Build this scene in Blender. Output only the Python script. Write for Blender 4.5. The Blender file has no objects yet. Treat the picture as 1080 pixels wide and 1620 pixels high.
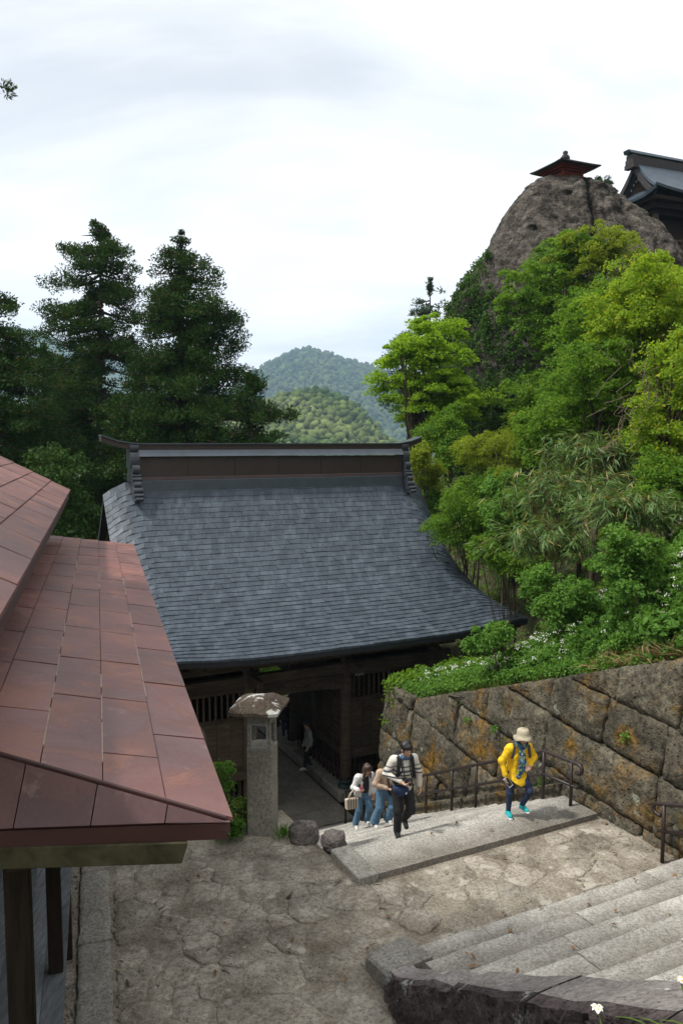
import bpy, math, random
import numpy as np
from mathutils import Vector, Matrix

# ---------------------------------------------------------------- camera, sky, sun, exposure
sc = bpy.context.scene
COL = sc.collection
FPX, CX, CY = 1260.0, 540.0, 810.0
PIT = math.radians(5.0)
CP, SP = math.cos(PIT), math.sin(PIT)
cam_d = bpy.data.cameras.new("camera")
cam_d.sensor_fit = 'VERTICAL'
cam_d.sensor_height = 36.0
cam_d.lens = 36.0 * FPX / 1620.0
cam_d.clip_start = 0.1
cam_d.clip_end = 30000.0
cam = bpy.data.objects.new("camera", cam_d)
COL.objects.link(cam)
cam.location = (0, 0, 0)
cam.rotation_euler = (math.radians(85.0), 0, 0)
sc.camera = cam

SUN = Vector((-0.50, -0.16, 0.85)).normalized()
world = bpy.data.worlds.new("World")
sc.world = world
world.use_nodes = True
wt = world.node_tree
wt.nodes.clear()
def wn(t, **k):
    n = wt.nodes.new(t)
    for a, b in k.items():
        setattr(n, a, b)
    return n
sky = wn('ShaderNodeTexSky', sky_type='NISHITA', sun_disc=False)
sky.sun_elevation = math.asin(SUN.z)
sky.sun_rotation = math.atan2(SUN.x, SUN.y)
sky.altitude = 400
sky.dust_density = 2.0
wtc = wn('ShaderNodeTexCoord')
wsep = wn('ShaderNodeSeparateXYZ')
wt.links.new(wtc.outputs['Generated'], wsep.inputs[0])
wadd = wn('ShaderNodeMath', operation='ADD'); wadd.inputs[1].default_value = 0.22
wabs = wn('ShaderNodeMath', operation='ABSOLUTE')
wt.links.new(wsep.outputs['Z'], wabs.inputs[0]); wt.links.new(wabs.outputs[0], wadd.inputs[0])
wdx = wn('ShaderNodeMath', operation='DIVIDE'); wdy = wn('ShaderNodeMath', operation='DIVIDE')
wt.links.new(wsep.outputs['X'], wdx.inputs[0]); wt.links.new(wadd.outputs[0], wdx.inputs[1])
wt.links.new(wsep.outputs['Y'], wdy.inputs[0]); wt.links.new(wadd.outputs[0], wdy.inputs[1])
wcomb = wn('ShaderNodeCombineXYZ')
wt.links.new(wdx.outputs[0], wcomb.inputs[0]); wt.links.new(wdy.outputs[0], wcomb.inputs[1])
wnoi = wn('ShaderNodeTexNoise'); wnoi.inputs['Scale'].default_value = 0.9
wnoi.inputs['Detail'].default_value = 6; wnoi.inputs['Roughness'].default_value = 0.5
wnoi.inputs['Distortion'].default_value = 0.4
wmap = wn('ShaderNodeMapping'); wmap.inputs['Location'].default_value = (3.1, 1.7, 0)
wmap.inputs['Scale'].default_value = (1.0, 1.5, 1.0)
wt.links.new(wcomb.outputs[0], wmap.inputs[0]); wt.links.new(wmap.outputs[0], wnoi.inputs[0])
wramp = wn('ShaderNodeValToRGB')
wramp.color_ramp.elements[0].position = 0.30; wramp.color_ramp.elements[0].color = (0.58, 0.58, 0.58, 1)
wramp.color_ramp.elements[1].position = 0.52; wramp.color_ramp.elements[1].color = (0.97, 0.97, 0.97, 1)
wt.links.new(wnoi.outputs['Fac'], wramp.inputs[0])
# cloud brightness varies a little with a second noise
wn2 = wn('ShaderNodeTexNoise'); wn2.inputs['Scale'].default_value = 2.2; wn2.inputs['Detail'].default_value = 8
wt.links.new(wmap.outputs[0], wn2.inputs[0])
wr2 = wn('ShaderNodeValToRGB')
wr2.color_ramp.elements[0].position = 0.3; wr2.color_ramp.elements[0].color = (12.0, 12.3, 12.4, 1)
wr2.color_ramp.elements[1].position = 0.65; wr2.color_ramp.elements[1].color = (14.2, 14.0, 13.7, 1)
wt.links.new(wn2.outputs['Fac'], wr2.inputs[0])
wmix = wn('ShaderNodeMix', data_type='RGBA')
wt.links.new(wramp.outputs[0], wmix.inputs[0])
wt.links.new(sky.outputs[0], wmix.inputs[6]); wt.links.new(wr2.outputs[0], wmix.inputs[7])
wbg = wn('ShaderNodeBackground'); wbg.inputs['Strength'].default_value = 0.1
wt.links.new(wmix.outputs[2], wbg.inputs[0])
wout = wn('ShaderNodeOutputWorld')
wt.links.new(wbg.outputs[0], wout.inputs[0])

sun_d = bpy.data.lights.new("sun", 'SUN')
sun_d.energy = 3.9
sun_d.angle = math.radians(4.0)
sun_d.color = (1.0, 0.965, 0.90)
sun_o = bpy.data.objects.new("sun", sun_d)
COL.objects.link(sun_o)
sun_o.rotation_euler = SUN.to_track_quat('Z', 'Y').to_euler()
sun_o.location = SUN * 60

sc.view_settings.view_transform = 'Standard'
sc.view_settings.look = 'None'
sc.view_settings.gamma = 1.0
sc.view_settings.exposure = 0.10
sc.view_settings.use_curve_mapping = False
sc.cycles.max_bounces = 8
sc.cycles.diffuse_bounces = 3
sc.cycles.glossy_bounces = 2
sc.cycles.transmission_bounces = 4
sc.cycles.volume_bounces = 0
sc.cycles.use_denoising = True

# ---------------------------------------------------------------- coordinate helpers
def ray(px, py):
    a = (px - CX) / FPX; b = (py - CY) / FPX
    return np.array([a, CP - b * SP, -SP - b * CP])
def P(px, py, D):
    r = ray(px, py); return r * (D / r[1])
def PZ(px, py, z):
    r = ray(px, py); return r * (z / r[2])
SA, CA = 0.44721, 0.89443
def uw(x, y):
    return x * CA + y * SA, -x * SA + y * CA
def G(u, w, z):
    return (u * CA - w * SA, u * SA + w * CA, z)
EX, EY = -0.2924, 0.9563          # long direction of the copper-roofed hall
PX_, PY_ = 0.9563, 0.2924         # its outward direction
A0 = (-0.62, 4.27)
def HA(e, p, z):
    """hall frame: e along the eave away from the viewer, p outward from the near eave corner"""
    return (A0[0] + e * EX + p * PX_, A0[1] + e * EY + p * PY_, z)

Z_L, Z_F = -6.3, -10.8
STEP0, RISE, RUN = 10.45, 0.16, 0.32
NSTEP = 29
TOPS = 0.07
UP0, URISE, URUN = 7.9, 0.145, 0.48
def walk(u, w):
    if w < UP0:
        n = int((UP0 - w) / URUN) + 1
        return Z_L + URISE * n
    if w < 9.6: return Z_L
    if w < STEP0: return Z_L + TOPS
    n = int((w - STEP0) / RUN) + 1
    return max(Z_F, Z_L + TOPS - RISE * n)
def lerp(a, b, t): return a + (b - a) * t
def wall_top(w):
    if w < 8.9: return -3.5 + (8.9 - w) * 0.42
    if w < 16.2: return lerp(-3.5, -6.25, (w - 8.9) / 7.3)
    return -6.25

# ---------------------------------------------------------------- noise (numpy)
def _hash(ix, iy, iz, seed):
    h = (ix * 374761393 + iy * 668265263 + iz * 2147483647 + seed * 1274126177) & 0xFFFFFFFF
    h = ((h ^ (h >> 13)) * 1274126177) & 0xFFFFFFFF
    h = ((h ^ (h >> 16)) * 2246822519) & 0xFFFFFFFF
    return ((h ^ (h >> 15)) & 0xFFFFFF) / float(0xFFFFFF)
def vnoise(p, seed=0):
    p = np.asarray(p, float)
    i = np.floor(p).astype(np.int64); f = p - i
    f = f * f * (3 - 2 * f)
    r = 0
    for dx in (0, 1):
        for dy in (0, 1):
            for dz in (0, 1):
                wgt = (f[..., 0] if dx else 1 - f[..., 0]) * (f[..., 1] if dy else 1 - f[..., 1]) * (f[..., 2] if dz else 1 - f[..., 2])
                r = r + wgt * _hash(i[..., 0] + dx, i[..., 1] + dy, i[..., 2] + dz, seed)
    return r
def fbm(p, oct=4, seed=0):
    p = np.asarray(p, float); s = 0; a = 0.5; t = 0
    for k in range(oct):
        s = s + a * vnoise(p, seed + k); t += a; p = p * 2.03 + 17.1; a *= 0.5
    return s / t * 2 - 1

# ---------------------------------------------------------------- object helpers
def rootmat(o):
    return Matrix.Translation(o.location) if o else Matrix()
def link(name, me, mat, parent=None, kind=None):
    o = bpy.data.objects.new(name, me)
    COL.objects.link(o)
    if mat is not None and not me.materials: me.materials.append(mat)
    if parent is not None: attach(o, parent)
    if kind: o['kind'] = kind
    return o
def attach(o, parent):
    o.parent = parent
    o.matrix_parent_inverse = WM[parent.name].inverted() if parent.name in WM else Matrix()
WM = {}
def mesh(name, V, F, mat, parent=None, smooth=False, kind=None):
    me = bpy.data.meshes.new(name)
    me.from_pydata([tuple(map(float, v)) for v in V], [], [tuple(map(int, f)) for f in F])
    if smooth: me.polygons.foreach_set('use_smooth', np.ones(len(me.polygons), bool))
    me.update()
    return link(name, me, mat, parent, kind)
def bigmesh(name, V, F, mat, parent=None, smooth=False, kind=None):
    V = np.asarray(V, np.float32).reshape(-1, 3); F = np.asarray(F, np.int32)
    n = F.shape[1]
    me = bpy.data.meshes.new(name)
    me.vertices.add(len(V)); me.vertices.foreach_set('co', V.ravel())
    me.loops.add(F.size); me.loops.foreach_set('vertex_index', F.ravel())
    me.polygons.add(len(F)); me.polygons.foreach_set('loop_start', np.arange(len(F), dtype=np.int32) * n)
    if smooth: me.polygons.foreach_set('use_smooth', np.ones(len(F), bool))
    me.update(calc_edges=True)
    return link(name, me, mat, parent, kind)
def tag(o, label=None, cat=None, group=None, kind=None):
    if label: o['label'] = label
    if cat: o['category'] = cat
    if group: o['group'] = group
    if kind: o['kind'] = kind
    return o
def empty(name, loc, label=None, cat=None, group=None, kind=None):
    o = bpy.data.objects.new(name, None)
    o.empty_display_size = 0.2
    COL.objects.link(o)
    o.location = loc
    WM[o.name] = Matrix.Translation(Vector(loc))
    return tag(o, label, cat, group, kind)

class MB:
    """collects pieces of ONE mesh"""
    def __init__(s): s.V = []; s.F = []
    def add(s, V, F):
        b = len(s.V)
        s.V += [tuple(v) for v in V]
        s.F += [tuple(i + b for i in f) for f in F]
        return s
    def box8(s, c):
        return s.add(c, [(0, 3, 2, 1), (4, 5, 6, 7), (0, 1, 5, 4), (1, 2, 6, 5), (2, 3, 7, 6), (3, 0, 4, 7)])
    def gbox(s, u0, u1, w0, w1, z0, z1, fr=None):
        fr = fr or G
        return s.box8([fr(u0, w0, z0), fr(u1, w0, z0), fr(u1, w1, z0), fr(u0, w1, z0), fr(u0, w0, z1), fr(u1, w0, z1), fr(u1, w1, z1), fr(u0, w1, z1)])
    def tube(s, pts, rads, n=8, cap=True):
        pts = [np.array(p, float) for p in pts]
        if not hasattr(rads, '__len__'): rads = [rads] * len(pts)
        V = []; F = []
        ref = None
        for i, p in enumerate(pts):
            d = pts[min(i + 1, len(pts) - 1)] - pts[max(i - 1, 0)]
            d = d / (np.linalg.norm(d) + 1e-9)
            if ref is None:
                ref = np.array([1., 0, 0]) if abs(d[0]) < 0.8 else np.array([0, 1., 0])
            a = np.cross(d, ref); a /= np.linalg.norm(a) + 1e-9
            b = np.cross(d, a); ref = np.cross(a, d)
            for k in range(n):
                t = 2 * math.pi * k / n
                V.append(p + rads[i] * (math.cos(t) * a + math.sin(t) * b))
        for i in range(len(pts) - 1):
            for k in range(n):
                F.append((i * n + k, i * n + (k + 1) % n, (i + 1) * n + (k + 1) % n, (i + 1) * n + k))
        if cap:
            F.append(tuple(range(n - 1, -1, -1))); F.append(tuple((len(pts) - 1) * n + k for k in range(n)))
        return s.add(V, F)
    def lathe(s, c, prof, n=12):
        V = []; F = []
        for r, z in prof:
            for k in range(n):
                t = 2 * math.pi * k / n
                V.append((c[0] + r * math.cos(t), c[1] + r * math.sin(t), c[2] + z))
        for i in range(len(prof) - 1):
            for k in range(n):
                F.append((i * n + k, i * n + (k + 1) % n, (i + 1) * n + (k + 1) % n, (i + 1) * n + k))
        F.append(tuple(range(n - 1, -1, -1))); F.append(tuple((len(prof) - 1) * n + k for k in range(n)))
        return s.add(V, F)
    def ball(s, c, r, n=8, m=6):
        if not hasattr(r, '__len__'): r = (r, r, r)
        V = []; F = []
        for j in range(m + 1):
            ph = math.pi * j / m
            for k in range(n):
                t = 2 * math.pi * k / n
                V.append((c[0] + r[0] * math.sin(ph) * math.cos(t), c[1] + r[1] * math.sin(ph) * math.sin(t), c[2] - r[2] * math.cos(ph)))
        for j in range(m):
            for k in range(n):
                F.append((j * n + k, j * n + (k + 1) % n, (j + 1) * n + (k + 1) % n, (j + 1) * n + k))
        return s.add(V, F)
    def build(s, name, mat, parent=None, smooth=False, bevel=0, kind=None):
        o = mesh(name, s.V, s.F, mat, parent, smooth, kind)
        if bevel:
            m = o.modifiers.new('bevel', 'BEVEL'); m.width = bevel; m.segments = 1; m.limit_method = 'ANGLE'
        return o

# ---------------------------------------------------------------- materials
def newmat(name):
    m = bpy.data.materials.new(name); m.use_nodes = True
    t = m.node_tree; t.nodes.clear()
    out = t.nodes.new('ShaderNodeOutputMaterial')
    b = t.nodes.new('ShaderNodeBsdfPrincipled')
    t.links.new(b.outputs[0], out.inputs[0])
    return m, t, b, out
def coords(t, scale=(1, 1, 1), kind='Object', rnd=True):
    tc = t.nodes.new('ShaderNodeTexCoord')
    mp = t.nodes.new('ShaderNodeMapping'); mp.inputs['Scale'].default_value = scale
    t.links.new(tc.outputs[kind], mp.inputs[0])
    if rnd:
        oi = t.nodes.new('ShaderNodeObjectInfo')
        cb = t.nodes.new('ShaderNodeVectorMath'); cb.operation = 'MULTIPLY'
        cb.inputs[1].default_value = (7.3, 13.7, 5.1)
        sm = t.nodes.new('ShaderNodeCombineXYZ')
        for i in range(3): t.links.new(oi.outputs['Random'], sm.inputs[i])
        t.links.new(sm.outputs[0], cb.inputs[0])
        t.links.new(cb.outputs[0], mp.inputs['Location'])
    return mp
def noise(t, vec, scale, detail=5, rough=0.55, dist=0.0):
    n = t.nodes.new('ShaderNodeTexNoise')
    n.inputs['Scale'].default_value = scale; n.inputs['Detail'].default_value = detail
    n.inputs['Roughness'].default_value = rough; n.inputs['Distortion'].default_value = dist
    t.links.new(vec.outputs[0], n.inputs['Vector'])
    return n.outputs['Fac']
def ramp(t, fac, stops):
    r = t.nodes.new('ShaderNodeValToRGB')
    e = r.color_ramp.elements
    while len(e) < len(stops): e.new(0.5)
    for i, (p, c) in enumerate(stops):
        e[i].position = p
        e[i].color = (c, c, c, 1) if not hasattr(c, '__len__') else (*c, 1)
    t.links.new(fac, r.inputs[0])
    return r.outputs[0]
def mixc(t, fac, a, b, mode='MIX'):
    m = t.nodes.new('ShaderNodeMix'); m.data_type = 'RGBA'; m.blend_type = mode
    for i, v in ((0, fac), (6, a), (7, b)):
        if hasattr(v, 'is_linked') or hasattr(v, 'links'): t.links.new(v, m.inputs[i])
        elif i == 0: m.inputs[0].default_value = v
        else: m.inputs[i].default_value = (*v, 1)
    return m.outputs[2]
def math_(t, op, a, b=None):
    m = t.nodes.new('ShaderNodeMath'); m.operation = op
    for i, v in enumerate((a, b)):
        if v is None: continue
        if hasattr(v, 'links'): t.links.new(v, m.inputs[i])
        else: m.inputs[i].default_value = v
    return m.outputs[0]
def bump(t, b, h, strength=0.5, dist=0.02):
    n = t.nodes.new('ShaderNodeBump'); n.inputs['Strength'].default_value = strength; n.inputs['Distance'].default_value = dist
    t.links.new(h, n.inputs['Height']); t.links.new(n.outputs[0], b.inputs['Normal'])
def objrand(t):
    oi = t.nodes.new('ShaderNodeObjectInfo'); g = t.nodes.new('ShaderNodeNewGeometry')
    return math_(t, 'FRACT', math_(t, 'ADD', oi.outputs['Random'], g.outputs['Random Per Island']))

def stone_mat(name, dark, light, spots=True, con=(0.35, 1.6), lichen=None, lich_lo=0.58, moss=None, bs=0.5, fine=18.0, vari=0.25, patch=None, patch_lo=0.62, rnd=True, bd=0.02, streak=False):
    m, t, b, _ = newmat(name)
    v = coords(t, rnd=rnd)
    n1 = noise(t, v, 1.6, 6, 0.6, 0.3)
    c = mixc(t, ramp(t, n1, [(0.32, 0.0), (0.68, 1.0)]), dark, light)
    n2 = noise(t, v, fine, 6, 0.65)
    c = mixc(t, 0.75, c, ramp(t, n2, [(0.28, con[0]), (0.5, 1.0), (0.72, con[1])]), 'MULTIPLY')
    h = n2
    if spots:
        vo = t.nodes.new('ShaderNodeTexVoronoi'); vo.inputs['Scale'].default_value = fine * 1.4
        t.links.new(v.outputs[0], vo.inputs['Vector'])
        sp = ramp(t, vo.outputs['Distance'], [(0.12, 0.22), (0.30, 1.0)])
        n3 = noise(t, v, 3.1, 4)
        spm = mixc(t, ramp(t, n3, [(0.36, 0.2), (0.55, 1.0)]), (1, 1, 1), sp)
        c = mixc(t, 1.0, c, spm, 'MULTIPLY')
        h = math_(t, 'ADD', n2, math_(t, 'MULTIPLY', sp, 0.3))
    if vari:
        r = objrand(t)
        c = mixc(t, 1.0, c, ramp(t, r, [(0.0, 1 - vari), (1.0, 1 + vari)]), 'MULTIPLY')
    if streak:
        vs = coords(t, (1.0, 1.0, 0.16), rnd=False)
        c = mixc(t, 0.9, c, ramp(t, noise(t, vs, 1.1, 7, 0.65, 0.5), [(0.36, 0.42), (0.5, 1.0), (0.68, 1.45)]), 'MULTIPLY')
    if lichen:
        n4 = noise(t, v, 1.15, 7, 0.68, 0.4)
        c = mixc(t, ramp(t, n4, [(lich_lo - 0.03, 0.0), (lich_lo + 0.13, 0.9)]), c, mixc(t, ramp(t, n2, [(0.35, 0.0), (0.6, 1.0)]), tuple(x * 0.25 for x in lichen), lichen))
    if patch:
        n6 = noise(t, v, 2.7, 7, 0.62, 0.2)
        c = mixc(t, ramp(t, n6, [(patch_lo, 0.0), (patch_lo + 0.04, 0.9)]), c, patch)
    if moss:
        n5 = noise(t, v, 2.3, 6, 0.7)
        c = mixc(t, ramp(t, n5, [(0.6, 0.0), (0.72, 0.8)]), c, moss)
    t.links.new(c, b.inputs['Base Color'])
    b.inputs['Roughness'].default_value = 0.92
    b.inputs['Specular IOR Level'].default_value = 0.2
    bump(t, b, h, bs, bd)
    return m
def step_mat():
    m = M['step'].copy(); m.name = 'worn_step_granite'
    t = m.node_tree; b = next(n for n in t.nodes if n.type == 'BSDF_PRINCIPLED')
    src = b.inputs['Base Color'].links[0].from_socket
    at = t.nodes.new('ShaderNodeAttribute'); at.attribute_name = 'wear'
    v = coords(t, rnd=False); n = noise(t, v, 3.5, 5)
    f = math_(t, 'ADD', at.outputs['Fac'], math_(t, 'MULTIPLY', math_(t, 'SUBTRACT', n, 0.5), 0.5))
    c = mixc(t, 1.0, src, ramp(t, f, [(0.15, (0.60, 0.575, 0.54)), (0.85, (1.12, 1.12, 1.10))]), 'MULTIPLY')
    t.links.new(c, b.inputs['Base Color'])
    return m
def wood_mat(name, dark, light, axis=(1, 1, 12), rough=0.8, vari=0.25):
    m, t, b, _ = newmat(name)
    v = coords(t, axis)
    n = noise(t, v, 2.2, 6, 0.65, 0.6)
    c = mixc(t, ramp(t, n, [(0.3, 0.0), (0.7, 1.0)]), dark, light)
    v2 = coords(t)
    c = mixc(t, 0.6, c, ramp(t, noise(t, v2, 1.3, 5), [(0.3, 0.55), (0.7, 1.3)]), 'MULTIPLY')
    c = mixc(t, 1.0, c, ramp(t, objrand(t), [(0, 1 - vari), (1, 1 + vari)]), 'MULTIPLY')
    t.links.new(c, b.inputs['Base Color'])
    b.inputs['Roughness'].default_value = rough
    b.inputs['Specular IOR Level'].default_value = 0.12
    bump(t, b, n, 0.35, 0.01)
    return m
def plain_mat(name, col, rough=0.6, var=0.2, scale=8.0, metal=0.0, bs=0.15):
    m, t, b, _ = newmat(name)
    v = coords(t)
    n = noise(t, v, scale, 5)
    c = mixc(t, ramp(t, n, [(0.3, 0.0), (0.7, 1.0)]), tuple(x * (1 - var) for x in col), tuple(min(1, x * (1 + var)) for x in col))
    t.links.new(c, b.inputs['Base Color'])
    b.inputs['Roughness'].default_value = rough; b.inputs['Metallic'].default_value = metal
    if bs: bump(t, b, n, bs, 0.01)
    return m
def leaf_mat(name, a, bcol, trans=0.35, rough=0.6, spec=0.08, yellow=None, tint=1.25):
    m, t, b, out = newmat(name)
    r = objrand(t)
    v = coords(t, rnd=False)
    n = noise(t, v, 0.9, 4)
    f = math_(t, 'ADD', math_(t, 'MULTIPLY', r, 0.6), math_(t, 'MULTIPLY', ramp(t, n, [(0.3, 0), (0.7, 1)]), 0.4))
    c = mixc(t, f, a, bcol)
    if yellow:
        c = mixc(t, ramp(t, r, [(0.93, 0.0), (0.95, 1.0)]), c, yellow)
    t.links.new(c, b.inputs['Base Color'])
    b.inputs['Roughness'].default_value = rough
    b.inputs['Specular IOR Level'].default_value = spec
    tr = t.nodes.new('ShaderNodeBsdfTranslucent')
    tc = mixc(t, 1.0, c, (tint * 1.1, tint * 1.05, 0.55), 'MULTIPLY')
    t.links.new(tc, tr.inputs[0])
    ms = t.nodes.new('ShaderNodeMixShader'); ms.inputs[0].default_value = trans
    t.links.new(b.outputs[0], ms.inputs[1]); t.links.new(tr.outputs[0], ms.inputs[2])
    t.links.new(ms.outputs[0], out.inputs[0])
    return m

M = {}
M['flag'] = stone_mat('flagstone_rock', (0.16, 0.135, 0.105), (0.37, 0.335, 0.28), vari=0.17, moss=(0.115, 0.095, 0.068), bs=0.8, bd=0.03, patch=(0.40, 0.365, 0.31), patch_lo=0.60, rnd=False)
M['joint'] = stone_mat('trodden_earth', (0.14, 0.116, 0.088), (0.31, 0.275, 0.22), vari=0, fine=22, bs=0.8, bd=0.02, rnd=False)
M['step'] = stone_mat('step_granite', (0.235, 0.22, 0.20), (0.365, 0.35, 0.32), vari=0.14, fine=26, bs=0.6)
M['step'] = step_mat()
M['kerb'] = stone_mat('kerb_rock', (0.19, 0.18, 0.155), (0.31, 0.295, 0.265), vari=0.12, fine=22, bs=0.7)
M['wallstone'] = stone_mat('retaining_rock', (0.046, 0.040, 0.029), (0.135, 0.120, 0.088), vari=0.2, lichen=(0.26, 0.135, 0.012), lich_lo=0.53, moss=(0.06, 0.07, 0.022), bs=1.0, fine=10, bd=0.08, con=(0.15, 2.1), patch=(0.24, 0.25, 0.19), patch_lo=0.64, rnd=False)
M['wallback'] = stone_mat('retaining_joint', (0.035, 0.03, 0.024), (0.07, 0.062, 0.045), vari=0, bs=0.8)
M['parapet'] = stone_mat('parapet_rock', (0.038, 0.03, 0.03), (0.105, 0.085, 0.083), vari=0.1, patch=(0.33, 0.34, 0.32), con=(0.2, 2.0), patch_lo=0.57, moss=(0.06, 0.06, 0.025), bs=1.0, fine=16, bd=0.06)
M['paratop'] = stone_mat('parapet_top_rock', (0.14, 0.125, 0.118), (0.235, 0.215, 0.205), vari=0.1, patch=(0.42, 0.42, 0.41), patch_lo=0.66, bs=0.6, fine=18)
M['cliff'] = stone_mat('cliff_rock', (0.045, 0.037, 0.031), (0.15, 0.130, 0.110), vari=0, moss=(0.045, 0.055, 0.018), bs=1.0, fine=4.5, bd=0.35, streak=True, con=(0.25, 1.8), patch=(0.17, 0.16, 0.145), patch_lo=0.64)
M['boulder'] = stone_mat('boulder_rock', (0.10, 0.085, 0.08), (0.23, 0.20, 0.185), vari=0.1, bs=1.0, fine=14, bd=0.04)
M['lantern'] = stone_mat('lantern_stone', (0.17, 0.16, 0.135), (0.28, 0.265, 0.225), vari=0.05, bs=0.5, fine=24, moss=(0.15, 0.13, 0.08))
M['lantern_cap'] = stone_mat('lichened_cap', (0.045, 0.033, 0.025), (0.105, 0.083, 0.064), vari=0.0, bs=0.9, fine=20, patch=(0.50, 0.49, 0.47), patch_lo=0.52, bd=0.03)
M['pave'] = stone_mat('path_stone', (0.16, 0.148, 0.125), (0.24, 0.225, 0.195), vari=0.12, bs=0.4, fine=20)
M['soil'] = stone_mat('bare_soil', (0.055, 0.042, 0.03), (0.12, 0.095, 0.07), vari=0, bs=0.9, fine=25)
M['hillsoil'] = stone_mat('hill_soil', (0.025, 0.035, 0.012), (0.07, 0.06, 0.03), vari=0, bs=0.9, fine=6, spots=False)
M['gravel'] = stone_mat('gravel_stone', (0.10, 0.09, 0.08), (0.24, 0.22, 0.20), vari=0.4, spots=False)
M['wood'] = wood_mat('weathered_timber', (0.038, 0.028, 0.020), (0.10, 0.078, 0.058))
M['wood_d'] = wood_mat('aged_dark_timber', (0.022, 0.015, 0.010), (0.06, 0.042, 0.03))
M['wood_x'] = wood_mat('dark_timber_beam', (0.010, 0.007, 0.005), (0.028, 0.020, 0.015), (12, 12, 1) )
M['wood_blue'] = wood_mat('silvered_planking', (0.10, 0.115, 0.13), (0.25, 0.275, 0.30), (14, 2, 14))
M['wood_moss'] = wood_mat('mossy_beam', (0.03, 0.028, 0.015), (0.085, 0.078, 0.046), (3, 3, 3))
M['red_wood'] = wood_mat('vermilion_timber', (0.10, 0.018, 0.012), (0.19, 0.035, 0.022))
M['iron'] = plain_mat('brown_painted_iron', (0.022, 0.013, 0.012), 0.45, 0.3, 20)
M['dark_iron'] = plain_mat('dark_bronze', (0.02, 0.035, 0.035), 0.4, 0.4, 8, 0.3)
M['rafter_gap'] = plain_mat('eave_underside', (0.02, 0.016, 0.012), 0.9)
M['ridge_metal'] = plain_mat('ridge_sheet_metal', (0.075, 0.090, 0.11), 0.36, 0.15, 3, 0.3)
M['ridge_brown'] = plain_mat('ridge_brown_copper', (0.030, 0.019, 0.014), 0.55, 0.2, 2)
M['ridge_red'] = plain_mat('ridge_red_copper', (0.08, 0.052, 0.052), 0.5, 0.2, 2)
M['roof_under'] = plain_mat('roof_deck', (0.015, 0.017, 0.02), 0.9)
M['far_roof'] = plain_mat('patinated_roof', (0.055, 0.075, 0.10), 0.45, 0.25, 1.5, 0.2)
M['far_dark'] = plain_mat('dark_shrine_roof', (0.025, 0.02, 0.02), 0.8, 0.3, 4)
M['white_carve'] = plain_mat('pale_carving', (0.26, 0.26, 0.27), 0.8)

def shingle_mat():
    m, t, b, _ = newmat('slate_grey_shingle')
    r = objrand(t)
    c = mixc(t, r, (0.024, 0.035, 0.050), (0.033, 0.046, 0.064))
    v = coords(t, (1.6, 0.8, 0.30), rnd=False)
    n = noise(t, v, 2.6, 6, 0.7)
    c = mixc(t, ramp(t, n, [(0.44, 0.0), (0.68, 0.42)]), c, (0.13, 0.16, 0.195))
    c = mixc(t, ramp(t, r, [(0.94, 0.0), (0.98, 0.22)]), c, (0.12, 0.15, 0.185))
    v2 = coords(t, rnd=False)
    n2 = noise(t, v2, 14, 5)
    c = mixc(t, 0.6, c, ramp(t, n2, [(0.3, 0.7), (0.7, 1.3)]), 'MULTIPLY')
    t.links.new(c, b.inputs['Base Color'])
    t.links.new(ramp(t, n2, [(0.3, 0.5), (0.7, 0.68)]), b.inputs['Roughness'])
    bump(t, b, n2, 0.25, 0.01)
    return m
M['shingle'] = shingle_mat()
def copper_mat(name, base, worn, dark):
    m, t, b, _ = newmat(name)
    r = objrand(t)
    v = coords(t, rnd=False)
    vr = coords(t)
    c = mixc(t, r, tuple(x * 0.8 for x in base), tuple(x * 1.2 for x in base))
    n = noise(t, vr, 1.7, 6, 0.6, 0.8)
    c = mixc(t, ramp(t, n, [(0.53, 0.0), (0.565, 0.65)]), c, worn)
    n2 = noise(t, v, 0.9, 5, 0.6)
    c = mixc(t, ramp(t, n2, [(0.42, 0.6), (0.58, 0.0)]), c, dark)
    n3 = noise(t, v, 35, 4)
    c = mixc(t, 0.5, c, ramp(t, n3, [(0.3, 0.8), (0.7, 1.2)]), 'MULTIPLY')
    n4 = noise(t, vr, 5.5, 8, 0.7)
    c = mixc(t, ramp(t, n4, [(0.60, 0.0), (0.66, 0.30)]), c, (0.30, 0.21, 0.19))
    t.links.new(c, b.inputs['Base Color'])
    t.links.new(ramp(t, n, [(0.4, 0.42), (0.65, 0.62)]), b.inputs['Roughness'])
    b.inputs['Specular IOR Level'].default_value = 0.55
    bump(t, b, noise(t, v, 2.5, 3), 0.15, 0.03)
    return m
M['copper'] = copper_mat('oxidised_copper', (0.19, 0.077, 0.065), (0.26, 0.112, 0.072), (0.095, 0.048, 0.048))
M['copper_shaded'] = copper_mat('shade_toned_copper', (0.105, 0.050, 0.052), (0.13, 0.062, 0.055), (0.065, 0.035, 0.040))  # same copper, with the dimmer light on the near end face put into its colour
M['copper_d'] = plain_mat('dark_copper_trim', (0.055, 0.022, 0.022), 0.5, 0.25, 3)
M['dust'] = plain_mat('pale_seam_dust', (0.33, 0.25, 0.20), 0.8)

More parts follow.
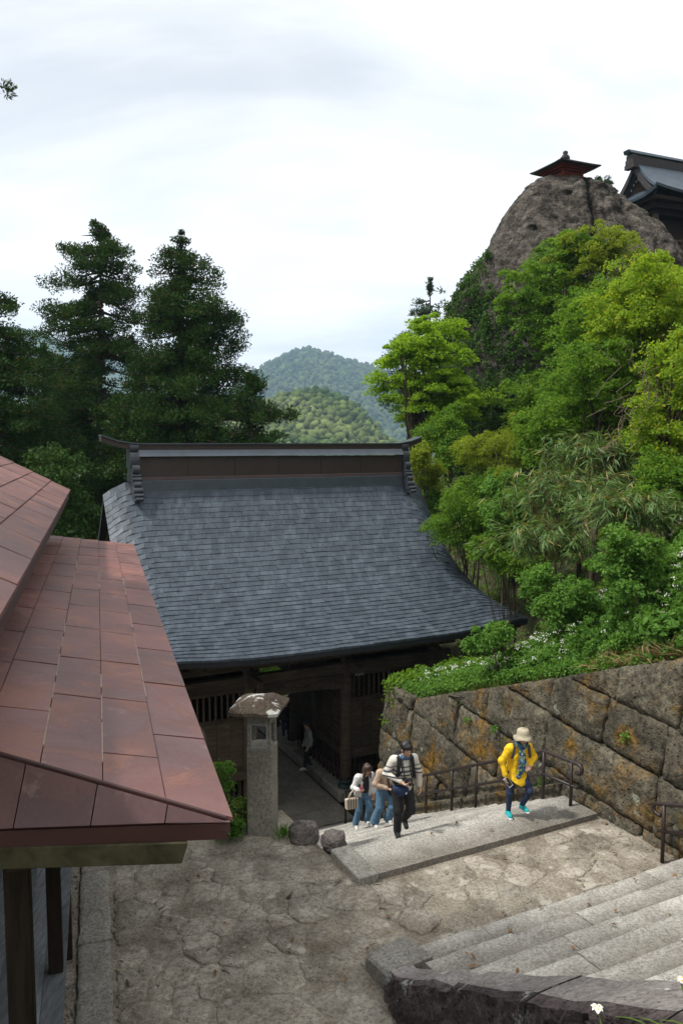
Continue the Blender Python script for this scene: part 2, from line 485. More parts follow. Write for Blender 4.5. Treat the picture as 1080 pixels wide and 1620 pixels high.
M['leaf_bright'] = leaf_mat('maple_leaf', (0.16, 0.29, 0.022), (0.27, 0.42, 0.035), 0.5)
M['leaf_mid'] = leaf_mat('mid_leaf', (0.055, 0.145, 0.020), (0.18, 0.30, 0.036), 0.48)
M['leaf_herb'] = leaf_mat('herb_leaf', (0.045, 0.125, 0.022), (0.17, 0.32, 0.06), 0.45)
M['leaf_olive'] = leaf_mat('olive_leaf', (0.15, 0.215, 0.022), (0.27, 0.34, 0.04), 0.48)
M['leaf_yellow'] = leaf_mat('yellow_green_leaf', (0.13, 0.24, 0.022), (0.28, 0.39, 0.04), 0.48, yellow=(0.42, 0.40, 0.03))
M['ivy'] = leaf_mat('ivy_leaf', (0.022, 0.065, 0.014), (0.085, 0.165, 0.03), 0.35)
M['leaf_dark'] = leaf_mat('dark_leaf', (0.025, 0.06, 0.015), (0.055, 0.105, 0.025), 0.3)
M['cedar'] = leaf_mat('cedar_needle', (0.010, 0.034, 0.008), (0.038, 0.082, 0.014), 0.22, yellow=(0.09, 0.065, 0.02))
M['spruce'] = leaf_mat('spruce_needle', (0.025, 0.05, 0.028), (0.05, 0.085, 0.045), 0.2)
M['sasa'] = leaf_mat('bamboo_grass_leaf', (0.065, 0.135, 0.035), (0.16, 0.25, 0.08), 0.3, rough=0.4, spec=0.3, yellow=(0.30, 0.24, 0.09))
M['grass'] = leaf_mat('grass_blade', (0.09, 0.17, 0.03), (0.17, 0.24, 0.05), 0.35, yellow=(0.28, 0.22, 0.08))
M['dry'] = leaf_mat('dry_stalk', (0.20, 0.14, 0.07), (0.30, 0.22, 0.11), 0.2)
M['petal'] = leaf_mat('white_petal', (0.72, 0.74, 0.70), (0.85, 0.86, 0.84), 0.3, tint=0.9)
M['bark'] = wood_mat('tree_bark', (0.035, 0.026, 0.02), (0.09, 0.07, 0.055), (6, 6, 1))
M['bark_l'] = wood_mat('pale_stem', (0.11, 0.085, 0.055), (0.20, 0.16, 0.11), (6, 6, 1))
rng = np.random.default_rng(7)
random.seed(7)

# ---------------------------------------------------------------- polygons and stones
def clip(poly, n, d):
    out = []
    for i in range(len(poly)):
        p, q = poly[i], poly[(i + 1) % len(poly)]
        a = p[0] * n[0] + p[1] * n[1] - d; b = q[0] * n[0] + q[1] * n[1] - d
        if a <= 0: out.append(p)
        if (a < 0 < b) or (b < 0 < a):
            t = a / (a - b); out.append((p[0] + t * (q[0] - p[0]), p[1] + t * (q[1] - p[1])))
    return out
def area(p):
    return abs(sum(p[i][0] * p[(i + 1) % len(p)][1] - p[(i + 1) % len(p)][0] * p[i][1] for i in range(len(p)))) / 2
def voronoi(pts, bound, scl=None):
    pts = np.asarray(pts); cells = []
    for i, p in enumerate(pts):
        d2 = ((pts - p) ** 2).sum(1); order = np.argsort(d2)[1:22]
        poly = list(bound)
        for j in order:
            q = pts[j]; n = q - p; mid = (p + q) / 2
            if scl is not None: mid = p + (q - p) * scl[i] / (scl[i] + scl[j])
            poly = clip(poly, n, float(n @ mid))
            if len(poly) < 3: break
        cells.append(poly if len(poly) >= 3 else None)
    return cells
def resample(poly, n, jit=0.0, rnd=0.0):
    p = np.array(poly, float); q = np.roll(p, -1, 0)
    L = np.linalg.norm(q - p, axis=1); tot = L.sum(); out = []
    cum = np.concatenate([[0], np.cumsum(L)])
    for k in range(n):
        s = tot * k / n; i = min(np.searchsorted(cum, s, 'right') - 1, len(p) - 1)
        t = (s - cum[i]) / max(L[i], 1e-9); out.append(p[i] + t * (q[i] - p[i]))
    out = np.array(out)
    for _ in range(int(rnd)): out = 0.5 * out + 0.25 * (np.roll(out, 1, 0) + np.roll(out, -1, 0))
    if jit: out += rng.normal(0, jit, out.shape)
    return out
def stone(name, poly, fmap, mat, parent, gap=0.015, depth=0.15, bulge=0.03, edge=0.03, n=16, rough=0.012, rnd=1, seed=0, kind=None, jit=0.006):
    """a stone with an irregular outline; fmap(a, b, d): d > 0 stands proud of the wall or floor"""
    o = resample(poly, n, jit, rnd)
    c = o.mean(0)
    r = np.linalg.norm(o - c, axis=1, keepdims=True)
    k = np.clip((r - gap) / np.maximum(r, 1e-6), 0.3, 1)
    o = c + (o - c) * k
    V = []; F = []
    def ring(sc_, d, nz):
        base = len(V)
        for a, b in c + (o - c) * sc_:
            V.append(fmap(a, b, d + nz * float(fbm(np.array([a * 4.0, b * 4.0, seed * 3.1]), 3, 5))))
        return base
    rm = float(r.mean())
    e = edge / max(rm, 0.05)
    rs = [ring(1.0, -depth, 0), ring(1.0, 0.0, rough * 0.3), ring(1 - e, bulge * 0.75, rough), ring(max(0.2, (1 - e) * 0.66), bulge, rough * 1.6), ring((1 - e) * 0.33, bulge, rough * 1.6)]
    for a, b in zip(rs[:-1], rs[1:]):
        for i in range(n):
            F.append((a + i, a + (i + 1) % n, b + (i + 1) % n, b + i))
    V.append(fmap(c[0], c[1], bulge + rough * 0.5)); ci = len(V) - 1
    for i in range(n): F.append((rs[-1] + i, rs[-1] + (i + 1) % n, ci))
    ob = mesh(name, V, F, mat, parent, True, kind)
    return ob

# ---------------------------------------------------------------- terrain
def ground(u, w):
    u = np.asarray(u, float); w = np.asarray(w, float)
    x = u * CA - w * SA; y = u * SA + w * CA
    base = np.interp(w, [-10, 9.6, 10.2, 19.6, 31, 60, 120], [-6.5, -6.5, -6.6, -11.05, -11.05, -21, -45])
    # the landing reaches further out beside the stairs
    t_l = np.clip((4.9 - u) / 0.7, 0, 1)
    basel = np.interp(w, [-10, 12.0, 13.0, 17, 19.6, 31, 60, 120], [-6.5, -6.5, -7.3, -10.6, -11.05, -11.05, -21, -45])
    base = base * (1 - t_l) + basel * t_l
    base = base - np.clip((-w + 0 * u) * 0, 0, 0) - np.where(w > 14, np.clip(-u - 2, 0, 60) * 0.22, 0)
    # bank under the viewpoint
    bank = -1.75 - 0.62 * np.clip(y, -3, 20)
    k = np.clip((x - 0.3) / 0.6, 0, 1) * np.clip((4.15 - u) / 0.15, 0, 1)
    base = np.where(k > 0, np.maximum(base, base + (np.maximum(bank, base) - base) * k), base)
    # the hill above the retaining wall
    T = np.interp(w, [-6, 8.9, 16.2, 17.72, 17.9, 120], [2.8, -3.5, -6.25, -6.3, -11.1, -12])
    s1 = np.interp(w, [0, 11, 13.5, 15.5, 17.7, 25, 40], [0.75, 0.75, 0.40, 0.12, 0.04, 0.0, 0.1])
    h = np.clip(u - 10.6, 0, None)
    hill = T + s1 * np.minimum(h, 5) + 0.95 * np.clip(h - 5, 0, 16) + 0.25 * np.clip(h - 21, 0, 60)
    hill = hill - np.clip(w - 38, 0, 100) * 0.9
    t = np.clip((u - 10.05) / 0.25, 0, 1)
    z = base * (1 - t) + hill * t
    z = z + np.where(u > 10.6, 0.18 * fbm(np.stack([u * 0.7, w * 0.7, 0 * u], -1), 4, 3), 0.0)
    return z
us = np.unique(np.concatenate([np.arange(-45, -6, 1.5), np.arange(-6, 9.8, 0.35), [10.0, 10.1, 10.2, 10.3, 10.4, 10.6], np.arange(10.9, 32, 0.4), np.arange(32, 75, 2.0)]))
ws = np.unique(np.concatenate([np.arange(-12, 0, 0.8), np.arange(0, 32, 0.3), np.arange(32, 60, 1.0), np.arange(60, 121, 3.0)]))
UU, WW = np.meshgrid(us, ws, indexing='ij')
ZZ = ground(UU, WW)
V = np.stack([UU * CA - WW * SA, UU * SA + WW * CA, ZZ], -1).reshape(-1, 3)
nu, nw = UU.shape
ii = (np.arange(nu - 1)[:, None] * nw + np.arange(nw - 1)[None, :]).ravel()
F = np.stack([ii, ii + nw, ii + nw + 1, ii + 1], -1)
# colour: bare soil by the landing, dark leafy ground on the hill
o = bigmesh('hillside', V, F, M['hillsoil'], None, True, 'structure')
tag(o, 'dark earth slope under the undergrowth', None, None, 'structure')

# the sheet of ground to the horizon
S = 9000
mesh('valley_ground', [(-S, -S, -46.5), (S, -S, -46.5), (S, S, -46.5), (-S, S, -46.5)], [(0, 1, 2, 3)], M['leaf_dark'], None, False, 'structure')

# ---------------------------------------------------------------- far hills
def forest_mat(name, a, bcol, c3):
    m, t, b, _ = newmat(name)
    v = coords(t, rnd=False)
    r = objrand(t)
    n = noise(t, v, 0.012, 6, 0.6)
    n2 = noise(t, v, 0.004, 3, 0.6)
    n3 = noise(t, v, 0.06, 5, 0.7)
    c = mixc(t, ramp(t, n, [(0.35, 0), (0.65, 1)]), a, bcol)
    c = mixc(t, ramp(t, n2, [(0.52, 0), (0.62, 0.9)]), c, c3)
    c = mixc(t, 0.9, c, ramp(t, r, [(0.0, 0.62), (0.5, 1.0), (1.0, 1.35)]), 'MULTIPLY')
    c = mixc(t, 0.9, c, ramp(t, n3, [(0.3, 0.45), (0.7, 1.55)]), 'MULTIPLY')
    t.links.new(c, b.inputs['Base Color'])
    b.inputs['Roughness'].default_value = 1.0; b.inputs['Specular IOR Level'].default_value = 0.05
    return m
M['forest'] = forest_mat('spring_forest', (0.06, 0.095, 0.022), (0.125, 0.15, 0.05), (0.03, 0.062, 0.018))
M['forest2'] = forest_mat('mountain_forest', (0.04, 0.068, 0.02), (0.085, 0.105, 0.034), (0.026, 0.046, 0.018))
ICO_V = None
def icosphere():
    bm_v = []; t = (1 + 5 ** 0.5) / 2
    v = [(-1, t, 0), (1, t, 0), (-1, -t, 0), (1, -t, 0), (0, -1, t), (0, 1, t), (0, -1, -t), (0, 1, -t), (t, 0, -1), (t, 0, 1), (-t, 0, -1), (-t, 0, 1)]
    f = [(0, 11, 5), (0, 5, 1), (0, 1, 7), (0, 7, 10), (0, 10, 11), (1, 5, 9), (5, 11, 4), (11, 10, 2), (10, 7, 6), (7, 1, 8), (3, 9, 4), (3, 4, 2), (3, 2, 6), (3, 6, 8), (3, 8, 9), (4, 9, 5), (2, 4, 11), (6, 2, 10), (8, 6, 7), (9, 8, 1)]
    v = [np.array(x) / np.linalg.norm(x) for x in v]
    cache = {}; f2 = []
    def mid(a, b):
        k = (min(a, b), max(a, b))
        if k not in cache:
            m = v[a] + v[b]; v.append(m / np.linalg.norm(m)); cache[k] = len(v) - 1
        return cache[k]
    for a, b, c in f:
        x, y, z = mid(a, b), mid(b, c), mid(c, a)
        f2 += [(a, x, z), (b, y, x), (c, z, y), (x, y, z)]
    return np.array(v), np.array(f2)
ICO_V, ICO_F = icosphere()
ICO_V = ICO_V[:12]
ICO_F = np.array([(0, 11, 5), (0, 5, 1), (0, 1, 7), (0, 7, 10), (0, 10, 11), (1, 5, 9), (5, 11, 4), (11, 10, 2), (10, 7, 6), (7, 1, 8), (3, 9, 4), (3, 4, 2), (3, 2, 6), (3, 6, 8), (3, 8, 9), (4, 9, 5), (2, 4, 11), (6, 2, 10), (8, 6, 7), (9, 8, 1)])
def hill(name, label, D, prof, y0, depth, step, mat, nz, seed, trees=0, tr=(3, 6), kind='structure'):
    """a ridge whose skyline runs through prof = [(px, py)], falling towards and away from the viewer"""
    px = np.array([p[0] for p in prof], float); py = np.array([p[1] for p in prof], float)
    Xs = np.array([P(a, b, D)[0] for a, b in prof]); Zs = np.array([P(a, b, D)[2] for a, b in prof])
    xs = np.arange(Xs[0], Xs[-1], step); ys = np.arange(-1, 1.0001, step / depth)
    # smooth skyline
    zz = np.interp(xs, Xs, Zs); k = max(3, int(0.016 * len(xs))) | 1
    zz = np.convolve(np.pad(zz, k // 2, 'edge'), np.ones(k) / k, 'valid')
    X, T = np.meshgrid(xs, ys, indexing='ij')
    ZT = np.repeat(zz[:, None], len(ys), 1)
    fall = 1 - np.abs(T) ** 1.25
    spur = fbm(np.stack([X / (0.35 * depth), T * 1.6, 0 * X + seed], -1), 5, seed)
    Z = -46 + (ZT + 46) * np.clip(fall + spur * 0.34 * np.abs(T) ** 0.8 * (1 - np.abs(T)), 0, 1.05)
    Z = Z + nz * fbm(np.stack([X / (nz * 3.0), T * depth / (nz * 3.0), 0 * X], -1), 4, seed + 9)
    V = np.stack([X, D + T * depth, Z], -1).reshape(-1, 3)
    a, b = X.shape
    ii = (np.arange(a - 1)[:, None] * b + np.arange(b - 1)[None, :]).ravel()
    F = np.stack([ii, ii + b, ii + b + 1, ii + 1], -1)
    o = bigmesh(name, V, F, mat, None, True, kind)
    tag(o, label)
    if trees:
        m = (T < 0.12)
        idx = np.flatnonzero(m.ravel())
        ratio = np.abs(V[:, 0] / V[:, 1]) < 0.47
        idx = idx[ratio[idx]]
        pick = rng.choice(idx, min(trees, len(idx)), replace=False)
        c = V[pick] + rng.uniform(-step * 0.5, step * 0.5, (len(pick), 3)) * (1, 1, 0)
        r = rng.uniform(tr[0], tr[1], len(pick))
        sq = rng.uniform(0.8, 1.35, len(pick))
        base = ICO_V[None] * (1 + 0.22 * rng.normal(0, 1, (len(pick), len(ICO_V), 1)))
        VV = c[:, None, :] + base * (r[:, None, None] * np.stack([np.ones_like(sq), np.ones_like(sq), sq], -1)[:, None, :])
        VV[:, :, 2] += (r * 0.55)[:, None]
        FF = (ICO_F[None] + (np.arange(len(pick)) * len(ICO_V))[:, None, None]).reshape(-1, 3)
        f = bigmesh('forest', VV.reshape(-1, 3), FF, mat, None, True, 'stuff')
        tag(f, 'broadleaved forest covering ' + label, None, None, 'stuff')
    return o
hill('wooded_hill', 'the nearer round green hill beyond the gate', 620, [(-500, 690), (-150, 672), (60, 660), (240, 640), (330, 650), (400, 652), (440, 630), (490, 619), (530, 627), (570, 652), (600, 690), (680, 740), (900, 800), (1500, 840)], 0, 260, 5.0, M['forest'], 3.0, 4, 15000, (1.5, 3.4))
hill('mountain', 'the far blue pointed mountain', 2300, [(-900, 640), (-200, 640), (200, 650), (330, 640), (398, 603), (430, 575), (470, 556), (492, 555), (525, 563), (560, 577), (600, 588), (700, 610), (1000, 640), (1700, 700)], 0, 900, 16.0, M['forest2'], 10.0, 11, 8000, (4, 9))
hill('mountain', 'the farthest blue ridge', 2900, [(-1400, 560), (-300, 505), (-60, 510), (20, 519), (60, 522), (120, 545), (240, 580), (420, 640), (800, 690), (1800, 720)], 0, 950, 26.0, M['forest2'], 16.0, 21)

# ---------------------------------------------------------------- haze
hz = MB().box8([(-4300, -60, -47.8), (4300, -60, -47.8), (4300, 4000, -47.8), (-4300, 4000, -47.8), (-4300, -60, 500), (4300, -60, 500), (4300, 4000, 500), (-4300, 4000, 500)])
hm = bpy.data.materials.new('air_haze'); hm.use_nodes = True
ht = hm.node_tree; ht.nodes.clear()
ho = ht.nodes.new('ShaderNodeOutputMaterial'); hv = ht.nodes.new('ShaderNodeVolumePrincipled')
hv.inputs['Color'].default_value = (0.50, 0.74, 1.0, 1); hv.inputs['Density'].default_value = 0.00020; hv.inputs['Anisotropy'].default_value = 0.0
ht.links.new(hv.outputs[0], ho.inputs['Volume'])
o = hz.build('haze', hm, None, False, 0, 'stuff')
tag(o, 'thin blue haze over the valley', None, None, 'stuff')

# ---------------------------------------------------------------- landing with flagstones
land_poly = [(-1.2, 5.6), (4.3, 5.6), (4.3, 8.0), (9.8, 7.7), (9.8, 9.6), (5.15, 9.6), (5.0, 11.9), (-1.2, 11.9)]
zl = Z_L - 0.014
V = [G(u, w, zl) for u, w in [(-6, 3.5), (4.35, 3.5), (4.35, 7.6), (9.95, 7.6), (9.95, 9.7), (5.1, 9.7), (5.0, 12.3), (-6, 12.3)]]
V += [G(u, w, zl - 0.3) for u, w in [(-6, 3.5), (4.35, 3.5), (4.35, 7.6), (9.95, 7.6), (9.95, 9.7), (5.1, 9.7), (5.0, 12.3), (-6, 12.3)]]
F = [(0, 1, 2, 3, 4, 5, 6, 7)] + [(i, i + 8, (i + 1) % 8 + 8, (i + 1) % 8) for i in range(8)]
landing = mesh('landing', V, F, M['joint'], None, False, 'structure')
tag(landing, 'stone paved landing between the two flights of steps')
def inside(u, w):
    x, y, _ = G(u, w, 0)
    # the kerb strip bounds the paving towards the hall
    p = (x - A0[0]) * PX_ + (y - A0[1]) * PY_
    if p < -0.6: return False
    if 5.6 < w < 7.6: return u < 4.15
    if 7.6 <= w < 9.55: return u < 9.75
    if 9.55 <= w < 11.6: return u < 4.95
    return False
pts = []; rad = []
tries = 0
while tries < 9000 and len(pts) < 175:
    tries += 1
    u, w = rng.uniform(-2.5, 9.8), rng.uniform(5.5, 11.7)
    if not inside(u, w): continue
    r = rng.choice([0.17, 0.26, 0.38, 0.52, 0.66], p=[0.25, 0.27, 0.26, 0.14, 0.08])
    if all((u - a) ** 2 + (w - b) ** 2 > ((r + c) * 0.78) ** 2 for (a, b), c in zip(pts, rad)):
        pts.append((u, w)); rad.append(r)
bound = [(-3, 5.3), (10, 5.3), (10, 11.9), (-3, 11.9)]
cells = voronoi(pts, bound, rad)
for i, c in enumerate(cells):
    if c is None: continue
    cu, cw = pts[i]
    # clip to the landing outline
    if cu < 4.3 and cw < 7.65: c = clip(c, (1, 0), 4.2)
    if 7.6 <= cw < 9.6 or cw < 9.58: c = clip(c, (0, 1), 9.56 if cu > 4.9 else 99)
    if cw >= 9.58 or cu < 4.9:
        if cw > 9.4: c = clip(c, (1, 0), 5.0)
    if cu > 4.3: c = clip(c, (0, -1), -7.8)
    c = clip(c, (1, 0), 9.72)
    c = clip(c, (0, 1), 11.75)
    # kerb line: p >= -1.40
    nu_, nw_ = (CA * PX_ + SA * PY_), (-SA * PX_ + CA * PY_)
    c = clip(c, (-nu_, -nw_), -(-0.60 + A0[0] * PX_ + A0[1] * PY_))
    if len(c) < 3 or area(c) < 0.02: continue
    dz = rng.normal(0, 0.008)
    stone('flagstone', c, lambda a, b, d, dz=dz: G(a, b, Z_L - 0.020 + dz + d), M['flag'], landing, gap=rng.uniform(0.003, 0.014), depth=0.06, bulge=0.016, edge=0.012, n=26, rough=0.016, rnd=(i % 2), seed=i, jit=0.014)

# dressed kerb strip and gravel beside the hall
kerb = empty('kerb_strip', HA(3, -0.84, Z_L), 'long dressed stone kerb beside the hall', None, None, 'structure')
e = -0.6
while e < 8.2:
    L = rng.uniform(1.2, 1.9)
    poly = [(e, -1.04), (e + L, -1.04), (e + L, -0.64), (e, -0.64)]
    stone('kerb_stone', poly, lambda a, b, d: HA(a, b, Z_L + 0.02 + d), M['kerb'], kerb, gap=0.008, depth=0.25, bulge=0.02, edge=0.03, n=40, rough=0.015, rnd=0, seed=e, jit=0.008)
    e += L
V = [HA(-1, -2.4, Z_L - 0.02), HA(-1, -1.0, Z_L - 0.02), HA(9, -1.0, Z_L - 0.02), HA(9, -2.4, Z_L - 0.02)]
dr = mesh('gravel_bed', V, [(0, 1, 2, 3)], M['soil'], None, False, 'structure'); tag(dr, 'dark gravel strip between hall and kerb')
n = 2600
gv = np.array([HA(a, b, Z_L - 0.015) for a, b in zip(rng.uniform(-0.5, 8, n), rng.uniform(-1.7, -1.06, n))])
r = rng.uniform(0.012, 0.035, n)
v12 = ICO_V[:12] if len(ICO_V) > 12 else ICO_V
OCT = np.array([(1, 0, 0), (0, 1, 0), (-1, 0, 0), (0, -1, 0), (0, 0, 1)], float)
OF = np.array([(0, 1, 4), (1, 2, 4), (2, 3, 4), (3, 0, 4)])
VV = gv[:, None] + OCT[None] * r[:, None, None] * rng.uniform(0.5, 1.2, (n, 5, 3))
bigmesh('gravel', VV.reshape(-1, 3), (OF[None] + (np.arange(n) * 5)[:, None, None]).reshape(-1, 3), M['gravel'], None, False, 'stuff')['label'] = 'small grey gravel beside the hall'

# ---------------------------------------------------------------- stairs
def slab(mb, u0, u1, w0, w1, z0, z1, seed, nu=10):
    """worn slab: top and front edge wander a little"""
    V = []; F = []
    for i in range(nu + 1):
        u = u0 + (u1 - u0) * i / nu
        j1 = 0.018 * float(fbm(np.array([u * 2.2, seed * 1.7, 0.3]), 3, 2)); j2 = 0.012 * float(fbm(np.array([u * 1.7, seed * 2.1, 4.3]), 3, 3))
        wear = 0.012
        V += [G(u, w0, z0), G(u, w1 + j1 - 0.012, z0), G(u, w1 + j1, z1 - 0.045 + j2), G(u, w1 - 0.05 + j1, z1 - wear * 0.3 + j2), G(u, w0, z1 + j2 * 0.5 + 0.012)]
    k = 5
    for i in range(nu):
        for j in range(k):
            a = i * k + j; b = i * k + (j + 1) % k
            F.append((a, a + k, b + k, b))
    F.append(tuple(range(k))); F.append(tuple(nu * k + j for j in range(k - 1, -1, -1)))
    mb.add(V, F)
    mb.W = getattr(mb, 'W', []) + [0.7, 1.0, 1.0, 1.0, 0.0] * (nu + 1)
def wear(o, mb):
    a = o.data.attributes.new('wear', 'FLOAT', 'POINT'); a.data.foreach_set('value', np.array(mb.W, np.float32))
lower = mesh('lower_stairs', [G(5.2, 9.65, -6.45), G(9.6, 9.65, -6.45), G(9.6, 19.8, -11.2), G(5.2, 19.8, -11.2), G(5.2, 9.65, -12), G(9.6, 9.65, -12), G(9.6, 19.8, -12), G(5.2, 19.8, -12)],
             [(0, 1, 2, 3), (4, 7, 6, 5), (0, 4, 5, 1), (1, 5, 6, 2), (2, 6, 7, 3), (3, 7, 4, 0)], M['joint'], None, False, 'structure')
tag(lower, 'long flight of granite steps descending to the gate')
# top slab of the lower flight, proud of the landing
us_ = [5.42, 6.9, 8.3, 9.62]
for a, b in zip(us_[:-1], us_[1:]):
    m = MB(); slab(m, a + 0.004, b - 0.004, 9.62, STEP0 + 0.02, Z_L - 0.3, Z_L + TOPS, a); wear(m.build('step_slab', M['step'], lower), m)
for s in range(NSTEP):
    w0 = STEP0 + s * RUN; z1 = Z_L + TOPS - RISE * (s + 1)
    cut = sorted([5.3 + (0 if s > 2 else 0.12)] + list(5.3 + 4.3 * (np.array([1, 2]) / 3 + rng.uniform(-0.1, 0.1, 2))) + [9.62])
    for a, b in zip(cut[:-1], cut[1:]):
        m = MB(); slab(m, a + 0.003, b - 0.003, w0 - 0.02, w0 + RUN + 0.025, z1 - 0.24, z1 + rng.normal(0, 0.004), s * 7 + a, 8); wear(m.build('step_slab', M['step'], lower), m)
# edging stones on the open side of the flight
for k, (a, b) in enumerate([(9.58, 10.5), (10.52, 11.3), (11.32, 12.2), (12.22, 13.2), (13.2, 14.3)]):
    zt = Z_L + 0.12 - (0 if k == 0 else (a + 0.4 - STEP0) * 0.5 * 0.96)
    m = MB(); m.box8([G(5.06, a, zt - 0.5), G(5.4, a, zt - 0.5), G(5.4, b, zt - 0.9), G(5.06, b, zt - 0.9), G(5.06, a, zt), G(5.4, a, zt), G(5.4, b, zt - (0.0 if k == 0 else 0.4)), G(5.06, b, zt - (0.0 if k == 0 else 0.4))])
    m.build('edging_stone', M['kerb'], lower, False, 0.015)
upper = mesh('upper_stairs', [G(4.7, UP0 - 0.05, -6.5), G(9.7, UP0 - 0.05, -6.5), G(9.7, -3, -2.75), G(4.7, -3, -2.75), G(4.7, UP0 - 0.05, -7), G(9.7, UP0 - 0.05, -7), G(9.7, -3, -7), G(4.7, -3, -7)],
             [(0, 1, 2, 3), (4, 7, 6, 5), (0, 4, 5, 1), (1, 5, 6, 2), (2, 6, 7, 3), (3, 7, 4, 0)], M['joint'], None, False, 'structure')
tag(upper, 'pale granite steps climbing towards the viewer')
for s in range(17):
    z1 = Z_L + URISE * (s + 1); w1 = UP0 - s * URUN
    cut = sorted([4.78 if s < 2 else 4.66] + list(4.98 + 4.7 * (np.array([1, 2, 3]) / 4 + rng.uniform(-0.08, 0.08, 3))) + [9.7])
    for a, b in zip(cut[:-1], cut[1:]):
        m = MB(); slab(m, a + 0.003, b - 0.003, w1 - URUN - 0.03, w1 + rng.normal(0, 0.014), z1 - 0.22, z1 + rng.normal(0, 0.008), s * 5 + a, 12); wear(m.build('step_slab', M['step'], upper), m)

# the gate forecourt and the path through the gate
path = mesh('path', [G(-4, 19.6, -10.86), G(10.3, 19.6, -10.86), G(10.3, 33, -10.86), G(-4, 33, -10.86)], [(0, 1, 2, 3)], M['joint'], None, False, 'structure')
tag(path, 'shaded stone path running through the gate')
w = 19.62
row = 0
while w < 32.5:
    L = rng.uniform(0.7, 1.15)
    cut = [3.0] + list(np.arange(4.2, 10.2, 1.35) + rng.uniform(-0.3, 0.3, len(np.arange(4.2, 10.2, 1.35)))) + [10.25]
    for a, b in zip(cut[:-1], cut[1:]):
        MB().gbox(a + 0.006, b - 0.006, w + 0.006, w + L - 0.006, -10.9, Z_F + rng.normal(0, 0.004)).build('paving_slab', M['pave'], path)
    w += L

# ---------------------------------------------------------------- retaining wall
wall = empty('retaining_wall', G(9.75, 14, -9), 'massive lichen-stained retaining wall of rough stone blocks along the steps', 'retaining wall')
def stz(w):
    if w < UP0: return Z_L + (UP0 - w) * 0.302
    if w < STEP0: return Z_L
    return max(Z_F, Z_L + TOPS - (w - STEP0) * 0.5)
def wallpt(w, z, d):
    return G(9.78 + 0.13 * max(0, (z - stz(w))) - d, w, z)
body = MB()
wsamp = list(np.arange(4.0, 17.7, 0.5)) + [17.8]
V = []; F = []
for w in wsamp:
    zb = stz(w) - 0.6; zt = wall_top(w)
    for k in range(7):
        z = zb + (zt - 0.02 - zb) * k / 6
        V.append(wallpt(w, z, -0.06))
    V.append(G(10.75, w, zt - 0.03)); V.append(G(10.75, w, zb))
for i in range(len(wsamp) - 1):
    for k in range(8):
        F.append((i * 9 + k, i * 9 + k + 1, i * 9 + k + 10, i * 9 + k + 9))
F.append(tuple((len(wsamp) - 1) * 9 + k for k in range(9))); F.append(tuple(range(8, -1, -1)))
mesh('wall_core', V, F, M['wallback'], wall)
# stones laid on a slant, course by course
def wall_clip(poly, zone):
    if zone == 'far':
        poly = clip(poly, (-1, 0), -16.2); poly = clip(poly, (1, 0), 17.8); poly = clip(poly, (0, 1), -6.25) if len(poly) > 2 else poly
    else:
        poly = clip(poly, (1, 0), 16.2)
        if len(poly) > 2: poly = clip(poly, (-1, 0), -4.6)
        if len(poly) > 2: # top line (8.9,-3.5)-(16.2,-6.25)
            k = -2.75 / 7.3; poly = clip(poly, (-k, 1), -3.5 - k * 8.9)
        if len(poly) > 2: poly = clip(poly, (0, 1), -2.0)
    if len(poly) > 2:
        poly = clip(poly, (-0.5, -1), 11.5)   # below the steps: 0.5 w + z > -11.5 keeps what can be seen
    return poly
ang = math.radians(4)
ca, sa = math.cos(ang), math.sin(ang)
hgt = 0.0
sd = 0
b0 = -9.0
while b0 < 7.0:
    h = rng.uniform(0.80, 1.05)
    a0 = -2 + rng.uniform(0, 1.2)
    while a0 < 26:
        L = rng.uniform(1.0, 2.1)
        lean = rng.uniform(-0.14, 0.14)
        rect = [(a0, b0), (a0 + L, b0 + rng.normal(0, 0.03)), (a0 + L + lean, b0 + h), (a0 + lean * 0.6, b0 + h + rng.normal(0, 0.02))]
        # rotate about (12.5, -8)
        pol = [(12.5 + (a - 12.5) * ca - (b) * sa, -8 + (a - 12.5) * sa + b * ca) for a, b in rect]
        for zone in ('near', 'far'):
            c = wall_clip(list(pol), zone)
            if len(c) > 2 and area(c) > 0.05:
                sd += 1
                stone('wall_block', c, wallpt, M['wallstone'], wall, gap=rng.uniform(0.006, 0.02), depth=0.12, bulge=rng.uniform(0.03, 0.10), edge=0.02, n=44, rough=0.06, rnd=0, seed=sd, jit=0.009)
        a0 += L
    b0 += h
# far end face of the wall, towards the gate
for k, z in enumerate(np.arange(-10.9, -6.4, 0.8)):
    MB().gbox(9.80 + 0.13 * (z + 10.8) + 0.03, 10.9, 17.76, 17.92, z + 0.01, min(z + 0.79, -6.27)).build('end_block', M['wallstone'], wall, False, 0.02)
# low kerb course at the foot of the wall along the steps
for s in range(5):
    w0 = 10.6 + s * 1.25
    MB().box8([G(9.64, w0, stz(w0) - 0.4), G(9.84, w0, stz(w0) - 0.4), G(9.84, w0 + 1.23, stz(w0 + 1.23) - 0.4), G(9.64, w0 + 1.23, stz(w0 + 1.23) - 0.4),
               G(9.64, w0, stz(w0) + 0.22), G(9.84, w0, stz(w0) + 0.22), G(9.84, w0 + 1.23, stz(w0 + 1.23) + 0.22), G(9.64, w0 + 1.23, stz(w0 + 1.23) + 0.22)]).build('foot_kerb', M['wallstone'], wall, False, 0.02)

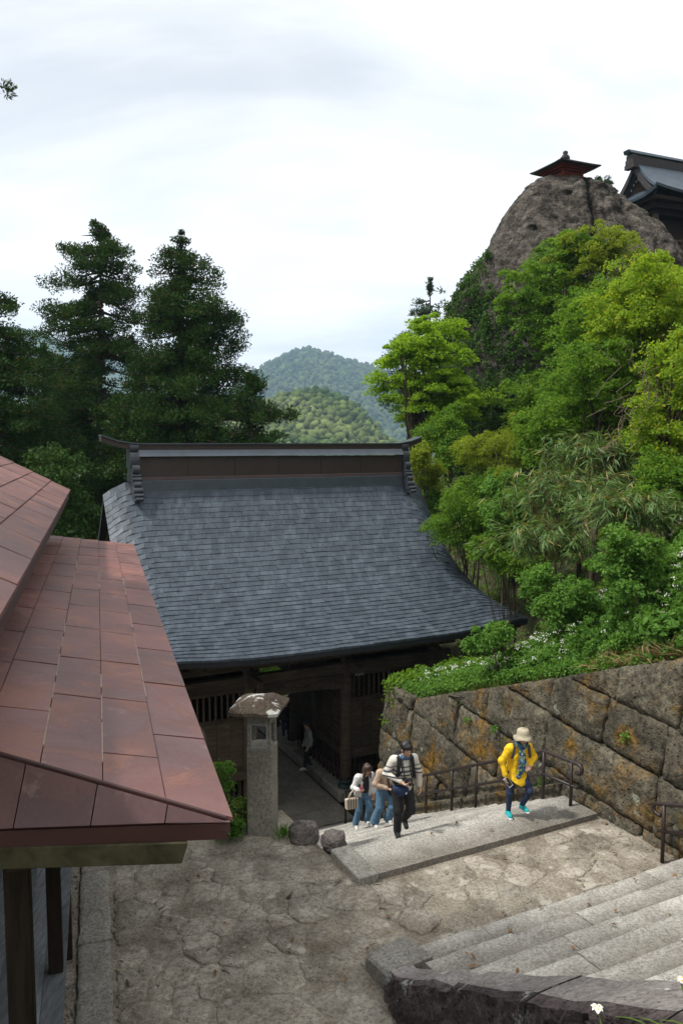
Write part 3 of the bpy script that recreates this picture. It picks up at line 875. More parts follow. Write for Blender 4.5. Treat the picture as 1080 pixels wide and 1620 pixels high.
# ---------------------------------------------------------------- parapet beside the upper flight
par = empty('stone_parapet', G(4.6, 6.5, Z_L), 'dark rough stone parapet with a smooth sloping top beside the upper steps', 'parapet')
def par_top(w): return -6.02 + max(0, (7.35 - w)) * 0.56
seams = [7.45, 6.15, 5.0, 3.6, 1.8]
for i, (wa, wb) in enumerate(zip(seams[:-1], seams[1:])):
    nu_, nw_, nz_ = 6, 26, 14
    V = []; F = []
    W = [lerp(wa - 0.006, wb + 0.006, k / nw_) for k in range(nw_ + 1)]
    def row(w, side):
        pass
    ring = []
    # section: face (outer) bottom->top, then top across
    for w in W:
        pts_ = []
        zt = par_top(w) + 0.05 * float(fbm(np.array([w * 2.6, i * 3.1, 0.7]), 3, 12))
        for k in range(nz_ + 1):
            z = lerp(-6.6 if w > 5 else zt - 1.6, zt - 0.03, k / nz_)
            u = 4.22 + 0.05 * (k / nz_)
            d = 0.15 * float(fbm(np.array([w * 2.3, z * 2.3, i * 1.3]), 4, 6)) + 0.07 * float(fbm(np.array([w * 11, z * 11, 3.3]), 3, 8))
            pts_.append((u - d, w, z))
        for k in range(1, nu_ + 1):
            u = 4.29 + (float(np.interp(w, [4, 7.45], [4.98, 4.62])) - 4.29) * k / nu_
            pts_.append((u, w, zt + 0.02 * float(fbm(np.array([w * 2.0, u * 2.0, 7.7]), 4, 2))))
        pts_.append((float(np.interp(w, [4, 7.45], [4.99, 4.63])), w, zt - 0.5))
        ring.append(pts_)
    nr = len(ring[0])
    for r_ in ring: V += [G(*p) for p in r_]
    for a in range(nw_):
        for b in range(nr - 1):
            F.append((a * nr + b, a * nr + b + 1, (a + 1) * nr + b + 1, (a + 1) * nr + b))
    F.append(tuple(range(nr))); F.append(tuple(nw_ * nr + b for b in range(nr - 1, -1, -1)))
    ob = mesh('parapet_block', V, F, M['parapet'], par, False)
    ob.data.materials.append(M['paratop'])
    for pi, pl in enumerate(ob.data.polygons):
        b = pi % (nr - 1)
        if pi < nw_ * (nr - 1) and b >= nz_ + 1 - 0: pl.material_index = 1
# low block at the foot of the parapet
MB().box8([G(4.3, 7.5, -6.5), G(5.0, 7.5, -6.5), G(4.95, 8.15, -6.5), G(4.3, 8.05, -6.5), G(4.33, 7.5, -6.08), G(4.97, 7.5, -6.02), G(4.92, 8.12, -6.12), G(4.33, 8.02, -6.16)]).build('foot_block', M['kerb'], par, False, 0.03)

# ---------------------------------------------------------------- boulders by the lantern
def boulder(name, c, r, label, seed, mat='boulder', group=None, n=20, m=12):
    mb = MB().ball((0, 0, 0), (1, 1, 1), n, m)
    V = np.array(mb.V)
    V = np.sign(V) * np.abs(V) ** 0.8
    d = 1 + 0.28 * fbm(V * 1.3 + seed * 5.1, 3, seed) + 0.10 * fbm(V * 4.0 + seed, 3, seed + 3)
    V = V * d[:, None] * np.array(r) + np.array(c)
    o = mesh(name, V, mb.F, M[mat], None, False)
    return tag(o, label, 'boulder', group)
c = PZ(480, 1334, Z_L); boulder('boulder', (c[0], c[1] + 0.15, Z_L + 0.05), (0.235, 0.21, 0.21), 'brown boulder at the landing edge nearest the stone lantern', 3, group='boulders at the head of the steps')
c = PZ(527, 1345, Z_L); boulder('boulder', (c[0], c[1] + 0.2, Z_L + 0.03), (0.20, 0.18, 0.19), 'smaller brown boulder beside the open edge of the lower steps', 8, group='boulders at the head of the steps')
# ---------------------------------------------------------------- the gate
GU0, GU1, GW0, GRUN = 4.4, 15.8, 18.9, 6.3
GUC, GUH = (GU0 + GU1) / 2, (GU1 - GU0) / 2
_co = np.polyfit([0, 1.2, 3, 4.65, 6.3], [-5.55, -5.22, -4.42, -3.15, -1.2], 3)
def RZ(u, s):
    z = np.polyval(_co, s)
    x = np.minimum(u - GU0, GU1 - u)
    z = z - 0.42 * np.clip(1 - x / 1.0, 0, 1) ** 2 * (0.25 + 0.75 * np.clip(s / 4, 0, 1))
    return z + 0.30 * np.abs((u - GUC) / GUH) ** 4 * np.clip(1 - s / GRUN, 0, 1) ** 2
gate = empty('temple_gate', G(GUC, 25.2, Z_F), 'large two-guardian temple gate with a dark grey shingled roof and open passage', 'temple gate')
# roof deck (front and rear slopes)
ug = np.concatenate([np.linspace(GU0, GU0 + 1.0, 6)[:-1], np.linspace(GU0 + 1.0, GU1 - 1.0, 14), np.linspace(GU1 - 1.0, GU1, 6)[1:]])
sg = np.linspace(0, GRUN, 16)
V = []; F = []
full = [(s, 1) for s in sg] + [(s, -1) for s in sg[::-1][1:]]
for off in (-0.03, -0.17):
    for u in ug:
        for s, sg_ in full:
            w = GW0 + s if sg_ == 1 else GW0 + 2 * GRUN - s
            V.append(G(u, w, float(RZ(u, s)) + off))
nu, ns = len(ug), len(full)
N = nu * ns
for i in range(nu - 1):
    for j in range(ns - 1):
        a = i * ns + j
        F.append((a, a + ns, a + ns + 1, a + 1)); F.append((N + a, N + a + 1, N + a + ns + 1, N + a + ns))
for i in range(nu - 1):
    for j in (0, ns - 1):
        a = i * ns + j; F.append((a, a + ns, N + a + ns, N + a))
for j in range(ns - 1):
    for i in (0, nu - 1):
        a = i * ns + j; F.append((a, a + 1, N + a + 1, N + a))
roof = mesh('roof', V, F, M['roof_under'], gate)
# shingles: those nearest the eave one by one, the rest joined
arc = np.linspace(0, GRUN, 400); zz = np.polyval(_co, arc)
al = np.concatenate([[0], np.cumsum(np.hypot(np.diff(arc), np.diff(zz)))])
NC = 38
sc_ = np.interp(np.linspace(0, al[-1] - 0.05, NC + 1), al, arc)
count = 0
restV = []; restF = []
for c in range(NC):
    s0, s1 = sc_[c], min(GRUN, sc_[min(c + 1, NC)] + 0.04)
    u = GU0 - 0.02; wd = 0.44
    u -= (c % 2) * 0.22 + random.uniform(0, 0.05)
    while u < GU1:
        a, b = max(u, GU0 - 0.02), min(u + wd + random.uniform(-0.03, 0.03), GU1 + 0.02)
        u = b + 0.0
        if b - a < 0.04: continue
        l0 = 0.034 + random.uniform(-0.008, 0.010); l1 = 0.034 + random.uniform(-0.008, 0.010); ds = random.uniform(-0.012, 0.012)
        g = 0.004
        def q(uu, ss, o): return G(uu, GW0 + ss, float(RZ(np.clip(uu, GU0, GU1), ss)) + o)
        VV = [q(a + g, s0 + ds - 0.02, l0), q(b - g, s0 + ds - 0.02, l1), q(b - g, s1, 0.006), q(a + g, s1, 0.006), q(a + g, s0 + ds - 0.02, -0.028), q(b - g, s0 + ds - 0.02, -0.028)]
        FF = [(0, 1, 2, 3), (4, 5, 1, 0), (4, 0, 3), (5, 2, 1)]
        if count < 300 and c < 12:
            mesh('shingle', VV, FF, M['shingle'], roof); count += 1
        else:
            k = len(restV); restV += VV; restF += [tuple(i + k for i in f) for f in FF]
mesh('shingle_field', restV, restF, M['shingle'], roof, False, 'stuff')
# rear slope cover so the ridge is closed from the side
V = []; F = []
for u in ug:
    for s in sg: V.append(G(u, GW0 + 2 * GRUN - s, float(RZ(u, s)) + 0.0))
for i in range(nu - 1):
    for j in range(len(sg) - 1):
        a = i * len(sg) + j; F.append((a, a + 1, a + len(sg) + 1, a + len(sg)))
mesh('rear_slope', V, F, M['shingle'], roof)
# eave board and gable boards
m = MB()
V = []; F = []
for u in ug:
    z = float(RZ(u, 0)); V += [G(u, GW0 + 0.03, z - 0.045), G(u, GW0 + 0.03, z - 0.21), G(u, GW0 + 0.16, z - 0.21), G(u, GW0 + 0.16, z - 0.045)]
for i in range(nu - 1):
    for k in range(4): F.append((i * 4 + k, i * 4 + (k + 1) % 4, i * 4 + 4 + (k + 1) % 4, i * 4 + 4 + k))
mesh('eave_board', V, F, M['wood_d'], gate)
for uu in (GU0 + 0.30, GU1 - 0.30):
    V = []; F = []
    for s, sg_ in full:
        w = GW0 + s if sg_ == 1 else GW0 + 2 * GRUN - s
        z = float(RZ(uu, s)); bh_ = 0.25 + 0.3 * s / GRUN; V += [G(uu - 0.05, w, z - 0.172), G(uu + 0.05, w, z - 0.172), G(uu + 0.05, w, z - bh_), G(uu - 0.05, w, z - bh_)]
    for i in range(len(full) - 1):
        for k in range(4): F.append((i * 4 + k, i * 4 + (k + 1) % 4, i * 4 + 4 + (k + 1) % 4, i * 4 + 4 + k))
    mesh('barge_board', V, F, M['wood_d'], gate)
# ridge
RW = 25.2
ridge = empty('ridge', G(GUC, RW, -1.2)); attach(ridge, gate)
WM[ridge.name] = Matrix.Translation(ridge.location)
UR0, UR1 = 5.45, 14.95
MB().gbox(UR0, UR1, RW - 0.27, RW + 0.27, -1.60, -1.19).build('base_course', M['ridge_metal'], ridge, False, 0.02)
MB().gbox(UR0, UR1, RW - 0.25, RW + 0.25, -1.188, -1.09).build('red_course', M['ridge_red'], ridge, False, 0.01)
MB().gbox(UR0, UR1, RW - 0.19, RW + 0.19, -1.088, -0.47).build('ridge_panel', M['ridge_brown'], ridge)
for k in range(7):
    u = UR0 + 0.03 + (UR1 - UR0 - 0.16) * k / 6
    MB().gbox(u, u + 0.10, RW - 0.22, RW + 0.22, -1.086, -0.472).build('batten', M['ridge_brown'], ridge)
MB().box8([G(UR0, RW - 0.34, -0.44), G(UR1, RW - 0.34, -0.44), G(UR1, RW + 0.34, -0.44), G(UR0, RW + 0.34, -0.44), G(UR0, RW - 0.22, -0.24), G(UR1, RW - 0.22, -0.24), G(UR1, RW + 0.22, -0.24), G(UR0, RW + 0.22, -0.24)]).build('cap_course', M['ridge_metal'], ridge)
# upturned top timber and its thin cover
for nm, hw, za, zb, mt in (('top_beam', 0.19, -0.236, -0.065, 'ridge_brown'), ('top_cover', 0.26, -0.062, -0.025, 'ridge_metal')):
    V = []; F = []
    uu = np.linspace(GU0 - 0.05, GU1 + 0.0, 25)
    for u in uu:
        t = max(0, abs(u - GUC) / (GUH) - 0.80) / 0.2
        up = 0.24 * t * t
        V += [G(u, RW - hw, za + up + (0.0)), G(u, RW - hw, zb + up), G(u, RW + hw, zb + up), G(u, RW + hw, za + up)]
    for i in range(24):
        for k in range(4): F.append((i * 4 + k, i * 4 + (k + 1) % 4, i * 4 + 4 + (k + 1) % 4, i * 4 + 4 + k))
    F += [(0, 1, 2, 3), (99, 98, 97, 96)]
    mesh(nm, V, F, M[mt], ridge)
# scrolled ridge-end ornaments
def ornament(u0, u1):
    m = MB()
    prof = [(-0.36, -0.02, -0.30), (-0.44, -0.30, -0.80), (-0.60, -0.70, -0.98), (-0.62, -0.98, -1.08), (-0.66, -1.06, -1.22), (-0.74, -1.20, -1.40), (-0.80, -1.38, -1.58), (-0.92, -1.56, -1.68), (-0.98, -1.67, -1.80)]
    for k, (wf, zt, zb) in enumerate(prof):
        h = (zt - zb) / 2; zc = (zt + zb) / 2
        n = 9
        V = []; F = []
        for uu in (u0 + (0.03 if k % 3 == 2 else 0), u1 - (0.03 if k % 3 == 2 else 0)):
            for i in range(n):
                t = -math.pi / 2 + math.pi * i / (n - 1)
                V.append(G(uu, RW + wf + 0.20 - 0.09 * math.cos(t), zc + h * math.sin(t)))
            V.append(G(uu, RW + 0.3, zt)); V.append(G(uu, RW + 0.3, zb))
            # order: arc bottom->top, then back
        nn = n + 2
        for i in range(nn): F.append((i, (i + 1) % nn, nn + (i + 1) % nn, nn + i))
        F.append(tuple(range(nn))); F.append(tuple(range(2 * nn - 1, nn - 1, -1)))
        m.add(V, F)
    return m.build('ridge_end_ornament', M['ridge_metal_d'], ridge)
M['ridge_metal_d'] = plain_mat('ornament_sheet_metal', (0.045, 0.052, 0.062), 0.42, 0.3, 4, 0.3)
ornament(UR0 - 0.26, UR0 + 0.02); ornament(UR1 - 0.02, UR1 + 0.26)

# columns, beams and walls
CU = [5.3, 7.6, 10.75, 13.9]; CW = [21.2, 25.2, 29.2]
SILL = -9.4
for iu, u in enumerate(CU):
    for iw, w in enumerate(CW):
        c = G(u, w, Z_F + 0.35)
        MB().lathe(c, [(0.17, 0.0), (0.18, 0.3), (0.18, 3.3), (0.16, 4.1)], 14).build('pillar', M['wood'], gate, True)
        if iw == 0:
            MB().lathe(G(u, w, Z_F + 0.22), [(0.25, 0.0), (0.26, 0.05), (0.22, 0.09), (0.22, 0.18), (0.24, 0.22), (0.19, 0.26)], 14).build('pillar_shoe', M['dark_iron'], gate, True)
def beam(name, u0, u1, w0, w1, z0, z1, mat='wood', bev=0.015):
    return MB().gbox(u0, u1, w0, w1, z0, z1).build(name, M[mat], gate, False, bev)
# stone plinth on each side of the passage
for (u0, u1) in ((4.9, 7.98), (10.36, 14.4)):
    k = 20.85
    while k < 29.6:
        MB().gbox(u0, u1, k + 0.004, k + 1.246, Z_F - 0.1, Z_F + 0.225).build('plinth_stone', M['kerb'], gate, False, 0.02); k += 1.25
# front tie beams and carved lintel
for w in CW:
    beam('tie_beam', 4.7, 14.5, w - 0.12, w + 0.12, -6.98, -6.66)
    beam('upper_beam', 4.5, 14.7, w - 0.10, w + 0.10, -6.48, -6.28)
    beam('wall_plate', 4.4, 14.8, w - 0.16, w + 0.16, -6.10, -5.86)
for u in CU:
    beam('cross_beam', u - 0.11, u + 0.11, 20.9, 29.5, -6.65, -6.49)
# carved rainbow beam over the passage
V = []; F = []
for k in range(17):
    t = k / 16; u = 7.78 + (10.57 - 7.78) * t; zc = 0.10 * math.sin(math.pi * t)
    V += [G(u, 21.02, -7.42 + zc), G(u, 21.02, -7.0 + zc * 0.5), G(u, 21.30, -7.0 + zc * 0.5), G(u, 21.30, -7.42 + zc)]
for i in range(16):
    for k in range(4): F.append((i * 4 + k, i * 4 + (k + 1) % 4, i * 4 + 4 + (k + 1) % 4, i * 4 + 4 + k))
F += [(0, 1, 2, 3), (67, 66, 65, 64)]
mesh('carved_beam', V, F, M['wood'], gate)
for sgn, uc in ((1, 8.1), (-1, 10.25)):
    m = MB()
    for k in range(3):
        pts_ = []
        for i in range(14):
            t = i / 13 * 4.2; r = 0.13 * math.exp(-t * 0.28)
            pts_.append(G(uc + sgn * (0.42 * k + r * math.cos(t)), 21.005, -7.18 + 0.05 * math.sin(k * 2) + r * math.sin(t)))
        m.tube(pts_, 0.012, 5)
    m.build('scroll_carving', M['wood_x'], gate)
# bracket sets on the pillars
for u in CU:
    for k, (hw, hz, dz) in enumerate(((0.22, 0.12, -6.28), (0.45, 0.09, -6.155))):
        MB().box8([G(u - hw * 0.7, 20.98 - 0.1 * k, dz), G(u + hw * 0.7, 20.98 - 0.1 * k, dz), G(u + hw * 0.7, 21.42, dz), G(u - hw * 0.7, 21.42, dz),
                   G(u - hw, 20.9 - 0.2 * k, dz + hz), G(u + hw, 20.9 - 0.2 * k, dz + hz), G(u + hw, 21.5, dz + hz), G(u - hw, 21.5, dz + hz)]).build('bracket', M['wood'], gate, False, 0.01)
    MB().box8([G(u - 0.09, 20.2, -6.75), G(u + 0.09, 20.2, -6.75), G(u + 0.09, 21.0, -6.95), G(u - 0.09, 21.0, -6.95), G(u - 0.09, 20.05, -6.55), G(u + 0.09, 20.05, -6.55), G(u + 0.09, 21.0, -6.55), G(u - 0.09, 21.0, -6.55)]).build('beam_nose', M['wood'], gate, False, 0.03)
# rafters
for k in range(34):
    u = 4.75 + k * (15.45 - 4.75) / 33
    z0 = float(RZ(u, 0.15)) - 0.215; z1 = float(RZ(u, 2.9)) - 0.215
    MB().box8([G(u - 0.05, GW0 + 0.18, z0 - 0.12), G(u + 0.05, GW0 + 0.18, z0 - 0.12), G(u + 0.05, GW0 + 2.9, z1 - 0.12), G(u - 0.05, GW0 + 2.9, z1 - 0.12),
               G(u - 0.05, GW0 + 0.18, z0), G(u + 0.05, GW0 + 0.18, z0), G(u + 0.05, GW0 + 2.9, z1), G(u - 0.05, GW0 + 2.9, z1)]).build('rafter', M['wood_d'], gate)
MB().gbox(4.8, 14.4, 20.95, 29.4, -5.84, -5.78).build('ceiling', M['wood_d'], gate)
# a bay: lattice above, boards, sill, lower lattice
def bay(u0, u1, w, front=True, thick=0.06):
    z = [-7.0, -7.12, -7.82, -7.95, SILL, SILL - 0.24]
    beam('lattice_rail', u0, u1, w - 0.06, w + 0.06, z[1], z[0] + 0.015)
    beam('lattice_rail', u0, u1, w - 0.06, w + 0.06, z[3], z[2])
    n = int((u1 - u0) / 0.17)
    for k in range(n):
        u = u0 + (k + 0.5) * (u1 - u0) / n
        MB().gbox(u - 0.028, u + 0.028, w - 0.035, w + 0.035, z[2], z[1]).build('lattice_bar', M['wood'], gate)
    n = max(3, int((u1 - u0) / 0.33))
    for k in range(n):
        a = u0 + k * (u1 - u0) / n; b = u0 + (k + 1) * (u1 - u0) / n
        dd = random.uniform(-0.008, 0.008)
        MB().gbox(a + 0.004, b - 0.004, w - 0.03 + dd, w + 0.03 + dd, z[4], z[3]).build('wall_board', M['wood'], gate)
    beam('bay_sill', u0 - 0.1, u1 + 0.1, w - 0.22, w + 0.16, z[5], z[4], 'wood')
    n = int((u1 - u0) / 0.19)
    for k in range(n):
        u = u0 + (k + 0.5) * (u1 - u0) / n
        MB().gbox(u - 0.03, u + 0.03, w - 0.03, w + 0.03, Z_F + 0.32, z[5]).build('lower_bar', M['wood_d'], gate)
    beam('foot_rail', u0, u1, w - 0.06, w + 0.06, Z_F + 0.225, Z_F + 0.33, 'wood_d')
for u0, u1 in ((5.48, 7.42), (10.93, 13.72)):
    bay(u0, u1, 21.2); 
    MB().gbox(u0, u1, 25.1, 25.2, Z_F + 0.3, -6.9).build('bay_back', M['wood_d'], gate)
    MB().gbox(u0 - 0.1, u1 + 0.1, 21.4, 25.1, SILL - 0.2, SILL - 0.05).build('bay_floor', M['wood_d'], gate)
# passage walls (front half and rear half) on each side
def pwall(u, sgn, w0, w1):
    f = lambda a, b, z: G(b, a, z)   # along w
    for z0, z1 in ((-7.15, -6.98), (-8.0, -7.9)):
        MB().gbox(u - 0.06, u + 0.06, w0, w1, z0, z1).build('wall_rail', M['wood'], gate, False, 0.01)
    n = 6
    mid = w0 + (w1 - w0) * 0.55
    for k in range(n):
        a = mid + k * (w1 - mid) / n; b = mid + (k + 1) * (w1 - mid) / n
        MB().gbox(u - 0.03, u + 0.03, a + 0.004, b - 0.004, SILL, -7.152).build('wall_board', M['wood'], gate)
    for k in range(13):
        a = w0 + 0.05 + k * (mid - w0 - 0.1) / 12
        MB().gbox(u - 0.03, u + 0.03, a - 0.022, a + 0.022, SILL, -7.152).build('lattice_bar', M['wood'], gate)
    for k in range(12):
        z = SILL + 0.1 + k * 0.18
        MB().gbox(u - 0.018, u + 0.018, w0, mid, z - 0.018, z + 0.018).build('lattice_crossbar', M['wood_d'], gate)
    MB().gbox(u + 0.3, u + 0.34, w0, w1, Z_F + 0.3, -6.9).build('inner_board', M['wood_d'], gate)
    MB().gbox(u - 0.16, u + 0.16, w0 - 0.1, w1 + 0.3, SILL - 0.2, SILL).build('bench_rail', M['wood'], gate, False, 0.02)
    n = 14
    for k in range(n):
        a = w0 + (k + 0.5) * (w1 - w0) / n
        MB().gbox(u - 0.03, u + 0.03, a - 0.03, a + 0.03, Z_F + 0.225, SILL - 0.2).build('lower_bar', M['wood_d'], gate)
pwall(10.75, 1, 21.4, 25.0)
pwall(7.6, -1, 21.4, 25.0)
for u in (7.6, 10.75):
    MB().gbox(u - 0.05, u + 0.05, 25.4, 29.0, -8.2, -6.9).build('rear_wall_board', M['wood_d'], gate)
# side gable walls
for u in (5.3, 13.9):
    MB().gbox(u - 0.04, u + 0.04, 21.4, 25.0, Z_F + 0.3, -5.9).build('side_wall', M['wood_d'], gate)
    MB().gbox(u - 0.04, u + 0.04, 25.4, 29.0, Z_F + 0.3, -5.9).build('side_wall', M['wood_d'], gate)
# small white number plate and long name board on the bays
t = MB().gbox(11.02, 11.28, 21.06, 21.09, -7.1, -6.99).build('sign_plate', M['white_carve'], gate)
m = MB()
for k in range(2):
    u = 11.085 + k * 0.13
    for z in (-7.065, -7.025): m.gbox(u - 0.035, u + 0.035, 21.052, 21.058, z - 0.006, z + 0.006)
    m.gbox(u - 0.006, u + 0.006, 21.046, 21.051, -7.085, -7.005)
m.build('sign_mark', M['wood_d'], t)
MB().gbox(5.5, 7.35, 21.08, 21.12, -7.0 - 0.02, -6.80).build('name_board', M['wood'], gate)

# balustrade post with an onion finial beyond the passage
gp = empty('balustrade', G(10.2, 26.6, Z_F), 'low balustrade with a bronze onion finial beyond the dark passage', 'balustrade')
c = PZ(459, 1180, Z_F)
u_, w_ = uw(c[0], c[1])
for k, dw in enumerate((0.0, 1.5)):
    c = G(u_ + 0.05, w_ + dw, Z_F)
    MB().lathe(c, [(0.13, 0), (0.13, 1.45)], 12).build('post', M['wood_x'], gp, True)
    MB().lathe((c[0], c[1], c[2] + 1.45), [(0.15, 0), (0.15, 0.18), (0.10, 0.2), (0.15, 0.27), (0.155, 0.34), (0.10, 0.43), (0.02, 0.48)], 12).build('finial', M['dark_iron'], gp, True)
for z in (0.45, 0.95):
    MB().gbox(u_ + 0.02, u_ + 0.08, w_, w_ + 1.5, Z_F + z, Z_F + z + 0.1).build('rail', M['wood_x'], gp)

# ---------------------------------------------------------------- the copper-roofed hall
hall = empty('temple_hall', HA(5, -3, Z_L), 'wooden hall with oxidised brown-red copper sheet roofs beside the landing', 'temple hall')
def kz(e): return lerp(0.29, 0.15, min(1, max(0, e) / 12.6))
def LR(e, d): return -2.10 + kz(e) * d
def hip_e(d): return 0.365 * d
E_END = 12.6
# lower roof deck
V = []; F = []
dn = np.linspace(0, 2.7, 6); en = np.linspace(0, 1, 12)
for off in (-0.015, -0.07):
    for d in dn:
        for t in en:
            e = lerp(hip_e(d), E_END, t); V.append(HA(e, -d, LR(e, d) + off))
n_ = 12; N = 72
for i in range(5):
    for j in range(11):
        a = i * 12 + j; F += [(a, a + 1, a + 13, a + 12), (N + a, N + a + 12, N + a + 13, N + a + 1)]
for j in range(11): F += [(j, N + j, N + j + 1, j + 1)]
for i in range(5):
    a = i * 12; F += [(a, a + 12, N + a + 12, N + a)]; a += 11; F += [(a, N + a, N + a + 12, a + 12)]
lroof = mesh('lower_roof', V, F, M['copper_d'], hall)
def panel(parent, fz, e0f, e1f, d0, d1, name='copper_panel', fr=HA, lift=0.012):
    """thin sheet laid on the deck; its lower edge and one side are folded up a little"""
    V = []; F = []
    g = 0.004
    ne, nd = 4, 2
    w0, w1, w2, w3 = [random.uniform(0.0, 0.006) for _ in range(4)]
    for i in range(nd + 1):
        d = lerp(d0 + g, d1 - g * 0.3, i / nd)
        for j in range(ne + 1):
            e = lerp(e0f(d) + g, e1f(d) - g, j / ne)
            z = fz(e, d) + lerp(lerp(w0, w1, j / ne), lerp(w2, w3, j / ne), i / nd) + lift * (1 - i / nd) + 0.004 * (1 - j / ne)
            V.append(fr(e, -d, z))
    k = (nd + 1) * (ne + 1)
    for i in range(nd):
        for j in range(ne):
            a = i * (ne + 1) + j; F.append((a, a + 1, a + ne + 2, a + ne + 1))
    # turned-down edges
    for j in range(ne + 1): x = V[j]; V.append((x[0], x[1], x[2] - 0.03))
    for j in range(ne): F.append((k + j, k + j + 1, j + 1, j))
    k2 = len(V)
    for i in range(nd + 1): x = V[i * (ne + 1)]; V.append((x[0], x[1], x[2] - 0.025))
    for i in range(nd): F.append((k2 + i, i * (ne + 1), (i + 1) * (ne + 1), k2 + i + 1))
    return mesh(name, V, F, M['copper'], parent)
CWD = 0.335
for r in range(8):
    d0, d1 = r * CWD - (0.02 if r == 0 else 0), (r + 1) * CWD
    joints = []
    e = [1.25, 0.62, 1.55, 0.95, 1.9, 0.5, 1.3, 0.8][r] + hip_e(d0)
    while e < E_END - 0.3:
        joints.append(e); e += random.uniform(1.1, 1.28)
    ends = [None] + joints + [E_END]
    for a, b in zip(ends[:-1], ends[1:]):
        e0 = (lambda d: hip_e(max(d, 0))) if a is None else (lambda d, a=a: a - 0.06 * (d - d0))
        e1 = (lambda d, b=b: b - (0.06 * (d - d0) if b < E_END else 0))
        panel(lroof, LR, e0, e1, d0, d1)
    if 0 < r < 4:
        # pale dust caught along the fold of the course
        e = hip_e(d0) + 0.3
        while e < 8.5:
            L = random.uniform(0.25, 0.9)
            if random.random() < 0.62:
                MB().box8([HA(e, -d0 - 0.004, LR(e, d0) + 0.006), HA(e + L, -d0 - 0.004, LR(e + L, d0) + 0.006), HA(e + L, -d0 + 0.004, LR(e + L, d0) + 0.006), HA(e, -d0 + 0.004, LR(e, d0) + 0.006),
                           HA(e, -d0 - 0.004, LR(e, d0) + 0.0205), HA(e + L, -d0 - 0.004, LR(e + L, d0) + 0.0205), HA(e + L, -d0 + 0.004, LR(e + L, d0) + 0.0205), HA(e, -d0 + 0.004, LR(e, d0) + 0.0205)]).build('seam_dust', M['dust'], lroof)
            e += L + random.uniform(0.02, 0.3)
# near end slope below the hip
def NE(e_t, d):   # t: 0 at the bottom edge, 1 at the hip
    return None
eb = lambda d: 0.225 * d
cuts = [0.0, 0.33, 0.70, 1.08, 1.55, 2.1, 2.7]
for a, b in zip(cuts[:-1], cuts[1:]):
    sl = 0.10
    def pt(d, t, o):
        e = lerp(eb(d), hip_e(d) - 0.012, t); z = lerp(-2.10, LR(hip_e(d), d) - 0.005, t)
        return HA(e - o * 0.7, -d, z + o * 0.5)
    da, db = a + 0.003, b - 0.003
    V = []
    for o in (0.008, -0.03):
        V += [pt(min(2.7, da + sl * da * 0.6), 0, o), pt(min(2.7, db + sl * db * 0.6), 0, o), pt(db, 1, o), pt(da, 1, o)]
    mesh('end_panel', V, [(0, 1, 2, 3), (4, 7, 6, 5), (0, 4, 5, 1), (1, 5, 6, 2), (2, 6, 7, 3), (3, 7, 4, 0)], M['copper_shaded'], lroof)  # end face takes the copper copy whose colour holds its shade
# hip fold
MB().tube([HA(hip_e(d), -d, LR(hip_e(d), d) + 0.012) for d in np.linspace(0.02, 2.7, 8)], 0.012, 6).build('hip_fold', M['copper_d'], lroof)
# copper fascia, eave beam
def strip(name, pts2, z0, z1, th, mat):
    m = MB()
    for (e0, p0), (e1, p1) in zip(pts2[:-1], pts2[1:]):
        dx, dy = e1 - e0, p1 - p0; L = math.hypot(dx, dy); nx, ny = -dy / L * th, dx / L * th
        m.box8([HA(e0, p0, z0), HA(e1, p1, z0), HA(e1 + nx, p1 + ny, z0), HA(e0 + nx, p0 + ny, z0), HA(e0, p0, z1), HA(e1, p1, z1), HA(e1 + nx, p1 + ny, z1), HA(e0 + nx, p0 + ny, z1)])
    return m.build(name, M[mat], hall)
MB().box8([HA(eb(2.7) + 0.02, -2.7, -2.215), HA(0.02, -0.015, -2.215), HA(0.5, -0.10, -2.215), HA(1.1, -2.7, -2.215), HA(eb(2.7) + 0.005, -2.7, -2.115), HA(0.003, -0.003, -2.115), HA(0.5, -0.02, -2.115), HA(1.1, -2.7, -2.115)]).build('copper_fascia', M['copper_d'], hall)
MB().box8([HA(0.05, -0.06, -2.215), HA(0.05, -0.012, -2.215), HA(E_END, -0.012, -2.215), HA(E_END, -0.06, -2.215), HA(0.05, -0.06, -2.118), HA(0.05, -0.006, -2.118), HA(E_END, -0.006, -2.118), HA(E_END, -0.06, -2.118)]).build('side_fascia', M['copper_d'], hall)
MB().box8([HA(0.66, -2.7, -2.35), HA(0.075, -0.26, -2.35), HA(0.25, -0.28, -2.35), HA(0.95, -2.7, -2.35), HA(0.65, -2.7, -2.217), HA(0.05, -0.225, -2.217), HA(0.25, -0.24, -2.217), HA(0.95, -2.7, -2.217)]).build('end_beam', M['wood_moss'], hall, False, 0.006)
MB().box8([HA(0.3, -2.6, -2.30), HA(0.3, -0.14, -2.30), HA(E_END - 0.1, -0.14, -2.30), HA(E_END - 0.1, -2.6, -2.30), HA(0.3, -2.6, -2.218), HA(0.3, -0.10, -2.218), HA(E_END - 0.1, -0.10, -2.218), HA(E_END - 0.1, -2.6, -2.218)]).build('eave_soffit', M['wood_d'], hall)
# rafters under the side eave
for k in range(26):
    e = 0.7 + k * 0.46
    MB().gbox(e - 0.035, e + 0.035, -1.2, -0.12, -2.38, -2.302, lambda a, b, z: HA(a, b, z)).build('rafter', M['wood_d'], hall)
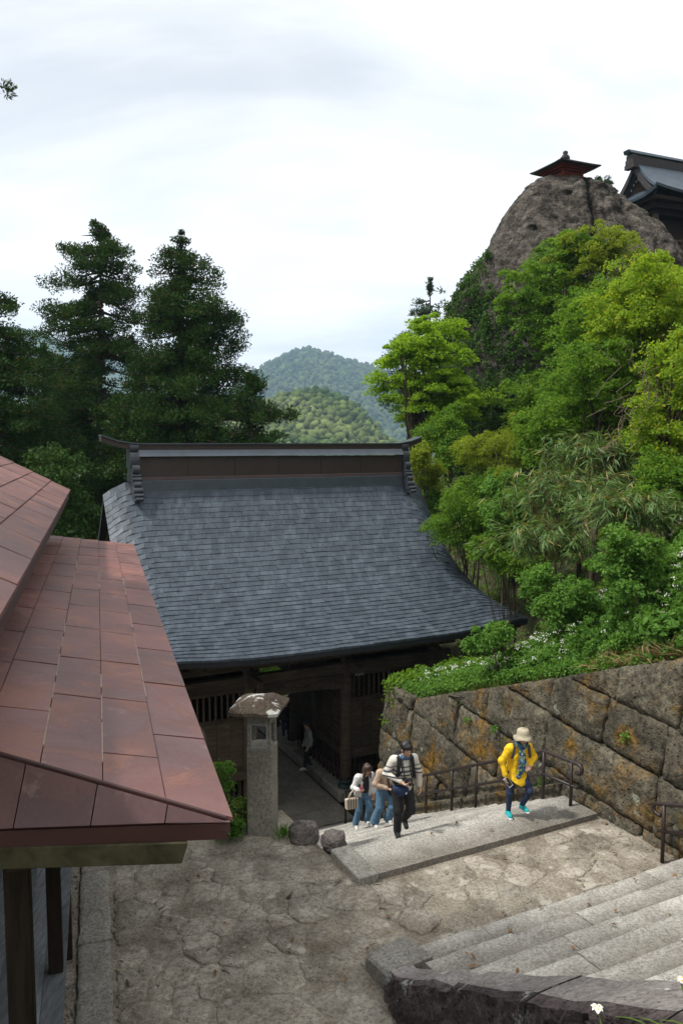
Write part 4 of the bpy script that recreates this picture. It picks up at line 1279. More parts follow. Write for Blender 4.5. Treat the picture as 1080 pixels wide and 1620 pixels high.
# upper roof
UK = 0.54
def UR(e, d): return -0.95 + UK * d
uroof = None
V = []; F = []
for off in (-0.015, -0.08):
    for d in (0, 2.6):
        for e in (-1.5, E_END): V.append(HA(e, -1.2 - d, UR(e, d) + off))
uroof = mesh('upper_roof', V, [(0, 1, 3, 2), (4, 6, 7, 5), (0, 4, 5, 1), (1, 5, 7, 3), (0, 2, 6, 4), (2, 3, 7, 6)], M['copper_d'], hall)
HU = lambda e, p, z: HA(e, p - 1.2, z)
for r in range(8):
    d0, d1 = r * CWD - (0.02 if r == 0 else 0), (r + 1) * CWD
    e = -1.5; nx = -1.5 + [0.5, 1.0, 0.2, 0.7, 1.1, 0.4, 0.9, 0.3][r]
    while e < E_END - 0.05:
        b = nx if nx < E_END - 0.25 else E_END
        panel(uroof, UR, (lambda d, e=e: e), (lambda d, b=b: b), d0, d1, fr=HU)
        e = b; nx = b + random.uniform(1.1, 1.25)
MB().gbox(-1.4, E_END - 0.02, -1.3, -1.215, -1.12, -0.968, lambda a, b, z: HA(a, b, z)).build('upper_fascia', M['copper_d'], hall)
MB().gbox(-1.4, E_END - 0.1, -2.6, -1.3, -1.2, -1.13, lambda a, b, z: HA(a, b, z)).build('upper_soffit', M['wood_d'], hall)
# far slope and closing gable of the upper roof
V = [HA(-1.5, -3.8, 0.43), HA(E_END, -3.8, 0.43), HA(E_END, -6.6, -1.1), HA(-1.5, -6.6, -1.1)]
mesh('rear_roof', V + [(a, b, c - 0.08) for a, b, c in V], [(0, 1, 2, 3), (4, 7, 6, 5), (0, 4, 5, 1), (1, 5, 6, 2), (2, 6, 7, 3), (3, 7, 4, 0)], M['copper_d'], hall)
# body, veranda and posts
HF = lambda a, b, z: HA(a, b, z)
for k in range(36):
    e = 0.75 + k * 0.32
    MB().gbox(e + 0.004, e + 0.316, -2.56, -2.5, -4.78, -1.14, HF).build('wall_board', M['wood_d'], hall)
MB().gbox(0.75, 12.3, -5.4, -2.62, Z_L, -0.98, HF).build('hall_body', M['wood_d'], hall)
for k in range(8):
    p = -1.05 - k * 0.185
    MB().gbox(0.1, 12.2, p - 0.181, p, -4.86, -4.80 + random.uniform(-0.004, 0.004), HF).build('veranda_plank', M['wood_blue'], hall)
MB().gbox(0.1, 12.2, -1.18, -1.075, -5.06, -4.864, HF).build('veranda_beam', M['wood_d'], hall)
for (e, p, hw) in ((0.62, -1.17, 0.072), (3.07, -1.13, 0.062), (5.6, -1.13, 0.062), (8.2, -1.13, 0.062), (11.9, -1.13, 0.062)):
    MB().gbox(e - hw, e + hw, p - hw, p + hw, -4.795, -2.30, HF).build('veranda_post', M['wood_x'], hall, False, 0.008)
    MB().gbox(e - hw, e + hw, p - hw - 0.03, p + hw - 0.03, Z_L - 0.1, -5.07, HF).build('floor_post', M['wood_d'], hall, False, 0.008)
MB().gbox(0.4, 12.2, -1.2, -1.06, -2.42, -2.302, HF).build('post_beam', M['wood_d'], hall)

# ---------------------------------------------------------------- stone lantern
c = PZ(414, 1322, Z_L); LX, LY = c[0], c[1] + 0.2
lan = empty('stone_lantern', (LX, LY, Z_L), 'tall square stone lantern post with a lichen-covered slab cap', 'stone lantern')
LR_ = math.radians(-9)
def LF(a, b, z): return (LX + a * math.cos(LR_) - b * math.sin(LR_), LY + a * math.sin(LR_) + b * math.cos(LR_), Z_L + z)
hw0, hw1 = 0.205, 0.195
# shaft, then four corner posts around the light chamber, then the head
MB().gbox(-hw0, hw0, -hw0, hw0, -0.2, 1.44, LF).build('shaft', M['lantern'], lan, False, 0.012)
for a in (-1, 1):
    for b in (-1, 1):
        x0, x1 = sorted((a * hw1, a * (hw1 - 0.055))); y0, y1 = sorted((b * hw1, b * (hw1 - 0.055)))
        MB().gbox(x0, x1, y0, y1, 1.442, 1.84, LF).build('chamber_post', M['lantern'], lan, False, 0.008)
MB().gbox(-hw1, hw1, -hw1, hw1, 1.842, 2.02, LF).build('head_block', M['lantern'], lan, False, 0.01)
m = MB()
for a in (-0.108, 0.108):
    for z0, z1 in ((1.505, 1.525), (1.80, 1.828)):
        pass
m.gbox(-0.139, 0.139, -0.200, -0.188, 1.444, 1.464, LF); m.gbox(-0.139, 0.139, -0.200, -0.188, 1.818, 1.838, LF)
m.gbox(-0.139, -0.119, -0.200, -0.188, 1.4645, 1.8175, LF); m.gbox(0.119, 0.139, -0.200, -0.188, 1.4645, 1.8175, LF)
m.build('window_frame', M['white_carve'], lan)
# cap: irregular hipped slab
V = []; F = []
prof = [(0.41, 2.02), (0.46, 2.035), (0.465, 2.085), (0.34, 2.165), (0.25, 2.215), (0.20, 2.235)]
nn = 28
for k, (r, z) in enumerate(prof):
    for i in range(nn):
        t = 2 * math.pi * i / nn + math.pi / 4
        q = 1 / max(abs(math.cos(t)), abs(math.sin(t)))
        rr = 0.87 * r * q * (1 + 0.05 * float(fbm(np.array([math.cos(t) * 2, math.sin(t) * 2, z * 3]), 3, 4)))
        V.append(LF(rr * math.cos(t) - 0.045, rr * math.sin(t), z + 0.035 * float(fbm(np.array([rr * math.cos(t) * 5, rr * math.sin(t) * 5, 1.1]), 3, 7)) * (k > 0)))
for k in range(len(prof) - 1):
    for i in range(nn): F.append((k * nn + i, k * nn + (i + 1) % nn, (k + 1) * nn + (i + 1) % nn, (k + 1) * nn + i))
V.append(LF(-0.045, 0, 2.25)); ci = len(V) - 1
for i in range(nn): F.append(((len(prof) - 1) * nn + i, (len(prof) - 1) * nn + (i + 1) % nn, ci))
F.append(tuple(range(nn - 1, -1, -1)))
mesh('cap', V, F, M['lantern_cap'], lan)
# mossy stone behind the hall corner
c = P(322, 1170, 13.6); boulder('boulder', (c[0] - 0.1, c[1], c[2] - 0.3), (0.16, 0.2, 0.5), 'tall pale lichened stone between the copper roof and the lantern', 15, 'lantern_cap')

# ---------------------------------------------------------------- handrails
def handrail(pts_top, posts, label, curl_dir, h2=0.42, name='handrail', low=None):
    r = empty(name, posts[0][0], label, 'handrail')
    for b, t in posts:
        MB().tube([(b[0], b[1], b[2] - 0.1), t], 0.031, 8).build('post', M['iron'], r, True)
    c0 = np.array(pts_top[0], float); d = np.array(curl_dir, float)
    curl = [c0 + d * (0.10 * math.sin(t)) + np.array([0, 0, -0.085 * (1 - math.cos(t))]) for t in np.linspace(math.pi * 1.15, 0, 9)]
    MB().tube(curl + [np.array(p) for p in pts_top[1:]], 0.033, 8).build('top_rail', M['iron'], r, True)
    lo = low or [(p[0], p[1], p[2] - h2) for p in pts_top]
    MB().tube([np.array(lo[0])] + [np.array(p) for p in lo[1:]], 0.027, 8).build('lower_rail', M['iron'], r, True)
    return r
RU = 9.42
wposts = [10.05, 10.75, 11.75, 12.75, 13.6, 14.6, 15.6, 16.6, 17.6, 18.6]
def rz(w): return Z_L + TOPS + (0 if w < 10.6 else -(w - 10.6) * 0.5)
posts = [(G(RU, w, walk(RU, w)), G(RU, w, rz(w) + 0.80)) for w in wposts]
top = [G(RU, w, rz(w) + 0.80) for w in [9.90] + wposts[1:]]
handrail(top, posts, 'brown iron handrail running down beside the retaining wall', (SA, -CA, 0))
RU2 = 9.45
w2 = [8.12, 7.0, 5.9]
def rz2(w): return Z_L + (UP0 - w) * 0.349 + 0.12
posts = [(G(RU2, w, walk(RU2, w) - 0.0), G(RU2, w, rz2(w) + 0.86)) for w in w2]
top = [G(RU2, w, rz2(w) + 0.86) for w in [8.22, 7.6, 7.0, 5.9, 4.6]]
handrail(top, posts, 'brown iron handrail starting at the upper steps by the wall', (-SA, CA, 0))
# ---------------------------------------------------------------- rock and buildings on it
RD = 46.0
rock_prof = [(279, 868, 906), (283, 845, 925), (290, 832, 940), (300, 823, 962), (315, 812, 985), (330, 803, 1004), (360, 783, 1040), (385, 765, 1060), (430, 738, 1085), (490, 710, 1110), (560, 700, 1130), (680, 695, 1150), (780, 690, 1160)]
py_ = np.array([p[0] for p in rock_prof], float); l_ = np.array([p[1] for p in rock_prof], float); r_ = np.array([p[2] for p in rock_prof], float)
rows = np.concatenate([np.linspace(279, 330, 40), np.linspace(332, 780, 190)])
na = 330
V = []
for y in rows:
    a, b = P(np.interp(y, py_, l_), y, RD), P(np.interp(y, py_, r_), y, RD)
    cx, hw = (a[0] + b[0]) / 2, (b[0] - a[0]) / 2
    for k in range(na):
        t = 2 * math.pi * k / na
        V.append((cx + hw * math.copysign(abs(math.cos(t)) ** 0.85, math.cos(t)), RD + 0.62 * hw * math.copysign(abs(math.sin(t)) ** 0.85, math.sin(t)), a[2]))
V = np.array(V)
ctr = np.array([V[:, 0].mean(), RD, 0])
nrm = V - ctr; nrm[:, 2] = 0; nrm /= np.linalg.norm(nrm, axis=1, keepdims=True) + 1e-6
rg = 1 - np.abs(fbm(V * np.array([0.42, 0.42, 0.30]), 4, 131)) * 2.2; rg2 = 1 - np.abs(fbm(V * np.array([1.1, 1.1, 0.7]), 4, 151)) * 2.2
disp = 0.50 * fbm(V * 0.28, 5, 31) - 0.34 * np.clip(rg - 0.55, 0, 1) * 1.6 - 0.18 * np.clip(rg2 - 0.6, 0, 1) * 1.8 + 0.30 * fbm(V * np.array([0.9, 0.9, 0.45]), 4, 37) + 0.10 * fbm(V * 2.6, 3, 41)
# deep vertical crack and small pits
xc = P(918, 330, RD)[0]
dx = V[:, 0] - (xc + 0.25 * fbm(V * np.array([0, 0, 0.6]), 3, 5)); 
disp -= np.where(V[:, 1] < RD, 0.75 * np.exp(-(dx / 0.13) ** 2), 0)
dx2 = V[:, 0] - (P(975, 350, RD)[0] + 0.45 * (P(975, 350, RD)[2] - V[:, 2]) * 0.5 + 0.2 * fbm(V * np.array([0, 0, 0.8]), 3, 15))
disp -= np.where(V[:, 1] < RD, 0.4 * np.exp(-(dx2 / 0.13) ** 2), 0)
pit = vnoise(V * 1.5, 51); disp -= np.where(pit > 0.80, (pit - 0.80) * 3.2, 0) * (V[:, 2] > 5)
V = V + nrm * disp[:, None]
nr = len(rows)
ii = np.arange(nr - 1)[:, None] * na + np.arange(na)[None]
jj = np.arange(nr - 1)[:, None] * na + (np.arange(na)[None] + 1) % na
F = np.stack([ii, jj, jj + na, ii + na], -1).reshape(-1, 4)
rock = bigmesh('rock_cliff', V, F, M['cliff'], None, False)
ROCKV, ROCKN = V, nrm
# cap
top = V[:na].mean(0) + np.array([0, 0, 0.15])
mesh('summit', list(V[:na]) + [top], [(i, (i + 1) % na, na) for i in range(na)], M['cliff'], rock)
tag(rock, 'huge bare brown crag rising above the trees under the little shrine', 'crag')

# small vermilion shrine on the crag
sx = P(896, 276, 45.5)
sh = empty('shrine', tuple(sx), 'small vermilion shrine with a dark pyramid roof on top of the crag', 'shrine')
SR = math.radians(24)
def SF(a, b, z): return (sx[0] + 0.80 * (a * math.cos(SR) - b * math.sin(SR)), sx[1] + 0.4 + 0.80 * (a * math.sin(SR) + b * math.cos(SR)), sx[2] + 0.85 * z)
MB().gbox(-0.78, 0.78, -0.78, 0.78, -1.2, 0.10, SF).build('body', M['red_wood'], sh)
for a in (-0.8, 0.8):
    for b in (-0.8, 0.8):
        MB().gbox(a - 0.08, a + 0.08, b - 0.08, b + 0.08, -1.6, 0.12, SF).build('pillar', M['red_wood'], sh)
for k, (hw, z0, z1) in enumerate(((0.95, 0.122, 0.22), (1.15, 0.222, 0.32), (1.32, 0.322, 0.38))):
    MB().gbox(-hw, hw, -hw, hw, z0, z1, SF).build('eave_bracket', M['red_wood'], sh)
V = []; F = []
nn = 24
for r, z in ((1.70, 0.385), (1.72, 0.45), (1.2, 0.66), (0.6, 0.92), (0.18, 1.10)):
    for i in range(nn):
        t = 2 * math.pi * i / nn + math.pi / 4; q = 1 / max(abs(math.cos(t)), abs(math.sin(t)))
        V.append(SF(r * q * math.cos(t), r * q * math.sin(t), z + 0.16 * max(0, q - 1.15) * (r / 1.7) ** 2))
for k in range(4):
    for i in range(nn): F.append((k * nn + i, k * nn + (i + 1) % nn, (k + 1) * nn + (i + 1) % nn, (k + 1) * nn + i))
F += [tuple(range(nn - 1, -1, -1)), tuple(4 * nn + i for i in range(nn))]
mesh('roof', V, F, M['far_dark'], sh)
MB().lathe(SF(0, 0, 1.08), [(0.26, 0), (0.26, 0.14), (0.16, 0.17), (0.2, 0.22), (0.1, 0.28), (0.15, 0.36), (0.13, 0.44), (0.02, 0.5)], 10).build('finial', M['far_dark'], sh, True)

# hall with a gabled roof at the right
BD = 52.0
BS = 1.32
c0 = P(1036, 292, BD)     # near eave corner
bh = empty('mountain_hall', (c0[0] + 2.5, c0[1] + 2.5, c0[2] - 5), 'dark timber mountain hall with a gabled bluish-grey roof behind the crag', 'temple hall')
ra = math.radians(22)
def BF(a, b, z):  # a along the ridge, b away across the gable
    return (c0[0] + BS * (a * math.cos(ra) - b * math.sin(ra)), c0[1] + BS * (a * math.sin(ra) + b * math.cos(ra)), c0[2] + BS * z)
WID = 4.2
LEN = 9.0
# skirt roof: front slope and gable-end slope, curved
def prof_z(t): return 1.15 * t ** 1.5 + 0.15 * t
V = []; F = []
nt, na2 = 9, 13
for i in range(nt):
    t = i / (nt - 1)
    d = 1.35 * t
    for k in range(na2):
        s = k / (na2 - 1)
        up = 0.28 * abs(2 * s - 1) ** 4 * (1 - t)
        V.append(BF(d, lerp(d, WID - d * 0.2, s), prof_z(t) * 0.75 + up - 0.28 * (1 - t) * 0 - 0.25 + 0.0))
for i in range(nt - 1):
    for k in range(na2 - 1):
        a = i * na2 + k; F.append((a, a + 1, a + na2 + 1, a + na2))
mesh('gable_skirt_roof', V, F, M['far_roof'], bh).modifiers.new('solid', 'SOLIDIFY').thickness = -0.18
V = []; F = []
nt = 14
for i in range(nt):
    t = i / (nt - 1)
    d = (WID / 2) * t
    z = -0.25 + 0.18 * d + 0.42 * d ** 1.75
    for k in range(17):
        s = k / 16
        a = lerp(min(d, 0.62), LEN, s)
        up = 0.28 * (1 - s) ** 6 * (1 - t) ** 2
        V.append(BF(a, d, z + up))
for i in range(nt - 1):
    for k in range(16):
        a = i * 17 + k; F.append((a, a + 1, a + 18, a + 17))
fr = mesh('main_roof', V, F, M['far_roof'], bh)
fr.modifiers.new('solid', 'SOLIDIFY').thickness = -0.16
ztop = -0.25 + 0.18 * (WID / 2) + 0.42 * (WID / 2) ** 1.75
V2 = [(v) for v in V]
V = []; F = []
for i in range(nt):
    t = i / (nt - 1); d = (WID / 2) * t; z = -0.25 + 0.18 * d + 0.42 * d ** 1.75
    for k in range(17): V.append(BF(lerp(min(d, 0.62), LEN, k / 16), WID - d, z))
for i in range(nt - 1):
    for k in range(16):
        a = i * 17 + k; F.append((a, a + 17, a + 18, a + 1))
mesh('rear_roof', V, F, M['far_roof'], bh).modifiers.new('solid', 'SOLIDIFY').thickness = 0.16
# gable: barge boards, wall and pale carving
for sgn in (0, 1):
    V = []; F = []
    for i in range(9):
        d = lerp(0.55, WID / 2, i / 8); z = -0.25 + 0.18 * d + 0.42 * d ** 1.75
        b = d if sgn == 0 else WID - d
        V += [BF(0.50, b, z + 0.0), BF(0.62, b, z + 0.0), BF(0.62, b, z - 0.34), BF(0.50, b, z - 0.34)]
    for i in range(8):
        for k in range(4): F.append((i * 4 + k, i * 4 + (k + 1) % 4, i * 4 + 4 + (k + 1) % 4, i * 4 + 4 + k))
    mesh('barge_board', V, F, M['far_dark'], bh)
zg = ztop
MB().add([BF(0.95, 0.7, 0.25), BF(0.95, WID - 0.7, 0.25), BF(0.95, WID / 2, zg - 0.2), BF(1.1, 0.7, 0.25), BF(1.1, WID - 0.7, 0.25), BF(1.1, WID / 2, zg - 0.2)], [(0, 1, 2), (3, 5, 4), (0, 2, 5, 3), (1, 4, 5, 2), (0, 3, 4, 1)]).build('gable_wall', M['wood_d'], bh)
m = MB()
for k in range(7):
    b = WID / 2 + (k - 3) * 0.17; m.ball(BF(0.86, b, zg - 0.72 - 0.045 * (k - 3) ** 2), (0.07, 0.07, 0.09), 6, 4)
m.build('gable_pendant', M['white_carve'], bh)
# ridge
MB().gbox(0.35, LEN, WID / 2 - 0.20, WID / 2 + 0.20, ztop - 0.05, ztop + 0.36, BF).build('ridge', M['far_dark'], bh)
MB().box8([BF(0.1, WID / 2 - 0.26, ztop + 0.46), BF(LEN, WID / 2 - 0.26, ztop + 0.37), BF(LEN, WID / 2 + 0.26, ztop + 0.37), BF(0.1, WID / 2 + 0.26, ztop + 0.46), BF(0.0, WID / 2 - 0.2, ztop + 0.60), BF(LEN, WID / 2 - 0.2, ztop + 0.47), BF(LEN, WID / 2 + 0.2, ztop + 0.47), BF(0.0, WID / 2 + 0.2, ztop + 0.60)]).build('ridge_cap', M['far_roof'], bh)
for q in range(3):
    MB().gbox(0.22, 0.5, WID / 2 - 0.34 + 0.06 * q, WID / 2 + 0.34 - 0.06 * q, ztop - 0.25 + 0.22 * q, ztop - 0.04 + 0.22 * q, BF).build('ridge_ornament', M['far_dark'], bh)
# cross roof further along the ridge
MB().box8([BF(4.2, -0.4, 0.1), BF(8.5, -0.4, 0.1), BF(8.5, 2.4, ztop - 0.1), BF(4.2, 2.4, ztop - 0.1), BF(4.2, -0.4, 0.3), BF(8.5, -0.4, 0.3), BF(8.5, 2.4, ztop + 0.35), BF(4.2, 2.4, ztop + 0.35)]).build('porch_roof', M['far_roof'], bh)
# under the eaves
for k, (o, z0, z1) in enumerate(((0.28, -0.50, -0.30), (0.6, -0.78, -0.51), (0.95, -1.0, -0.79))):
    MB().gbox(o, LEN, o, WID - o * 0.5, z0, z1, BF).build('eave_tier', M['wood_x'], bh)
for a, b in ((1.05, 1.05), (3.2, 1.05), (5.4, 1.05), (1.05, 3.0)):
    MB().gbox(a - 0.11, a + 0.11, b - 0.11, b + 0.11, -4.5, -1.0, BF).build('pillar', M['wood'], bh)
MB().gbox(1.3, LEN, 1.6, WID - 0.4, -4.5, -1.01, BF).build('hall_wall', M['wood_d'], bh)
MB().gbox(0.5, LEN, 0.5, WID, -3.25, -3.1, BF).build('veranda_floor', M['wood'], bh)
for z in (-2.9, -2.6, -2.35):
    MB().gbox(0.5, 5.5, 0.5, 0.58, z, z + 0.07, BF).build('veranda_rail', M['wood'], bh)
for k in range(6):
    MB().gbox(0.5 + k * 0.9, 0.6 + k * 0.9, 0.48, 0.6, -3.1, -2.2, BF).build('rail_post', M['wood'], bh)

# ---------------------------------------------------------------- foliage tools
def unit(a): return a / (np.linalg.norm(a, axis=-1, keepdims=True) + 1e-9)
def leafcloud(C, A, Nn, L, W, fold=0.18):
    """quads: one folded leaf each"""
    n = len(C)
    L = np.broadcast_to(np.asarray(L, float), (n,))[:, None]; W = np.broadcast_to(np.asarray(W, float), (n,))[:, None]
    A = unit(A); S = unit(np.cross(A, Nn)); U = np.cross(S, A)
    b = C - A * L * 0.5; t = C + A * L * 0.5 - U * L * 0.08
    m = C - A * L * 0.06
    l = m + S * W * 0.5 + U * W * fold; r = m - S * W * 0.5 + U * W * fold
    V = np.stack([b, r, t, l], 1).reshape(-1, 3)
    F = np.arange(n * 4).reshape(n, 4)
    return V, F
def clumps_to_leaves(CC, RR, per, L, W, flat=0.55, up=0.7, droop=0.25, out=None):
    n = len(CC) * per
    c = np.repeat(CC, per, 0); r = np.repeat(RR, per)[:, None]
    o = unit(rng.normal(0, 1, (n, 3))) * (rng.uniform(0, 1, (n, 1)) ** 0.45)
    o[:, 2] *= flat
    pos = c + o * r
    pos[:, 2] -= 0.35 * r[:, 0] * (o[:, 0] ** 2 + o[:, 1] ** 2)
    ax = o * np.array([1, 1, 0.3]) + rng.normal(0, 0.45, (n, 3)); ax[:, 2] -= droop
    nn = rng.normal(0, 0.45, (n, 3)); nn[:, 2] += up; nn += o * 0.5
    s = rng.uniform(0.7, 1.3, n)
    return leafcloud(pos, ax, unit(nn), L * s, W * s)
def tree_obj(name, label, cat, base, cc, rad, nclump, per, cr, L, W, mat, bark='bark', group=None, flat=0.55, up=0.7, droop=0.25, trunk_r=0.10, seed=0, shell=0.45, limbs=14, lobes=True):
    root = empty(name, tuple(base), label, cat, group)
    cc = np.array(cc, float); rad = np.array(rad, float)
    d = unit(rng.normal(0, 1, (nclump, 3)))
    q = shell + (1 - shell) * rng.uniform(0, 1, nclump) ** 0.6
    if lobes:
        q = q * (0.80 + 0.42 * (fbm(d * 1.6 + seed * 3.3, 3, seed)))
    C = cc + d * q[:, None] * rad
    if lobes and nclump >= 60:
        # several overlapping lobes give an uneven outline
        nl = 7
        ld = unit(rng.normal(0, 1, (nl, 3))); lc = ld * rng.uniform(0.25, 0.72, (nl, 1)); lr = rng.uniform(0.36, 0.60, nl)
        k = rng.integers(0, nl, nclump)
        C = cc + (lc[k] + d * (q * lr[k])[:, None]) * rad * 1.22
    st = rng.uniform(0, 1, nclump) < 0.14
    C[st] = cc + (C[st] - cc) * rng.uniform(1.03, 1.16, (st.sum(), 1))
    R = cr * rng.uniform(0.6, 1.35, nclump) * np.where(st, 0.6, 1)
    V, F = clumps_to_leaves(C, R, per, L, W, flat, up, droop)
    # trunk and limbs
    m = MB()
    base = np.array(base, float)
    fork = base + (cc - base) * 0.55 + np.array([rng.normal(0, .1), rng.normal(0, .1), 0])
    m.tube([base - np.array([0, 0, 0.3]), base * 0.5 + fork * 0.5 + rng.normal(0, 0.08, 3) * np.array([1, 1, 0]), fork, cc + np.array([0, 0, rad[2] * 0.35])], [trunk_r, trunk_r * 0.85, trunk_r * 0.7, trunk_r * 0.2], 7)
    for i in rng.choice(nclump, min(limbs, nclump), replace=False):
        e = C[i]; s = fork + (cc - fork) * rng.uniform(0.0, 0.8); mid = s * 0.5 + e * 0.5 + rng.normal(0, 0.08, 3) * rad
        m.tube([s, mid, e], [trunk_r * 0.45, trunk_r * 0.28, trunk_r * 0.1], 5, False)
    m.build('trunk', M[bark], root, True)
    bigmesh('crown', V, F, M[mat], root, False, 'stuff')
    return root
def gz(x, y):
    u, w = uw(x, y); return float(ground(np.array(u), np.array(w)))
def put_tree(name, label, cat, px, py, D, rx, rz_, nclump, per, cr, L, W, mat, ry=None, group=None, **k):
    c = P(px, py, D)
    g = gz(c[0], c[1]); g = min(g, c[2] - rz_ * 0.5)
    return tree_obj(name, label, cat, (c[0], c[1], g), c, (rx, ry or rx, rz_), nclump, per, cr, L, W, mat, group=group, seed=int(px + py), **k)

# ---------------------------------------------------------------- conifers
def conifer(name, label, prof, D, mat, seed, nb=170, tuft=(0.42, 0.7), per=46, L=0.24, W=0.055, trunk=0.32, dens=1.0, group=None, zlow=None, cat='cedar tree', gaps=0.0):
    """prof = [(py, left px, right px)] outline of the crown"""
    py = np.array([p[0] for p in prof], float); lf = np.array([p[1] for p in prof], float); rt = np.array([p[2] for p in prof], float)
    tx = (lf[0] + rt[0]) / 2
    top = P(tx, py[0], D)
    b = P(tx, py[-1], D)
    g = min(gz(b[0], b[1]), b[2] - 0.5)
    root = empty(name, (b[0], b[1], g), label, cat, group)
    m = MB(); C = []; R = []; U = []
    m.tube([(b[0], b[1], g - 0.4), (b[0], b[1], lerp(g, top[2], 0.5)), (top[0], top[1], top[2])], [trunk, trunk * 0.62, 0.03], 8)
    ys = py[0] + (py[-1] - py[0]) * (rng.uniform(0, 1, nb) ** 0.85)
    for y in ys:
        az = rng.uniform(0, 2 * math.pi)
        px_m = FPX / D
        wl = (tx - np.interp(y, py, lf)) / px_m; wr = (np.interp(y, py, rt) - tx) / px_m
        cs = math.cos(az)
        w = (wr if cs > 0 else wl) * abs(cs) + (wl + wr) / 2 * abs(math.sin(az))
        Lb = max(0.15, w * rng.uniform(0.70, 1.08))
        if rng.uniform() < gaps: Lb *= 0.45
        z = P(tx, y, D)[2]
        p0 = np.array([b[0] + (top[0] - b[0]), b[1], z + 0.05 * Lb])
        dirv = np.array([math.cos(az), math.sin(az), 0])
        tip = p0 + dirv * Lb + np.array([0, 0, -0.16 * Lb])
        mid = p0 + dirv * Lb * 0.5 + np.array([0, 0, -0.14 * Lb])
        m.tube([p0, mid, tip], [0.05 + 0.012 * Lb, 0.035, 0.012], 5, False)
        k = max(1, int((Lb - 0.2) / 0.42 * dens))
        for j in range(k):
            t = 0.22 + 0.78 * (j + rng.uniform(0, 1)) / k
            q = (1 - t) ** 2 * p0 + 2 * t * (1 - t) * mid + t * t * tip
            sp = 0.22 * Lb * t
            q = q + np.array([-dirv[1], dirv[0], 0]) * rng.normal(0, sp * 0.9) + np.array([0, 0, rng.uniform(0.0, 0.35)])
            C.append(q); R.append(rng.uniform(*tuft) * 0.85 * min(1, 0.5 + (y - py[0]) / 90.0))
    for y in np.linspace(py[0] + 1, py[0] + (py[-1] - py[0]) * 0.12, 7):
        C.append(np.array([top[0], top[1], P(tx, y, D)[2] - 0.1])); R.append(tuft[0] * 0.7)
    C = np.array(C); R = np.array(R)
    n = len(C) * per
    c = np.repeat(C, per, 0); r = np.repeat(R, per)[:, None]
    o = unit(rng.normal(0, 1, (n, 3))) * (rng.uniform(0, 1, (n, 1)) ** 0.5); o[:, 2] *= 0.75
    pos = c + o * r
    ax = o * 0.8 + np.array([0, 0, 0.35]) + rng.normal(0, 0.55, (n, 3))
    nn = unit(rng.normal(0, 1, (n, 3)))
    s = rng.uniform(0.7, 1.3, n)
    V, F = leafcloud(pos, ax, nn, L * s, W * s, 0.0)
    m.build('trunk', M['bark'], root, True)
    bigmesh('crown', V, F, M[mat], root, False, 'stuff')
    return root
CG = 'tall cedars beyond the gate'
conifer('cedar_tree', 'tall open-crowned cedar with ragged top, second from the hall roof', [(357, 148, 172), (380, 118, 195), (410, 105, 210), (440, 92, 212), (470, 78, 208), (500, 88, 215), (540, 78, 228), (590, 60, 236), (650, 46, 245), (720, 42, 250), (800, 50, 245), (870, 60, 240)], 40, 'cedar', 1, nb=185, gaps=0.12, per=150, group=CG, L=0.13, W=0.055)
conifer('cedar_tree', 'tall dense cedar with smooth pointed crown beside the distant mountain', [(375, 278, 294), (395, 262, 312), (430, 250, 330), (470, 240, 346), (500, 232, 358), (545, 228, 372), (560, 222, 350), (590, 215, 388), (630, 205, 418), (670, 200, 425), (720, 196, 432), (800, 200, 420)], 37, 'cedar', 2, nb=230, per=135, group=CG, L=0.13, W=0.055)
conifer('cedar_tree', 'dark cedar cut by the picture edge above the copper roof', [(440, -22, -8), (480, -50, 25), (510, -60, 42), (540, -70, 50), (600, -80, 52), (680, -90, 68), (760, -90, 80), (860, -90, 90)], 34, 'cedar', 3, nb=150, per=120, group=CG, L=0.13, W=0.06)
conifer('cedar_tree', 'shorter dark cedar filling the gap between two tall cedars', [(545, 62, 78), (580, 40, 105), (640, 20, 125), (720, 0, 140), (800, -5, 160), (880, 0, 170)], 46, 'cedar', 4, nb=130, per=80, group=CG, L=0.18, W=0.085)
conifer('cedar_tree', 'low dark young cedar behind the grey gate roof', [(600, 215, 230), (640, 180, 262), (700, 160, 290), (780, 140, 310), (860, 130, 320)], 44, 'cedar', 5, nb=110, per=80, group=CG, L=0.18, W=0.085)
conifer('cedar_tree', 'small cedar spilling past the end of the dense cedar', [(596, 394, 400), (620, 383, 416), (650, 370, 426), (690, 360, 430), (760, 350, 430)], 34, 'cedar', 9, nb=46, per=100, group=CG, L=0.16, W=0.07, trunk=0.15)
conifer('spruce_tree', 'thin dark conifer showing beside the crag above the bright maple', [(438, 677, 683), (455, 666, 696), (475, 655, 706), (495, 648, 704), (515, 630, 712), (560, 620, 720), (640, 610, 730)], 62, 'spruce', 6, nb=80, per=26, L=0.34, W=0.09, trunk=0.2, cat='conifer', tuft=(0.4, 0.7), dens=0.7)
put_tree('pine_tree', 'small dark pine behind the crag beside the little shrine', 'pine tree', 948, 294, 50, 0.85, 0.55, 26, 60, 0.32, 0.2, 0.05, 'spruce', trunk_r=0.08, lobes=True)
for k, (px, py, D, rx, rz_) in enumerate(((150, 830, 33, 2.2, 2.2), (60, 800, 30, 2.4, 2.4), (250, 740, 36, 3, 1.6), (340, 690, 39, 2.6, 2.2))):
    put_tree('evergreen_tree', ['dark bushy evergreen behind the corner of the grey roof', 'dark bushy evergreen above the upper copper roof', 'dark evergreen behind the grey ridge below two cedars', 'dark evergreen behind the grey ridge under the dense cedar'][k], 'evergreen', px, py, D, rx, rz_, 90, 90, 0.62, 0.16, 0.075, 'leaf_dark', group='dark evergreens under the cedars', trunk_r=0.14)

